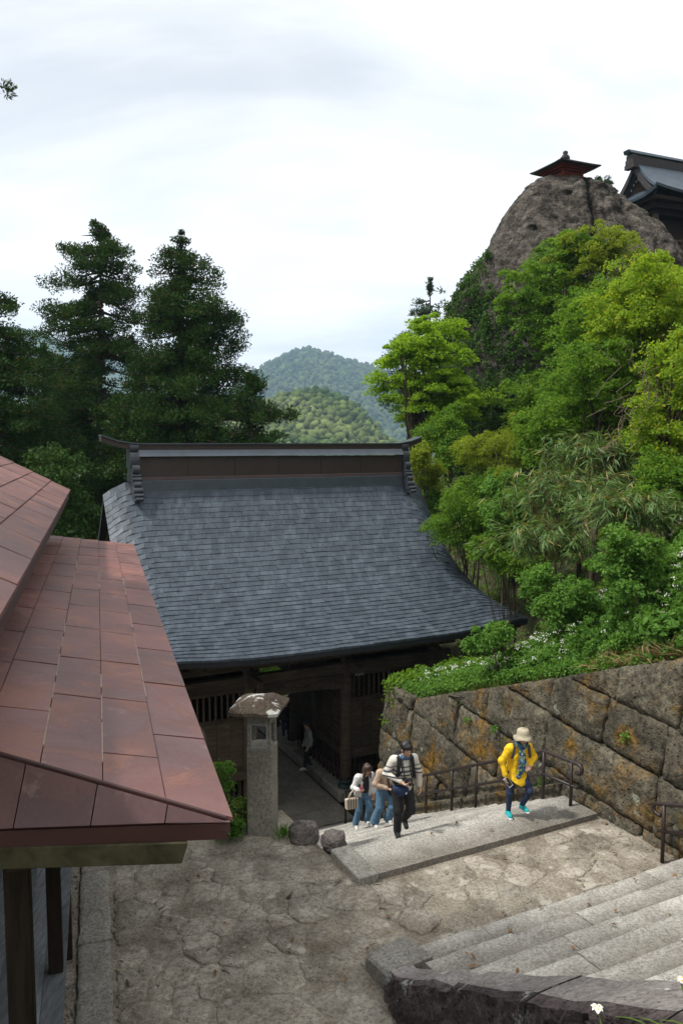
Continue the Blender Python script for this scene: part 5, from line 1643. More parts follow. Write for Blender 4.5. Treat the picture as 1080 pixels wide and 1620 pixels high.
# ---------------------------------------------------------------- trees and shrubs on the hill
T = put_tree
T('maple_tree', 'bright yellow-green maple between the gate ridge and the crag', 'maple tree', 655, 612, 36, 2.75, 2.85, 340, 140, 0.50, 0.135, 0.085, 'leaf_bright', flat=0.34, trunk_r=0.16, limbs=26)
T('leafy_tree', 'mid green tree in front of the crag with layered sprays', 'leafy tree', 893, 480, 37, 2.5, 3.4, 290, 125, 0.52, 0.14, 0.085, 'leaf_mid', flat=0.36, trunk_r=0.15, limbs=20)
T('leafy_tree', 'green tree low against the dark base of the crag', 'leafy tree', 838, 640, 37, 1.8, 1.7, 120, 120, 0.50, 0.14, 0.085, 'leaf_mid', flat=0.4, trunk_r=0.12)
T('leafy_tree', 'olive green wispy tree in front of the upper crag', 'leafy tree', 955, 408, 37, 2.1, 1.5, 150, 100, 0.42, 0.13, 0.05, 'leaf_olive', flat=0.45, trunk_r=0.09)
T('leafy_tree', 'dark shaded tree in the hollow below the crag', 'leafy tree', 778, 668, 40, 2.6, 2.6, 130, 100, 0.6, 0.15, 0.085, 'leaf_dark', trunk_r=0.14)
T('leafy_tree', 'large yellow-green tree hung with vines under the mountain hall', 'leafy tree', 1012, 532, 25, 2.5, 2.3, 340, 125, 0.40, 0.105, 0.06, 'leaf_yellow', flat=0.45, trunk_r=0.12, limbs=26)
T('leafy_tree', 'bright branch mass with yellow leaves touching the mountain hall', 'leafy tree', 1072, 462, 27, 1.3, 0.9, 110, 90, 0.36, 0.13, 0.07, 'leaf_yellow', flat=0.5, trunk_r=0.08)
T('leafy_tree', 'dense light green tree above the bamboo grass', 'leafy tree', 945, 615, 25, 2.3, 2.1, 280, 125, 0.40, 0.10, 0.06, 'leaf_mid', flat=0.45, trunk_r=0.12, limbs=20)
T('leafy_tree', 'vine-covered green tree at the picture edge over the herbs', 'leafy tree', 1062, 640, 20, 1.7, 2.4, 260, 120, 0.36, 0.09, 0.055, 'leaf_yellow', flat=0.5, trunk_r=0.1, limbs=20)
T('leafy_tree', 'dark green tree filling the space between the crag and the vine-hung tree', 'leafy tree', 925, 560, 30, 2.4, 2.6, 230, 110, 0.48, 0.12, 0.07, 'leaf_mid', flat=0.45, trunk_r=0.1)
T('leafy_shrub', 'shaded bush below the light green tree on the slope', 'shrub', 880, 690, 27, 1.8, 1.1, 130, 110, 0.40, 0.11, 0.06, 'leaf_mid', trunk_r=0.05)
T('leafy_shrub', 'feathery green bush between the maple trunk and the roof ridge', 'shrub', 760, 770, 30, 1.4, 1.2, 120, 110, 0.40, 0.11, 0.05, 'leaf_mid', trunk_r=0.05)
T('leafy_shrub', 'dark leafy thicket below the vine-covered tree', 'shrub', 1050, 775, 18.5, 1.3, 0.95, 130, 110, 0.30, 0.085, 0.05, 'leaf_mid', bark='bark_l', trunk_r=0.04)
T('leafy_shrub', 'olive yellow feathery shrub behind the gate roof slope', 'shrub', 800, 715, 29, 1.65, 1.35, 150, 110, 0.38, 0.12, 0.032, 'leaf_olive', flat=0.5, droop=0.5, bark='bark_l', trunk_r=0.05)
T('leafy_shrub', 'dark green shrub between the maple and the olive shrub', 'shrub', 712, 690, 33, 1.25, 1.8, 120, 110, 0.42, 0.12, 0.06, 'leaf_mid', trunk_r=0.06)
T('leafy_shrub', 'brownish green shrub just past the ridge end', 'shrub', 676, 735, 31, 0.9, 1.0, 70, 100, 0.34, 0.11, 0.05, 'leaf_olive', trunk_r=0.05)
T('leafy_shrub', 'grey-green rounded shrub touching the curved roof edge', 'shrub', 738, 830, 27, 1.3, 1.25, 130, 110, 0.36, 0.11, 0.035, 'leaf_mid', trunk_r=0.05)
T('leafy_shrub', 'fresh green shrub in the middle of the slope beside bamboo grass', 'shrub', 812, 800, 24, 1.15, 1.25, 130, 110, 0.34, 0.10, 0.065, 'leaf_herb', trunk_r=0.05)
T('leafy_shrub', 'shaded shrub on the bank just above the roof corner', 'shrub', 806, 882, 23.5, 1.0, 0.75, 80, 100, 0.32, 0.10, 0.05, 'leaf_mid', trunk_r=0.04)
T('leafy_shrub', 'light green climbing shrub at the ridge end above the roof', 'shrub', 690, 800, 31, 0.8, 0.8, 60, 100, 0.34, 0.11, 0.05, 'leaf_herb', trunk_r=0.04)
T('leafy_shrub', 'small leafy shrub in front of the grey roof corner', 'shrub', 775, 1006, 17.0, 0.55, 0.38, 60, 90, 0.20, 0.075, 0.05, 'leaf_herb', bark='bark_l', trunk_r=0.02)
T('leafy_shrub', 'spreading weedy shrub beside white wildflowers', 'shrub', 880, 935, 16.5, 1.0, 0.5, 110, 100, 0.22, 0.075, 0.045, 'leaf_herb', bark='bark_l', trunk_r=0.02)
T('leafy_shrub', 'tall herb thicket at the picture edge under the bamboo grass', 'shrub', 1010, 890, 14.5, 0.95, 0.55, 120, 100, 0.22, 0.07, 0.045, 'leaf_herb', bark='bark_l', trunk_r=0.02)
T('leafy_shrub', 'broad-leaved plant overhanging the top of the retaining wall', 'shrub', 1045, 985, 12.9, 0.42, 0.26, 26, 34, 0.16, 0.13, 0.085, 'leaf_herb', bark='bark_l', trunk_r=0.015)
T('leafy_shrub', 'low green bush seen through the gate passage', 'shrub', 425, 1078, 37, 1.7, 1.3, 90, 100, 0.45, 0.13, 0.08, 'leaf_mid', trunk_r=0.06)
# a cedar standing behind the hall, one twig of it in view
c = np.array(P(-2, 150, 9.0))
tb = HA(2.5, -7.6, -6.4)
tw = tree_obj('cedar_tree', 'nearby cedar standing behind the copper-roofed hall with one dark twig reaching into the sky', 'cedar tree', tb, (tb[0] + 0.4, tb[1] + 0.9, 6.0), (3.5, 3.9, 4.8), 240, 80, 0.70, 0.18, 0.09, 'cedar', trunk_r=0.3)
n_ = 15
tc = c + np.stack([np.linspace(-2.6, 0.10, n_), np.linspace(-2.2, 0.0, n_) + rng.normal(0, 0.05, n_), np.linspace(0.6, 0.0, n_) + rng.normal(0, 0.06, n_)], -1)
per = 150
cc_ = np.repeat(tc, per, 0); o = unit(rng.normal(0, 1, (len(cc_), 3))) * rng.uniform(0, 1, (len(cc_), 1)) ** 0.5
V, F = leafcloud(cc_ + o * 0.11, o + np.array([0.3, 0, 0.4]), unit(rng.normal(0, 1, o.shape)), 0.045, 0.016, 0)
MB().tube([(tb[0] + 0.4, tb[1] + 0.9, 4.0), tc[0], tc[6], tc[-1]], [0.07, 0.035, 0.02, 0.006], 6).build('branch', M['bark'], tw, True)
bigmesh('twig', V, F, M['cedar'], tw, False, 'stuff')

# ivy on the crag
sel = np.flatnonzero((ROCKV[:, 1] < RD - 0.5))
pxy = ROCKV[sel]
az_ = pxy[:, 0] / pxy[:, 1] * 1260 + 540
yy_ = 810 - (np.tan(np.arctan2(pxy[:, 2], pxy[:, 1]) + PIT)) * 1260
dens = fbm(pxy * 0.45, 4, 77)
ok = ((yy_ > 300) & (dens + (yy_ - 440) / 130.0 - np.clip((az_ - 800) / 190, -0.5, 2) > 0.0))
cand = sel[ok]
pick = rng.choice(cand, min(1900, len(cand)), replace=False)
C = ROCKV[pick] + ROCKN[pick] * 0.12
V, F = clumps_to_leaves(C, np.full(len(C), 0.26), 16, 0.15, 0.11, 0.9, 0.3, 0.5)
ivy = bigmesh('ivy', V, F, M['ivy'], None, False, 'stuff'); tag(ivy, 'ivy creeping up the crag', None, None, 'stuff')

# bamboo grass: arching stems with long narrow leaves
def sasa(px, py, D, rx, rz_, nst, label, seed, mat='sasa', L=0.34, W=0.036):
    c = P(px, py, D); g = min(gz(c[0], c[1]), c[2] - 0.3)
    root = empty('bamboo_grass', (c[0], c[1], g), label, 'bamboo grass', 'bamboo grass clumps on the slope')
    C = []; A = []; N = []; m = MB()
    for _ in range(nst):
        b = np.array([c[0] + rng.normal(0, rx * 0.5), c[1] + rng.normal(0, rx * 0.35), 0]); b[2] = c[2] - rz_ + rng.uniform(-0.2, 0.5) * rz_
        az = rng.normal(-1.9, 1.0); d = np.array([math.cos(az), math.sin(az), 0])
        h = rz_ * rng.uniform(0.9, 1.9); sp = rng.uniform(0.2, 0.8)
        p1 = b + np.array([0, 0, h * 0.6]) + d * sp * 0.3; p2 = b + np.array([0, 0, h * 0.75]) + d * sp
        m.tube([b, p1, p2], [0.006, 0.005, 0.003], 4, False)
        for k in range(13):
            t = rng.uniform(0.3, 1); q = (1 - t) ** 2 * b + 2 * t * (1 - t) * p1 + t * t * p2
            a = d * 0.9 + rng.normal(0, 0.4, 3); a[2] -= 0.30
            a = a / np.linalg.norm(a)
            C.append(q + a * L * 0.5); A.append(a); N.append(np.array([0, 0, 1.0]) + rng.normal(0, 0.35, 3))
    n = len(C); s = rng.uniform(0.7, 1.35, n)
    V, F = leafcloud(np.array(C), np.array(A), unit(np.array(N)), L * s, W * s, 0.1)
    m.build('stem', M['dry'], root, False, 0, 'stuff')
    bigmesh('leaves', V, F, M[mat], root, False, 'stuff')
sasa(905, 775, 20, 1.3, 0.8, 210, 'arching pale-edged bamboo grass in the middle of the slope', 1)
sasa(950, 715, 21.5, 1.3, 0.75, 190, 'bamboo grass with dry stalks under the light green tree', 2)
sasa(870, 850, 19, 1.0, 0.6, 130, 'lower bamboo grass drooping towards the grey roof', 3)
sasa(1000, 800, 17.5, 0.9, 0.6, 120, 'bamboo grass tuft beside the dark thicket', 4)
# dry vine stems
vn = empty('vine', tuple(P(1030, 600, 19.5)), 'bare twisting vine stems hanging in the trees', 'vine')
m = MB()
for k in range(26):
    a = P(rng.uniform(940, 1080), rng.uniform(520, 700), rng.uniform(18.6, 21)); pts_ = [a]
    for j in range(5): pts_.append(pts_[-1] + np.array([rng.normal(0, 0.22), rng.normal(0, 0.08), rng.uniform(-0.42, -0.05)]))
    m.tube(pts_, 0.009, 4, False)
m.build('stem', M['bark_l'], vn, False, 0, 'stuff')

# undergrowth over the whole slope, grass on the wall top, white flowers
n = 15000
u = np.concatenate([rng.uniform(10.2, 16.5, n * 6 // 10), rng.uniform(12, 34, n * 4 // 10)])
w = np.concatenate([rng.uniform(7.2, 19.2, n * 6 // 10), rng.uniform(9, 50, n * 4 // 10)])
x = u * CA - w * SA; y = u * SA + w * CA
z = ground(u, w)
ok = (np.abs(x / y) < 0.47) & ~((u > 4) & (u < 16.4) & (w > 17.7) & (w < 33)) 
den = fbm(np.stack([u * 0.8, w * 0.8, 0 * u], -1), 3, 61)
ok &= den > -0.55
u, w, x, y, z, den = [a[ok] for a in (u, w, x, y, z, den)]
hgt = np.clip(0.10 + 0.65 * (den + 0.3) + 0.22 * rng.uniform(0, 1, len(u)), 0.05, 0.85) * np.where(u < 10.7, 0.5, 1.0) * np.where(u < 17, np.interp(w, [11, 14.5, 18], [1, 0.6, 0.45]), 1)
C = np.stack([x, y, z + hgt], -1)
near = y < 20
V, F = clumps_to_leaves(C[near], rng.uniform(0.12, 0.26, near.sum()), 34, 0.066, 0.040, 0.6, 0.7, 0.3)
a = bigmesh('undergrowth', V, F, M['leaf_herb'], None, False, 'stuff'); tag(a, 'leafy green undergrowth along the top of the wall', None, None, 'stuff')
V, F = clumps_to_leaves(C[~near], np.full((~near).sum(), 0.34), 26, 0.12, 0.075, 0.6, 0.9, 0.2)
a = bigmesh('undergrowth', V, F, M['leaf_mid'], None, False, 'stuff'); tag(a, 'shaded green undergrowth on the far slope', None, None, 'stuff')
def grass(name, label, u, w, h, mat, spread=0.35, zoff=0.0):
    x = u * CA - w * SA; y = u * SA + w * CA; z = ground(u, w) + zoff
    n = len(u); L = h * rng.uniform(0.6, 1.4, n)
    a = rng.normal(0, spread, (n, 3)); a[:, 2] = 1; a = unit(a)
    side = unit(np.cross(a, rng.normal(0, 1, (n, 3)))); b = np.stack([x, y, z], -1)
    wd = (0.006 + 0.012 * L)[:, None]
    mid = b + a * L[:, None] * 0.6; bend = rng.normal(0, 0.25, (n, 3)) * L[:, None]; bend[:, 2] = -np.abs(bend[:, 2]) * 0.6
    tip = b + a * L[:, None] + bend
    V = np.stack([b - side * wd * 0.7, b + side * wd * 0.7, mid + side * wd, tip, mid - side * wd], 1).reshape(-1, 3)
    i = np.arange(n)[:, None] * 5
    F2 = (i + np.array([[4, 2, 3]]))
    Vt = V; tri = np.concatenate([i + np.array([[0, 1, 2]]), i + np.array([[0, 2, 4]]), F2], 0)
    o = bigmesh(name, Vt, tri, M[mat], None, False, 'stuff'); tag(o, label, None, None, 'stuff'); return o
n = 14000
u = 10.15 + np.abs(rng.normal(0, 0.55, n)); w = rng.uniform(7, 17.6, n)
sel = (w > 13) | (rng.uniform(0, 1, n) < 0.55)
grass('grass', 'yellow-green grass fringing the retaining wall top', u[sel], w[sel], 0.17, 'grass', 0.5)
n = 900
u = 10.1 + rng.uniform(0, 0.35, n); w = rng.uniform(7.5, 10.5, n)
grass('dry_grass', 'dry straw hanging over the wall edge', u, w, 0.35, 'dry', 1.2, 0.02)
HC, HR = [], []
for k in range(60):
    u_ = 10.7 + abs(rng.normal(0, 1.5)); w_ = rng.uniform(9.0, 16.6)
    c = np.array(G(u_, w_, gz(*G(u_, w_, 0)[:2])))
    s_ = rng.uniform(0.6, 1.25) * (1.0 if w_ < 13.5 else 0.6)
    for q in range(26):
        o = unit(rng.normal(0, 1, 3)) * rng.uniform(0.3, 1) * np.array([0.36, 0.36, 0.36]) * s_
        HC.append(c + np.array([0, 0, 0.42 * s_]) + o); HR.append(rng.uniform(0.07, 0.16))
V, F = clumps_to_leaves(np.array(HC), np.array(HR), 40, 0.068, 0.036, 0.55, 0.7, 0.4)
a = bigmesh('tall_herbs', V, F, M['leaf_herb'], None, False, 'stuff'); tag(a, 'tall leafy herbs standing up from the undergrowth on the wall top', None, None, 'stuff')
# white flower heads
n = 1000
u = 10.6 + np.abs(rng.normal(0, 1.7, n)); w = rng.uniform(9.5, 17.0, n)
x = u * CA - w * SA; y = u * SA + w * CA; z = ground(u, w) + (0.40 + rng.uniform(0, 0.55, n)) * np.interp(w, [11, 14.5, 18], [1, 0.7, 0.5])
ok = fbm(np.stack([u, w, 0 * u], -1), 2, 91) > -0.12
C = np.stack([x, y, z], -1)[ok]
V, F = clumps_to_leaves(C, np.full(len(C), 0.06), 9, 0.028, 0.024, 0.5, 1.5, 0)
a = bigmesh('white_wildflowers', V, F, M['petal'], None, False, 'stuff'); tag(a, 'tiny white wildflowers scattered in the undergrowth', None, None, 'stuff')
# little plants rooted in the wall joints
for k, (px, py, lab) in enumerate(((737, 1140, 'tiny fern rooted in the wall above the yellow jacket'), (780, 1155, 'tiny sprig growing from a wall joint beside the sun hat'), (987, 1168, 'tiny green sprig in a joint near the upper handrail'), (855, 1238, 'tiny weed at the wall foot behind the handrail'))):
    # find the wall surface along the ray
    r = ray(px, py)
    for D in np.arange(8, 22, 0.05):
        q = r * D / r[1]; uu_, ww_ = uw(q[0], q[1])
        if uu_ > 9.70 + 0.13 * max(0, q[2] - stz(ww_)) - 0.08: break
    s = empty('wall_plant', tuple(q), lab, 'small plant', 'small plants in the wall joints')
    V, F = clumps_to_leaves(np.array([q, q + np.array([0.02, -0.03, 0.07])]), np.array([0.10, 0.08]), 22, 0.06, 0.035, 0.8, 0.5, 0.3)
    bigmesh('leaves', V, F, M['leaf_herb'], s, False, 'stuff')
# plants at the foot of the lantern
def tuft(px, py, z, label, cat, nl, L, W, R, mat, up=0.9, n2=30):
    c = PZ(px, py, z); s = empty('grass_tuft' if 'grass' in cat else 'weed', tuple(c), label, cat)
    n = nl
    b = c + rng.normal(0, R, (n, 3)) * np.array([1, 1, 0.0])
    a = rng.normal(0, 0.45, (n, 3)); a[:, 2] = up; a = unit(a)
    l = L * rng.uniform(0.6, 1.3, n)
    V, F = leafcloud(b + a * l[:, None] * 0.5, a, unit(rng.normal(0, 1, (n, 3))), l, W, 0.05)
    bigmesh('leaves', V, F, M[mat], s, False, 'stuff')
tuft(448, 1325, Z_L, 'bright grass tuft right beside the lantern foot', 'grass tuft', 70, 0.22, 0.018, 0.07, 'leaf_herb')
tuft(350, 1330, Z_L, 'iris-like dark grass tuft under the copper eave corner', 'grass tuft', 40, 0.28, 0.022, 0.07, 'leaf_mid')
for k, (px, py, D, rx, rz_, lab) in enumerate(((378, 1283, 12.6, 0.30, 0.26, 'pale green weeds hugging the lantern post'), (352, 1232, 13.6, 0.28, 0.45, 'tall green weeds behind the copper roof edge'), (368, 1305, 12.2, 0.2, 0.12, 'round-leaved weeds at the lantern foot'))):
    T('weed', lab, 'weed', px, py, D, rx, rz_, 40, 36, 0.11, 0.055, 0.032, 'leaf_herb' if k else 'grass', bark='bark_l', trunk_r=0.01, group='weeds around the lantern')

# iris at the near corner
def iris(px, py, D, label, flower, seed):
    c = P(px, py, D); base = np.array([c[0] + 0.05, c[1], c[2] - 0.38])
    r = empty('iris', tuple(base), label, 'iris', 'irises by the parapet')
    for k in range(7):
        az = rng.uniform(-0.7, 0.7) + (0 if k % 2 else math.pi); L = rng.uniform(0.30, 0.42)
        d = np.array([math.cos(az), math.sin(az) * 0.4, 0])
        V = []; F = []
        s = np.array([-d[1], d[0], 0]) * 0.5 + np.array([0.0, 0.9, 0.0]) * 0.3
        s = s / np.linalg.norm(s)
        for j in range(7):
            t = j / 6; q = base + np.array([0.03 * k - 0.1, 0, 0]) + np.array([0, 0, L * (t - 0.42 * t ** 2.4)]) + d * L * 0.62 * t ** 1.7
            wd = 0.011 * (1 - t ** 2.5) + 0.0006
            V += [q - s * wd, q + np.array([0, -0.003, 0]), q + s * wd]
        for j in range(6):
            F += [(j * 3, j * 3 + 1, j * 3 + 4, j * 3 + 3), (j * 3 + 1, j * 3 + 2, j * 3 + 5, j * 3 + 4)]
        mesh('blade', V, F, M['grass'], r, True)
    if flower:
        top = np.array(c)
        MB().tube([base, (base + top) / 2 + np.array([0.03, 0, 0]), top], [0.005, 0.004, 0.003], 6).build('stem', M['grass'], r, True)
        for k in range(6):
            az = k * math.pi / 3 + 0.3; d = np.array([math.cos(az), math.sin(az), 0]); s = np.array([-d[1], d[0], 0])
            Lp = (0.026 if k % 2 else 0.032) * (0.6 if seed == 2 else 1); wp = 0.011 if k % 2 else 0.015
            V = []; F = []
            for j in range(5):
                t = j / 4; q = top + d * Lp * t + np.array([0, 0, 0.014 * math.sin(t * 2.6) - 0.006 * t]); wd = wp * math.sin(math.pi * (0.12 + 0.80 * t))
                V += [q - s * wd + np.array([0, 0, 0.003]), q, q + s * wd + np.array([0, 0, 0.003])]
            for j in range(4):
                F += [(j * 3, j * 3 + 1, j * 3 + 4, j * 3 + 3), (j * 3 + 1, j * 3 + 2, j * 3 + 5, j * 3 + 4)]
            mesh('petal', V, F, M['petal'], r, True)
        m = MB()
        for k in range(3):
            az = k * 2 * math.pi / 3 + 0.6; d = np.array([math.cos(az), math.sin(az), 0])
            m.ball(top + d * 0.013 + np.array([0, 0, 0.011]), (0.005, 0.005, 0.003), 6, 4)
        m.build('stamen', M['saffron'], r)
M['saffron'] = plain_mat('yellow_stamen', (0.7, 0.38, 0.03))
iris(944, 1597, 3.4, 'white iris in bloom below the dark parapet', True, 1)
iris(1076, 1552, 3.3, 'half-open white iris at the picture corner', True, 2)
iris(1010, 1615, 3.2, 'iris clump of leaves only between two white blooms', False, 3)
# thin cable across the slope
a, b = P(856, 634, 30), P(702, 782, 32)
cb = MB().tube([lerp(np.array(a), np.array(b), t) + np.array([0, 0, -0.5 * math.sin(math.pi * t)]) for t in np.linspace(0, 1, 12)], 0.016, 5).build('cable', M['iron'], None)
tag(cb, 'thin black cable sagging across the shrubs', 'cable')
# fallen leaves
M['deadleaf'] = leaf_mat('fallen_leaf', (0.10, 0.06, 0.03), (0.26, 0.15, 0.07), 0.1)
n = 60
u = rng.uniform(0.5, 9.6, n); w = rng.uniform(6.5, 11, n)
z = np.array([walk(a, b) if (5.0 < a) else Z_L for a, b in zip(u, w)]) + 0.035
x = u * CA - w * SA; y = u * SA + w * CA
nn = unit(rng.normal(0, 0.25, (n, 3)) + np.array([0, 0, 1]))
V, F = leafcloud(np.stack([x, y, z], -1), unit(rng.normal(0, 1, (n, 3)) * np.array([1, 1, 0.1])), nn, rng.uniform(0.04, 0.13, n), 0.045, 0.2)
a = bigmesh('fallen_leaves', V, F, M['deadleaf'], None, False, 'stuff'); tag(a, 'brown fallen leaves on the landing and steps', None, None, 'stuff')
# ---------------------------------------------------------------- people: smooth bodies from blended tapered limbs
def surface_nets(vol, org, h):
    nx, ny, nz = vol.shape
    s = vol < 0
    corners = [(a, b, c) for a in (0, 1) for b in (0, 1) for c in (0, 1)]
    def cv(a, b, c): return vol[a:nx - 1 + a, b:ny - 1 + b, c:nz - 1 + c]
    cnt = sum((cv(*k) < 0).astype(np.int8) for k in corners)
    act = (cnt > 0) & (cnt < 8)
    idx = -np.ones(act.shape, np.int64); idx[act] = np.arange(act.sum())
    acc = np.zeros((act.sum(), 3)); num = np.zeros(act.sum())
    for i, a in enumerate(corners):
        for b in corners[i + 1:]:
            if sum(abs(p - q) for p, q in zip(a, b)) != 1: continue
            va, vb = cv(*a)[act], cv(*b)[act]
            m = (va < 0) != (vb < 0)
            t = np.where(m, va / np.where(m, va - vb, 1), 0)
            p = np.array(a)[None] + t[:, None] * (np.array(b) - np.array(a))[None]
            acc[m] += p[m]; num[m] += 1
    cell = np.stack(np.nonzero(act), -1)
    V = org + h * (cell + acc / num[:, None])
    F = []
    for ax in range(3):
        o1, o2 = [(1, 2), (2, 0), (0, 1)][ax]
        sl0 = [slice(0, n) for n in vol.shape]; sl1 = list(sl0)
        sl0[ax] = slice(0, vol.shape[ax] - 1); sl1[ax] = slice(1, vol.shape[ax])
        ch = s[tuple(sl0)] != s[tuple(sl1)]
        e = np.stack(np.nonzero(ch), -1)
        ok = np.ones(len(e), bool)
        for o in (o1, o2): ok &= (e[:, o] > 0) & (e[:, o] < vol.shape[o] - 1)
        e = e[ok]
        inside0 = s[tuple(e.T)]
        d1 = np.eye(3, dtype=int)[o1]; d2 = np.eye(3, dtype=int)[o2]
        q = np.stack([idx[tuple((e - d1 - d2).T)], idx[tuple((e - d2).T)], idx[tuple(e.T)], idx[tuple((e - d1).T)]], -1)
        q[~inside0] = q[~inside0][:, ::-1]
        F.append(q)
    return V, np.concatenate(F)
def sdf(prims, h, k=0.03, cut=None, wob=0.0):
    pts = []
    for p in prims:
        if p[0] == 'c': pts += [np.array(p[1]) - p[3] * 1.3, np.array(p[1]) + p[3] * 1.3, np.array(p[2]) - p[4] * 1.3, np.array(p[2]) + p[4] * 1.3]
        else: pts += [np.array(p[1]) - np.array(p[2]), np.array(p[1]) + np.array(p[2])]
    lo = np.min(pts, 0) - 3 * h; hi = np.max(pts, 0) + 3 * h
    n = np.ceil((hi - lo) / h).astype(int) + 1
    g = np.stack(np.meshgrid(*[lo[i] + h * np.arange(n[i]) for i in range(3)], indexing='ij'), -1)
    d = None
    for p in prims:
        if p[0] == 'c':
            a, b = np.array(p[1], float), np.array(p[2], float); ys = p[5] if len(p) > 5 else 1.0
            q = g - a; ab = b - a
            if ys != 1.0:
                q = q / np.array([1, ys, 1]); ab = ab / np.array([1, ys, 1])
            t = np.clip((q @ ab) / max(ab @ ab, 1e-9), 0, 1)
            e = np.linalg.norm(q - t[..., None] * ab, axis=-1) - (p[3] + (p[4] - p[3]) * t)
        else:
            r = np.array(p[2]); e = (np.linalg.norm((g - np.array(p[1])) / r, axis=-1) - 1) * r.min()
        if d is None: d = e
        else:
            hh = np.clip(0.5 + 0.5 * (d - e) / k, 0, 1); d = e * hh + d * (1 - hh) - k * hh * (1 - hh) if True else d
    if wob: d = d + wob * (fbm(g * 13.0, 2, 3)) 
    if cut is not None: d = np.maximum(d, cut(g))
    return surface_nets(d, lo, h)
def A_(*x): return np.array(x, float)
def hand(w, d, n, thumb_side, curl=0.5):
    """palm, four unequal bent fingers and a thumb; w wrist, d pointing direction, n palm normal"""
    d = d / np.linalg.norm(d); s = np.cross(d, n); s /= np.linalg.norm(s); n = np.cross(s, d)
    pr = []
    for k in range(4):
        o = (k - 1.5) * 0.019
        pr.append(('c', w + d * 0.02 + s * o * 0.7, w + d * 0.085 + s * o, 0.0135, 0.0125))
        L = (0.066, 0.076, 0.071, 0.054)[k] if thumb_side < 0 else (0.054, 0.071, 0.076, 0.066)[k]
        p = w + d * 0.085 + s * o; dd = d.copy()
        for j in range(3):
            dd = dd * math.cos(curl * 0.75) + n * math.sin(curl * 0.75); dd /= np.linalg.norm(dd)
            q = p + dd * L * (0.42, 0.33, 0.25)[j]; pr.append(('c', p, q, 0.0095 - 0.001 * j, 0.0088 - 0.001 * j)); p = q
    b = w + d * 0.022 + s * thumb_side * 0.022
    m = b + d * 0.032 + s * thumb_side * 0.028 + n * 0.012; pr.append(('c', b, m, 0.0145, 0.011)); pr.append(('c', m, m + d * 0.03 + n * 0.012, 0.011, 0.009))
    return pr
M['skin'] = plain_mat('light_skin', (0.50, 0.30, 0.21), 0.55, 0.08, 20)
M['hair'] = plain_mat('black_hair', (0.012, 0.011, 0.012), 0.45, 0.4, 40)
M['hair_b'] = plain_mat('brown_hair', (0.045, 0.022, 0.015), 0.45, 0.4, 40)
def cloth(name, c, var=0.12): M[name] = plain_mat(name, c, 0.85, var, 14, bs=0.3)
cloth('black_cloth', (0.010, 0.010, 0.012)); cloth('navy_cloth', (0.012, 0.025, 0.075)); cloth('denim', (0.075, 0.16, 0.26), 0.3); cloth('navy_denim', (0.012, 0.024, 0.065), 0.3)
cloth('yellow_cloth', (0.80, 0.50, 0.008), 0.10); cloth('white_cloth', (0.62, 0.61, 0.60)); cloth('beige_cloth', (0.42, 0.31, 0.23)); cloth('khaki_cloth', (0.40, 0.35, 0.25)); cloth('grey_cloth', (0.28, 0.28, 0.28)); cloth('dark_grey_cloth', (0.05, 0.05, 0.055))
cloth('teal_shoe', (0.01, 0.33, 0.36)); cloth('sole', (0.6, 0.6, 0.58)); cloth('pink_case', (0.55, 0.16, 0.24)); cloth('tote', (0.50, 0.42, 0.33)); cloth('strap', (0.06, 0.05, 0.045)); cloth('blue_shirt', (0.06, 0.12, 0.22))
def stripes():
    m, t, b, _ = newmat('striped_sweater')
    tc = t.nodes.new('ShaderNodeTexCoord'); sp = t.nodes.new('ShaderNodeSeparateXYZ'); t.links.new(tc.outputs['Object'], sp.inputs[0])
    # height above the feet of the wearer, written as a vertex attribute
    at = t.nodes.new('ShaderNodeAttribute'); at.attribute_name = 'height'
    f = at.outputs['Fac']
    c = ramp(t, f, [(0.0, (0.52, 0.48, 0.42)), (0.628, (0.52, 0.48, 0.42)), (0.632, (0.03, 0.03, 0.04)), (0.642, (0.03, 0.03, 0.04)), (0.646, (0.66, 0.63, 0.57)), (0.666, (0.66, 0.63, 0.57)), (0.669, (0.02, 0.025, 0.04)), (0.676, (0.02, 0.025, 0.04)), (0.678, (0.14, 0.17, 0.22)), (0.688, (0.14, 0.17, 0.22)), (0.691, (0.66, 0.63, 0.57)), (0.716, (0.66, 0.63, 0.57)), (0.719, (0.03, 0.03, 0.04)), (0.726, (0.03, 0.03, 0.04)), (0.729, (0.66, 0.63, 0.57)), (1.0, (0.66, 0.63, 0.57))])
    v = coords(t); n = noise(t, v, 40, 4)
    t.links.new(c, b.inputs['Base Color']); b.inputs['Roughness'].default_value = 0.9
    bump(t, b, n, 0.4, 0.005)
    return m
M['striped'] = stripes()
def scarf_mat():
    m, t, b, _ = newmat('printed_scarf')
    v = coords(t)
    vo = t.nodes.new('ShaderNodeTexVoronoi'); vo.inputs['Scale'].default_value = 26; t.links.new(v.outputs[0], vo.inputs['Vector'])
    sp = t.nodes.new('ShaderNodeSeparateColor'); t.links.new(vo.outputs['Color'], sp.inputs[0])
    c = ramp(t, sp.outputs[0], [(0.0, (0.01, 0.03, 0.06)), (0.30, (0.015, 0.06, 0.25)), (0.48, (0.03, 0.12, 0.16)), (0.62, (0.34, 0.38, 0.05)), (0.74, (0.02, 0.10, 0.09)), (0.86, (0.50, 0.56, 0.58)), (0.95, (0.05, 0.20, 0.40))])
    t.links.new(c, b.inputs['Base Color']); b.inputs['Roughness'].default_value = 0.85
    return m
M['scarf'] = scarf_mat()

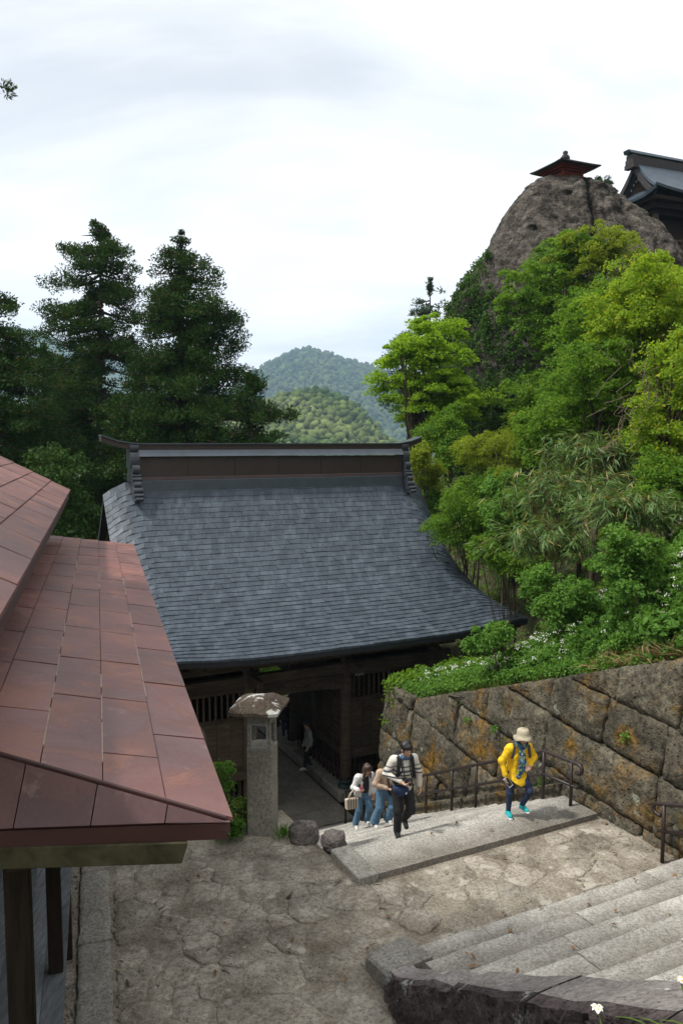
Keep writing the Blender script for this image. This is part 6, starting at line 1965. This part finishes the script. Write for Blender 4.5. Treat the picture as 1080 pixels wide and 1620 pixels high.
def person(label, foot, yaw, S, J, outfit, h=0.014, group=None):
    """J: joints in a local frame (facing -Y, z up, metres for a 1.70 m figure)"""
    root = empty('person', tuple(foot), label, 'person', group)
    cy, sy = math.cos(yaw), math.sin(yaw)
    def W(V):
        V = np.asarray(V, float) * S
        return np.stack([foot[0] + V[..., 0] * cy - V[..., 1] * sy, foot[1] + V[..., 0] * sy + V[..., 1] * cy, foot[2] + V[..., 2]], -1)
    g = {k: A_(*v) for k, v in J.items()}
    pel, che, nek, hed = g['pelvis'], g['chest'], g['neck'], g['head']
    fd = g.get('face', A_(0, -1, -0.25)); fd = fd / np.linalg.norm(fd)
    rt = np.cross(fd, A_(0, 0, 1)); rt /= np.linalg.norm(rt); upv = np.cross(rt, fd)
    def limbs(ra=1.0, add=0.0, arms=True, legs=True, torso=True, sleeve=1.0, leg_len=1.0, flare=0.0, fem=False):
        p = []
        if torso:
            sl, sr = g['shL'], g['shR']
            p += [('c', sl * 0.74 + nek * 0.26 + A_(0, 0, -0.025), sr * 0.74 + nek * 0.26 + A_(0, 0, -0.025), 0.062 + add, 0.062 + add),
                  ('e', che, A_(0.150 + add, 0.108 + add, 0.20 + add)), ('e', (che + pel) / 2, A_(0.145 + add, 0.105 + add, 0.18 + add)), ('e', pel, A_(0.168 + add, 0.118 + add, 0.14 + add))]
        if arms:
            for s in 'LR':
                a, e, w = g['sh' + s], g['el' + s], g['wr' + s]
                p.append(('c', a, e, 0.056 + add, 0.046 + add))
                p.append(('c', e, e + (w - e) * sleeve, 0.044 + add, 0.030 + (0.044 - 0.030) * (1 - sleeve) + add * 1.1))
        if legs:
            for s in 'LR':
                a, k, f = g['hip' + s], g['kn' + s], g['an' + s]
                p.append(('c', a, k, 0.086 + add, 0.058 + add + flare * 0.4))
                p.append(('c', k, k + (f - k) * leg_len, 0.055 + add + flare * 0.4, 0.038 + add + flare))
        return p
    # body: one continuous skin surface with head, nose, ears and feet
    pr = limbs(add=-0.008)
    pr += [('c', che + A_(0, 0, 0.1), nek, 0.06, 0.05), ('c', nek, hed + A_(0, 0, -0.04), 0.05, 0.048),
           ('e', hed + upv * 0.025 - fd * 0.012, A_(0.078, 0.092, 0.098)), ('c', hed + fd * 0.035 - upv * 0.03, hed + fd * 0.05 - upv * 0.078, 0.05, 0.032)]
    for s in 'LR':
        f = g['an' + s]; td = g.get('toe' + s, A_(0, -1, 0)); td = td / np.linalg.norm(td)
        pr.append(('c', f + A_(0, 0, -0.03), f + td * 0.11 + A_(0, 0, -0.045), 0.03, 0.025))
    V1, F1 = sdf(pr, h, 0.03)
    # finer face details and hands belong to the same mesh
    fp = [('e', hed + fd * 0.093 - upv * 0.018, A_(0.013, 0.016, 0.014)), ('c', hed + fd * 0.080 + upv * 0.02, hed + fd * 0.098 - upv * 0.022, 0.009, 0.012)]
    for q in (1, -1): fp.append(('e', hed + rt * 0.080 * q + upv * 0.0, A_(0.014, 0.022, 0.03)))
    V2, F2 = sdf(fp, 0.006, 0.004)
    V = [V1, V2]; F = [F1, F2 + len(V1)]; nn = len(V1) + len(V2)
    for s, q in (('L', 1), ('R', -1)):
        w = g['wr' + s]; d = g.get('hd' + s); d = (w - g['el' + s]) if d is None else d
        n = g.get('hn' + s); n = A_(-q, -0.2, 0) if n is None else n
        Vh, Fh = sdf(hand(w, d, n, g.get('th' + s, A_(q, 0, 0))[0] * 1.0, J.get('curl' + s, (0.5, 0, 0))[0]), 0.006, 0.006)
        V.append(Vh); F.append(Fh + nn); nn += len(Vh)
    bigmesh('body', W(np.concatenate(V)), np.concatenate(F), M['skin'], root, True)
    # eyes, brows and mouth
    m = MB()
    for q in (1, -1): m.ball(W(hed + fd * 0.079 + rt * 0.032 * q + upv * 0.022), 0.009 * S, 8, 6)
    m.build('eyes', M['hair'], root)
    m = MB()
    for q in (1, -1): m.tube([W(hed + fd * 0.086 + rt * 0.016 * q + upv * 0.043), W(hed + fd * 0.078 + rt * 0.048 * q + upv * 0.043)], 0.004 * S, 5)
    m.build('eyebrows', M['hair'], root)
    MB().tube([W(hed + fd * 0.083 - rt * 0.022 - upv * 0.057), W(hed + fd * 0.090 - upv * 0.059), W(hed + fd * 0.083 + rt * 0.022 - upv * 0.057)], 0.005 * S, 5).build('mouth', M['lip'], root)
    def garment(name, prims, mat, hh=h, k=0.03, cut=None, wob=0.006, attr=False):
        V, F = sdf(prims, hh, k, cut, wob)
        o = bigmesh(name, W(V), F, M[mat], root, True)
        if attr:
            a = o.data.attributes.new('height', 'FLOAT', 'POINT'); a.data.foreach_set('value', (V[:, 2] / 1.7).astype(np.float32))
        return o
    ctx = dict(root=root, W=W, g=g, limbs=limbs, garment=garment, fd=fd, rt=rt, upv=upv, S=S, hed=hed, nek=nek, che=che, pel=pel)
    outfit(ctx)
    return ctx
M['lip'] = plain_mat('lips', (0.30, 0.09, 0.08), 0.5)
def shoes(c, mat, sole='sole', add=0.0):
    g = c['g']
    for s in 'LR':
        f = g['an' + s]; td = g.get('toe' + s, A_(0, -1, 0)); td = td / np.linalg.norm(td)
        c['garment']('shoe', [('c', f + A_(0, 0, -0.032), f + td * 0.13 + A_(0, 0, -0.045), 0.048 + add, 0.038 + add), ('c', f + A_(0, 0, 0.01), f + A_(0, 0, -0.03), 0.045, 0.045)], mat, 0.010, 0.02, wob=0.0)
        c['garment']('sole', [('c', f - td * 0.03 + A_(0, 0, -0.07), f + td * 0.15 + A_(0, 0, -0.078), 0.04, 0.038)], sole, 0.010, 0.02, cut=lambda G_, f=f: np.maximum(G_[..., 2] - (f[2] - 0.058), (f[2] - 0.088) - G_[..., 2] - 0), wob=0)
def hair(c, mat, length=0.0, back=0.0, fringe=0.048):
    hed, fd, rt, upv = c['hed'], c['fd'], c['rt'], c['upv']
    pr = [('e', hed + upv * 0.036 - fd * 0.016, A_(0.100, 0.112, 0.110))]
    if length:
        for q in (1, -1):
            for o in (0.0, 0.045): pr.append(('c', hed + rt * 0.074 * q + upv * 0.02 - fd * (0.02 + o), hed + rt * 0.082 * q - A_(0, 0, length) - fd * (0.005 + o) , 0.036, 0.022))
        pr.append(('c', hed - fd * 0.07, hed - fd * 0.075 - A_(0, 0, length), 0.065, 0.05))
    def cut(G_):
        q = G_ - hed
        f = q @ fd; u = q @ upv; r = q @ rt
        # open over the face
        face = np.minimum(np.minimum(f - 0.022, fringe - u), 0.062 - np.abs(r) + 0.0)
        low = -(u + 0.075) if not length else -(u + 9)
        return np.maximum(face, low)
    return c['garment']('hair', pr, mat, 0.009, 0.02, cut, wob=0.022)
def strap(c, pts, rad=0.014, mat='black_cloth', name='strap', parent=None):
    return MB().tube([c['W'](p) for p in pts], rad * c['S'], 6).build(name, M[mat], parent or c['root'], True)
def band(c, pts, wid, th, mat, name, parent, side=None):
    """flat webbing along pts"""
    V = []; F = []
    pts = [np.array(p, float) for p in pts]
    for i, p in enumerate(pts):
        d = pts[min(i + 1, len(pts) - 1)] - pts[max(i - 1, 0)]; s = np.array(side if side is not None else [1., 0, 0]); s = s - d * (s @ d) / (d @ d); s /= np.linalg.norm(s)
        n = np.cross(s, d); n /= np.linalg.norm(n)
        V += [p - s * wid / 2 - n * th, p + s * wid / 2 - n * th, p + s * wid / 2 + n * th, p - s * wid / 2 + n * th]
    for i in range(len(pts) - 1):
        for k in range(4): F.append((i * 4 + k, i * 4 + (k + 1) % 4, i * 4 + 4 + (k + 1) % 4, i * 4 + 4 + k))
    F += [(3, 2, 1, 0), tuple(len(V) - 4 + k for k in range(4))]
    return mesh(name, c['W'](np.array(V)), F, M[mat], parent)
def march(px, py, off=0.0):
    r = ray(px, py)
    for D in np.arange(6, 34, 0.01):
        q = r * D / r[1]; u, w = uw(q[0], q[1])
        if q[2] <= (walk(u, w) if u > 4.9 else (Z_L if w < 12 else Z_F)) + off: return q
    return q
# --- man in a striped sweater
f = march(635, 1322)
J = dict(pelvis=(0, 0, 0.90), chest=(0.0, -0.07, 1.18), neck=(0.0, -0.13, 1.40), head=(0.015, -0.20, 1.525), face=(0.20, -1, -0.24),
         shL=(0.172, -0.09, 1.335), elL=(0.27, -0.04, 1.08), wrL=(0.265, -0.10, 0.86), shR=(-0.172, -0.09, 1.335), elR=(-0.285, -0.05, 1.09), wrR=(-0.09, -0.27, 1.03),
         hipL=(0.09, 0, 0.86), knL=(0.115, -0.13, 0.49), anL=(0.10, 0.20, 0.20), hipR=(-0.085, 0, 0.86), knR=(-0.085, -0.06, 0.47), anR=(-0.075, 0.0, 0.09),
         toeL=(0.05, -1, -0.55), toeR=(-0.1, -1, 0), hnR=(0.2, -0.3, 0.9), thR=(-1, 0, 0), hnL=(-1, 0.1, 0), thL=(1, 0, 0), curlR=(0.75, 0, 0), curlL=(0.45, 0, 0))
def out_man(c):
    g = c['g']
    c['garment']('trousers', c['limbs'](add=0.012, arms=False, torso=False, flare=0.014, leg_len=0.97) + [('e', c['pel'] + A_(0, 0, -0.02), A_(0.175, 0.128, 0.13))], 'black_cloth')
    shoes(c, 'black_cloth', 'black_cloth')
    c['garment']('sweater', c['limbs'](add=0.010, legs=False, sleeve=0.93) + [('c', c['pel'] + A_(0, 0, 0.05), c['pel'] + A_(0, -0.01, -0.06), 0.172, 0.176, 0.78)], 'striped', attr=True,
                 cut=lambda G_: np.maximum(G_[..., 2] - 1.425, 0.80 - G_[..., 2]))
    c['garment']('collar', [('c', c['nek'] + A_(-0.035, -0.03, -0.015), c['nek'] + A_(0.035, -0.03, -0.015), 0.05, 0.05)], 'blue_shirt', 0.009, 0.02)
    hair(c, 'hair', fringe=0.028)
    m = MB()   # spectacles
    for q in (1, -1):
        ctr = c['hed'] + c['fd'] * 0.096 + c['rt'] * 0.033 * q + c['upv'] * 0.02
        m.tube([c['W'](ctr + c['rt'] * 0.024 * math.cos(t) + c['upv'] * 0.017 * math.sin(t)) for t in np.linspace(0, 2 * math.pi, 13)], 0.0022, 4)
    m.build('spectacles', M['iron'], c['root'])
    bp = empty('backpack', tuple(c['W'](c['che'] + A_(0, 0.2, 0))), 'black backpack on the back of the man in the striped sweater', 'backpack')
    V, F = sdf([('e', c['che'] + A_(0, 0.20, 0.0), A_(0.15, 0.09, 0.22)), ('e', c['che'] + A_(0, 0.24, -0.08), A_(0.12, 0.08, 0.12))], 0.018, 0.04); bigmesh('pack', c['W'](V), F, M['black_cloth'], bp, True)
    for q in (1, -1):
        band(c, [c['che'] + A_(0.105 * q, 0.09, 0.19), c['nek'] + A_(0.105 * q, 0.045, -0.005), c['nek'] + A_(0.110 * q, -0.05, -0.02), c['che'] + A_(0.115 * q, -0.138, 0.10), c['che'] + A_(0.125 * q, -0.142, -0.02), c['che'] + A_(0.15 * q, -0.105, -0.13)], 0.058, 0.008, 'black_cloth', 'shoulder_strap', bp)
    # camera in the hand with neck strap
    cw = g['wrR'] + A_(0.105, -0.035, 0.02)
    cam_ = empty('handheld_camera', tuple(c['W'](cw)), 'black camera held at the chest by the man in the striped sweater', 'camera')
    b = cw; R_ = 0.055
    MB().box8([c['W'](b + A_(*q)) for q in ((-.065, -.03, -.045), (.065, -.03, -.045), (.065, .03, -.045), (-.065, .03, -.045), (-.065, -.03, .04), (.065, -.03, .04), (.065, .03, .04), (-.065, .03, .04))]).build('body', M['black_cloth'], cam_, False, 0.008)
    MB().tube([c['W'](b + A_(0.01, -0.028, 0)), c['W'](b + A_(0.01, -0.10, -0.01))], [0.034, 0.036], 14).build('lens', M['iron'], cam_, True)
    for q in (1, -1):
        strap(c, [c['nek'] + A_(0.06 * q, 0.02, 0.01), c['nek'] + A_(0.06 * q, -0.09, -0.05), c['che'] + A_(0.05 * q + 0.01, -0.15, 0.05), b + A_(0.06 * q, 0.0, 0.04)], 0.008, parent=cam_, name='neck_strap')
    pb = empty('waist_pouch', tuple(c['W'](c['pel'] + A_(-0.08, -0.17, -0.06))), 'navy pouch hanging at the hip of the man in the striped sweater', 'pouch')
    V, F = sdf([('c', c['pel'] + A_(-0.15, -0.165, -0.02), c['pel'] + A_(0.0, -0.185, -0.05), 0.06, 0.06), ('e', c['pel'] + A_(-0.07, -0.18, -0.07), A_(0.11, 0.05, 0.08))], 0.012, 0.03); bigmesh('bag', c['W'](V), F, M['navy_cloth'], pb, True)
    b = c['pel'] + A_(-0.0, -0.237, -0.075)
    MB().box8([c['W'](b + A_(*q)) for q in ((-.012, -.006, -.02), (.012, -.006, -.02), (.012, .004, -.02), (-.012, .004, -.02), (-.012, -.006, .02), (.012, -.006, .02), (.012, .004, .02), (-.012, .004, .02))]).build('badge', M['white_cloth'], pb)
    hb = c['pel'] + A_(-0.07, -0.17, 0.10)
    pc = empty('camera_case', tuple(c['W'](hb)), 'small black camera case on the sweater below the camera', 'case')
    V, F = sdf([('c', hb + A_(-0.09, 0.0, 0), hb + A_(0.07, -0.01, 0.01), 0.045, 0.045)], 0.012, 0.03); bigmesh('case', c['W'](V), F, M['black_cloth'], pc, True)
    band(c, [hb + A_(-0.08, -0.02, 0.04), c['che'] + A_(-0.06, -0.145, 0.0), c['nek'] + A_(-0.08, -0.06, -0.02)], 0.022, 0.004, 'black_cloth', 'case_strap', pc)
person('man in cream striped sweater and black trousers climbing the steps with a camera', f, math.radians(12), 1.0, J, out_man)
# --- woman in yellow
f = march(815, 1293)
J = dict(pelvis=(0, 0, 0.88), chest=(0.0, -0.08, 1.15), neck=(0.01, -0.15, 1.37), head=(0.02, -0.21, 1.50), face=(0.12, -1, -0.12),
         shL=(0.162, -0.10, 1.30), elL=(0.31, -0.02, 1.08), wrL=(0.16, -0.20, 1.02), shR=(-0.162, -0.10, 1.30), elR=(-0.29, -0.06, 1.06), wrR=(-0.255, -0.12, 0.82),
         hipL=(0.085, 0, 0.85), knL=(0.17, -0.20, 0.55), anL=(0.10, -0.04, 0.24), hipR=(-0.085, 0, 0.85), knR=(-0.12, -0.02, 0.46), anR=(-0.115, 0.06, 0.095),
         toeL=(0.35, -1, -0.10), toeR=(-0.05, -1, 0), hnR=(0.9, -0.2, 0), thR=(-1, 0, 0), hnL=(-0.2, 0.6, -0.6), thL=(1, 0, 0), curlR=(0.55, 0, 0), curlL=(0.9, 0, 0))
def out_yellow(c):
    g = c['g']
    c['garment']('trousers', c['limbs'](add=0.004, arms=False, torso=False, leg_len=0.95) + [('e', c['pel'] + A_(0, 0, -0.02), A_(0.175, 0.128, 0.13))], 'navy_denim')
    shoes(c, 'teal_shoe')
    c['garment']('jacket', c['limbs'](add=0.014, legs=False, sleeve=0.95) + [('c', c['pel'] + A_(0, 0, 0.12), c['pel'] + A_(0.01, -0.03, -0.22), 0.165, 0.200, 0.80)], 'yellow_cloth',
                 cut=lambda G_: np.maximum(G_[..., 2] - 1.385, (0.62 + 0.6 * np.clip(np.abs(G_[..., 0] - 0.03), 0, 0.3)) - G_[..., 2]), wob=0.022)
    h = c['hed'] + A_(0, 0, 0.045); fd = c['fd']
    V = []; F = []
    n = 28
    for k, (r, z) in enumerate(((0.165, -0.035), (0.13, -0.005), (0.108, 0.02), (0.106, 0.05), (0.098, 0.105), (0.07, 0.125), (0.0, 0.13), )):
        for i in range(n):
            t = 2 * math.pi * i / n
            wv = 0.016 * math.sin(3 * t + 0.6) * (k == 0) + 0.006 * math.sin(5 * t) * (k < 3)
            V.append(h + A_(r * math.cos(t), r * math.sin(t) * 1.08 - 0.01, z + wv + 0.12 * 0 * r))
    for k in range(6):
        for i in range(n): F.append((k * n + i, k * n + (i + 1) % n, (k + 1) * n + (i + 1) % n, (k + 1) * n + i))
    ht = mesh('sun_hat', c['W'](np.array(V)), F, M['khaki_cloth'], c['root'], True); ht.modifiers.new('solid', 'SOLIDIFY').thickness = 0.006
    hair(c, 'hair', length=0.05, fringe=0.05)
    n_ = c['nek']
    c['garment']('scarf', [('c', n_ + A_(-0.075, -0.04, 0.03), n_ + A_(0.0, -0.105, -0.01), 0.045, 0.05), ('c', n_ + A_(0.075, -0.04, 0.03), n_ + A_(0.0, -0.105, -0.01), 0.045, 0.05), ('c', n_ + A_(-0.06, 0.05, 0.03), n_ + A_(0.06, 0.05, 0.03), 0.04, 0.04),
                            ('c', n_ + A_(-0.03, -0.11, -0.03), c['che'] + A_(0.015, -0.175, -0.03), 0.055, 0.06, 0.5), ('c', c['che'] + A_(0.0, -0.175, -0.03), c['pel'] + A_(-0.045, -0.23, -0.05), 0.055, 0.05, 0.4), ('c', c['che'] + A_(0.03, -0.17, -0.03), c['pel'] + A_(0.10, -0.225, 0.06), 0.045, 0.045, 0.4)], 'scarf', 0.011, 0.015, wob=0.02)
    bp = empty('backpack', tuple(c['W'](c['che'] + A_(0, 0.2, 0))), 'dark olive backpack worn by the woman in yellow', 'backpack')
    V, F = sdf([('e', c['che'] + A_(0, 0.20, 0.0), A_(0.13, 0.08, 0.19))], 0.018, 0.04); bigmesh('pack', c['W'](V), F, M['strap'], bp, True)
    for q in (1, -1):
        band(c, [c['che'] + A_(0.11 * q, 0.09, 0.19), c['nek'] + A_(0.115 * q, 0.045, 0.00), c['nek'] + A_(0.125 * q, -0.06, -0.015), c['che'] + A_(0.14 * q, -0.142, 0.10), c['che'] + A_(0.165 * q, -0.125, 0.0)], 0.045, 0.007, 'strap', 'shoulder_strap', bp)
    w = g['wrR'] + A_(0.045, -0.05, -0.10)
    ph = empty('phone', tuple(c['W'](w)), 'dark phone in white case held by the woman in yellow', 'phone')
    a, b2, n2 = A_(0.55, -0.3, -0.75), A_(0.75, 0.1, 0.55), A_(0.0, 1, 0)
    a /= np.linalg.norm(a); b2 -= a * (a @ b2); b2 /= np.linalg.norm(b2); n2 = np.cross(a, b2)
    def bx(la, lb, ln, o): return [c['W'](w + n2 * o + a * i * la + b2 * j * lb + n2 * k * ln) for k in (-1, 1) for i, j in ((-1, -1), (1, -1), (1, 1), (-1, 1))]
    MB().box8(bx(0.085, 0.042, 0.006, 0)).build('case', M['white_cloth'], ph); 
    sgn = 1 if c['W'](w + n2)[1] < c['W'](w)[1] else -1
    MB().box8(bx(0.072, 0.039, 0.001, sgn * 0.0085)).build('screen', M['black_cloth'], ph)
person('woman in bright yellow jacket, printed scarf and tan sun hat stepping onto the landing', f, math.radians(8), 0.955, J, out_yellow)
# --- two young women coming up behind
f = march(607, 1308)
J2 = dict(pelvis=(0, 0, 0.89), chest=(0, -0.10, 1.15), neck=(0.02, -0.19, 1.37), head=(0.05, -0.27, 1.49), face=(0.35, -1, -0.55),
          shL=(0.17, -0.12, 1.30), elL=(0.26, -0.10, 1.06), wrL=(0.10, -0.30, 0.98), shR=(-0.17, -0.12, 1.30), elR=(-0.27, -0.10, 1.05), wrR=(-0.06, -0.30, 0.99),
          hipL=(0.085, 0, 0.86), knL=(0.10, -0.20, 0.52), anL=(0.09, -0.02, 0.20), hipR=(-0.085, 0, 0.86), knR=(-0.10, 0.0, 0.46), anR=(-0.14, 0.16, 0.09),
          toeL=(0, -1, 0), toeR=(-0.1, -1, -0.4), hnR=(0.3, 0, 0.9), hnL=(-0.3, 0, 0.9), thR=(-1, 0, 0), thL=(1, 0, 0), curlR=(0.8, 0, 0), curlL=(0.8, 0, 0))
def out_beige(c):
    c['garment']('jeans', c['limbs'](add=0.010, arms=False, torso=False, flare=0.055, leg_len=1.0) + [('e', c['pel'] + A_(0, 0, -0.02), A_(0.175, 0.128, 0.13))], 'denim')
    shoes(c, 'white_cloth')
    c['garment']('jumper', c['limbs'](add=0.016, legs=False, sleeve=0.82) + [('c', c['pel'] + A_(0, 0, 0.12), c['pel'] + A_(0, 0, 0.03), 0.185, 0.185, 0.75)], 'beige_cloth', cut=lambda G_: np.maximum(G_[..., 2] - 1.385, 0.90 - G_[..., 2]), wob=0.02)
    hair(c, 'hair_b', length=0.17)
    bg = empty('shoulder_bag', tuple(c['W'](c['pel'] + A_(0.10, -0.17, -0.02))), 'small black shoulder bag of the woman in the beige jumper', 'handbag')
    V, F = sdf([('e', c['pel'] + A_(0.10, -0.18, -0.03), A_(0.10, 0.05, 0.10))], 0.014, 0.03); bigmesh('bag', c['W'](V), F, M['black_cloth'], bg, True)
    band(c, [c['pel'] + A_(0.03, -0.2, 0.05), c['che'] + A_(-0.05, -0.17, 0.0), c['nek'] + A_(-0.10, -0.07, -0.03), c['nek'] + A_(-0.11, 0.05, -0.02)], 0.03, 0.005, 'black_cloth', 'strap', bg)
    w = (c['g']['wrR'] + c['g']['wrL']) / 2 + A_(0.0, -0.09, 0.02)
    ph = MB().box8([c['W'](w + A_(*q)) for q in ((-.04, -.03, -.06), (.04, -.03, -.06), (.04, -.02, -.06), (-.04, -.02, -.06), (-.04, .03, .06), (.04, .03, .06), (.04, .04, .06), (-.04, .04, .06))]).build('phone', M['pink_case'], None, False, 0.006)
    tag(ph, 'pink phone held by the woman in the beige jumper', 'phone')
person('woman in loose beige jumper and wide blue jeans looking at her phone', f, math.radians(25), 0.94, J2, out_beige, 0.016)
f = march(574, 1310)
J3 = {k: (v[0], v[1] * (0.75 if not k.startswith(('face', 'toe', 'hn', 'th', 'curl')) else 1), v[2]) for k, v in J2.items()}
J3.update(face=(0.2, -1, -0.6), wrR=(-0.20, -0.27, 1.06), elR=(-0.27, -0.06, 1.04), wrL=(0.22, -0.10, 0.84), elL=(0.26, -0.03, 1.06), head=(0.03, -0.20, 1.49), neck=(0.01, -0.14, 1.37))
def out_white(c):
    c['garment']('jeans', c['limbs'](add=0.010, arms=False, torso=False, flare=0.03, leg_len=1.0) + [('e', c['pel'] + A_(0, 0, -0.02), A_(0.172, 0.125, 0.13))], 'denim')
    shoes(c, 'white_cloth')
    c['garment']('top', c['limbs'](add=0.010, legs=False, arms=False) , 'black_cloth', cut=lambda G_: np.maximum(G_[..., 2] - 1.345, 0.90 - G_[..., 2]))
    def cut(G_):
        x, y, z = G_[..., 0], G_[..., 1], G_[..., 2]
        front = np.minimum(0.075 - np.abs(x) + 0.05 * (1.2 - z), -(y + 0.02))
        return np.maximum(np.maximum(z - 1.385, 0.82 - z), front)
    c['garment']('blouse', c['limbs'](add=0.016, legs=False, sleeve=0.85) + [('c', c['pel'] + A_(0, 0, 0.12), c['pel'] + A_(0, 0, -0.05), 0.19, 0.21, 0.75)], 'white_cloth', cut=cut, wob=0.02)
    hair(c, 'hair_b', length=0.20)
    w = c['g']['wrR'] + A_(0.02, -0.09, 0.06)
    ph = MB().box8([c['W'](w + A_(*q)) for q in ((-.04, -.01, -.075), (.04, -.01, -.075), (.04, 0, -.075), (-.04, 0, -.075), (-.04, -.01, .075), (.04, -.01, .075), (.04, 0, .075), (-.04, 0, .075))]).build('phone', M['pink_case'], None, False, 0.006)
    tag(ph, 'pink phone held up by the woman in the white blouse', 'phone')
    b = c['g']['elR'] + A_(-0.09, -0.13, -0.30)
    tt = empty('tote_bag', tuple(c['W'](b)), 'striped cream tote bag hanging from the arm in the white blouse', 'tote bag')
    MB().box8([c['W'](b + A_(*q)) for q in ((-.14, -.06, -.12), (.14, -.06, -.12), (.14, .06, -.12), (-.14, .06, -.12), (-.16, -.04, .13), (.16, -.04, .13), (.16, .04, .13), (-.16, .04, .13))]).build('bag', M['tote'], tt, False, 0.015)
    for x in (-.09, -.03, .03, .09):
        MB().box8([c['W'](b + A_(*q)) for q in ((x - .01, -.0635, -.115), (x + .01, -.0635, -.115), (x + .01, -.058, -.115), (x - .01, -.058, -.115), (x - .01, -.0465, .125), (x + .01, -.0465, .125), (x + .01, -.041, .125), (x - .01, -.041, .125))]).build('stripe', M['dark_grey_cloth'], tt)
    for y in (-.03, .03):
        MB().tube([c['W'](b + A_(-.08, y, .12)), c['W'](b + A_(-.02, y * 0.5, .25)), c['W'](c['g']['elR'] * 0.6 + c['g']['wrR'] * 0.4 + A_(0, 0, 0.03)), c['W'](b + A_(.06, y * .5, .25)), c['W'](b + A_(.09, y, .12))], 0.009, 6).build('handle', M['tote'], tt, True)
person('woman in open white blouse, black top and jeans carrying a tote bag', f, math.radians(20), 0.94, J3, out_white, 0.016)
# --- two visitors in the passage
JW = dict(pelvis=(0, 0, 0.90), chest=(0, 0.0, 1.18), neck=(0, -0.02, 1.42), head=(0, -0.05, 1.555), face=(0.1, -1, -0.2),
          shL=(0.18, 0, 1.36), elL=(0.24, 0.03, 1.10), wrL=(0.22, -0.08, 0.86), shR=(-0.18, 0, 1.36), elR=(-0.24, 0.02, 1.10), wrR=(-0.23, -0.10, 0.87),
          hipL=(0.085, 0, 0.87), knL=(0.09, -0.10, 0.49), anL=(0.09, 0.12, 0.13), hipR=(-0.085, 0, 0.87), knR=(-0.09, -0.05, 0.47), anR=(-0.09, -0.10, 0.09), toeL=(0, -1, -0.2), toeR=(0, -1, 0))
def out_dark(c):
    c['garment']('trousers', c['limbs'](add=0.006, arms=False, torso=False, leg_len=0.96) + [('e', c['pel'] + A_(0, 0, -0.02), A_(0.175, 0.128, 0.13))], 'navy_denim', 0.02)
    shoes(c, 'grey_cloth')
    c['garment']('jacket', c['limbs'](add=0.025, legs=False, sleeve=0.95), 'dark_grey_cloth', 0.018, cut=lambda G_: np.maximum(G_[..., 2] - 1.43, 0.86 - G_[..., 2]))
    hair(c, 'hair')
def out_grey(c):
    c['garment']('trousers', c['limbs'](add=0.010, arms=False, torso=False, leg_len=0.96, flare=0.01) + [('e', c['pel'] + A_(0, 0, -0.02), A_(0.175, 0.128, 0.13))], 'black_cloth', 0.02)
    shoes(c, 'white_cloth')
    c['garment']('shirt', c['limbs'](add=0.022, legs=False, sleeve=0.85), 'grey_cloth', 0.018, cut=lambda G_: np.maximum(G_[..., 2] - 1.43, 0.84 - G_[..., 2]))
    hair(c, 'hair')
    bp = empty('backpack', tuple(c['W'](c['che'] + A_(0, 0.2, 0))), 'black backpack worn by the visitor in grey inside the passage', 'backpack')
    V, F = sdf([('e', c['che'] + A_(0, 0.18, 0.0), A_(0.15, 0.10, 0.22))], 0.02, 0.04); bigmesh('pack', c['W'](V), F, M['black_cloth'], bp, True)
    for q in (1, -1):
        band(c, [c['che'] + A_(0.11 * q, 0.09, 0.19), c['nek'] + A_(0.115 * q, 0.03, -0.01), c['nek'] + A_(0.125 * q, -0.06, -0.04), c['che'] + A_(0.14 * q, -0.12, 0.0)], 0.05, 0.007, 'black_cloth', 'shoulder_strap', bp)
person('person in dark jacket and jeans at the far end of the passage', PZ(452, 1172, Z_F), math.radians(15), 0.97, JW, out_dark, 0.018)
person('person in grey shirt and white shoes standing inside the passage', PZ(488, 1219, Z_F), math.radians(-75), 1.0, JW, out_grey, 0.018)
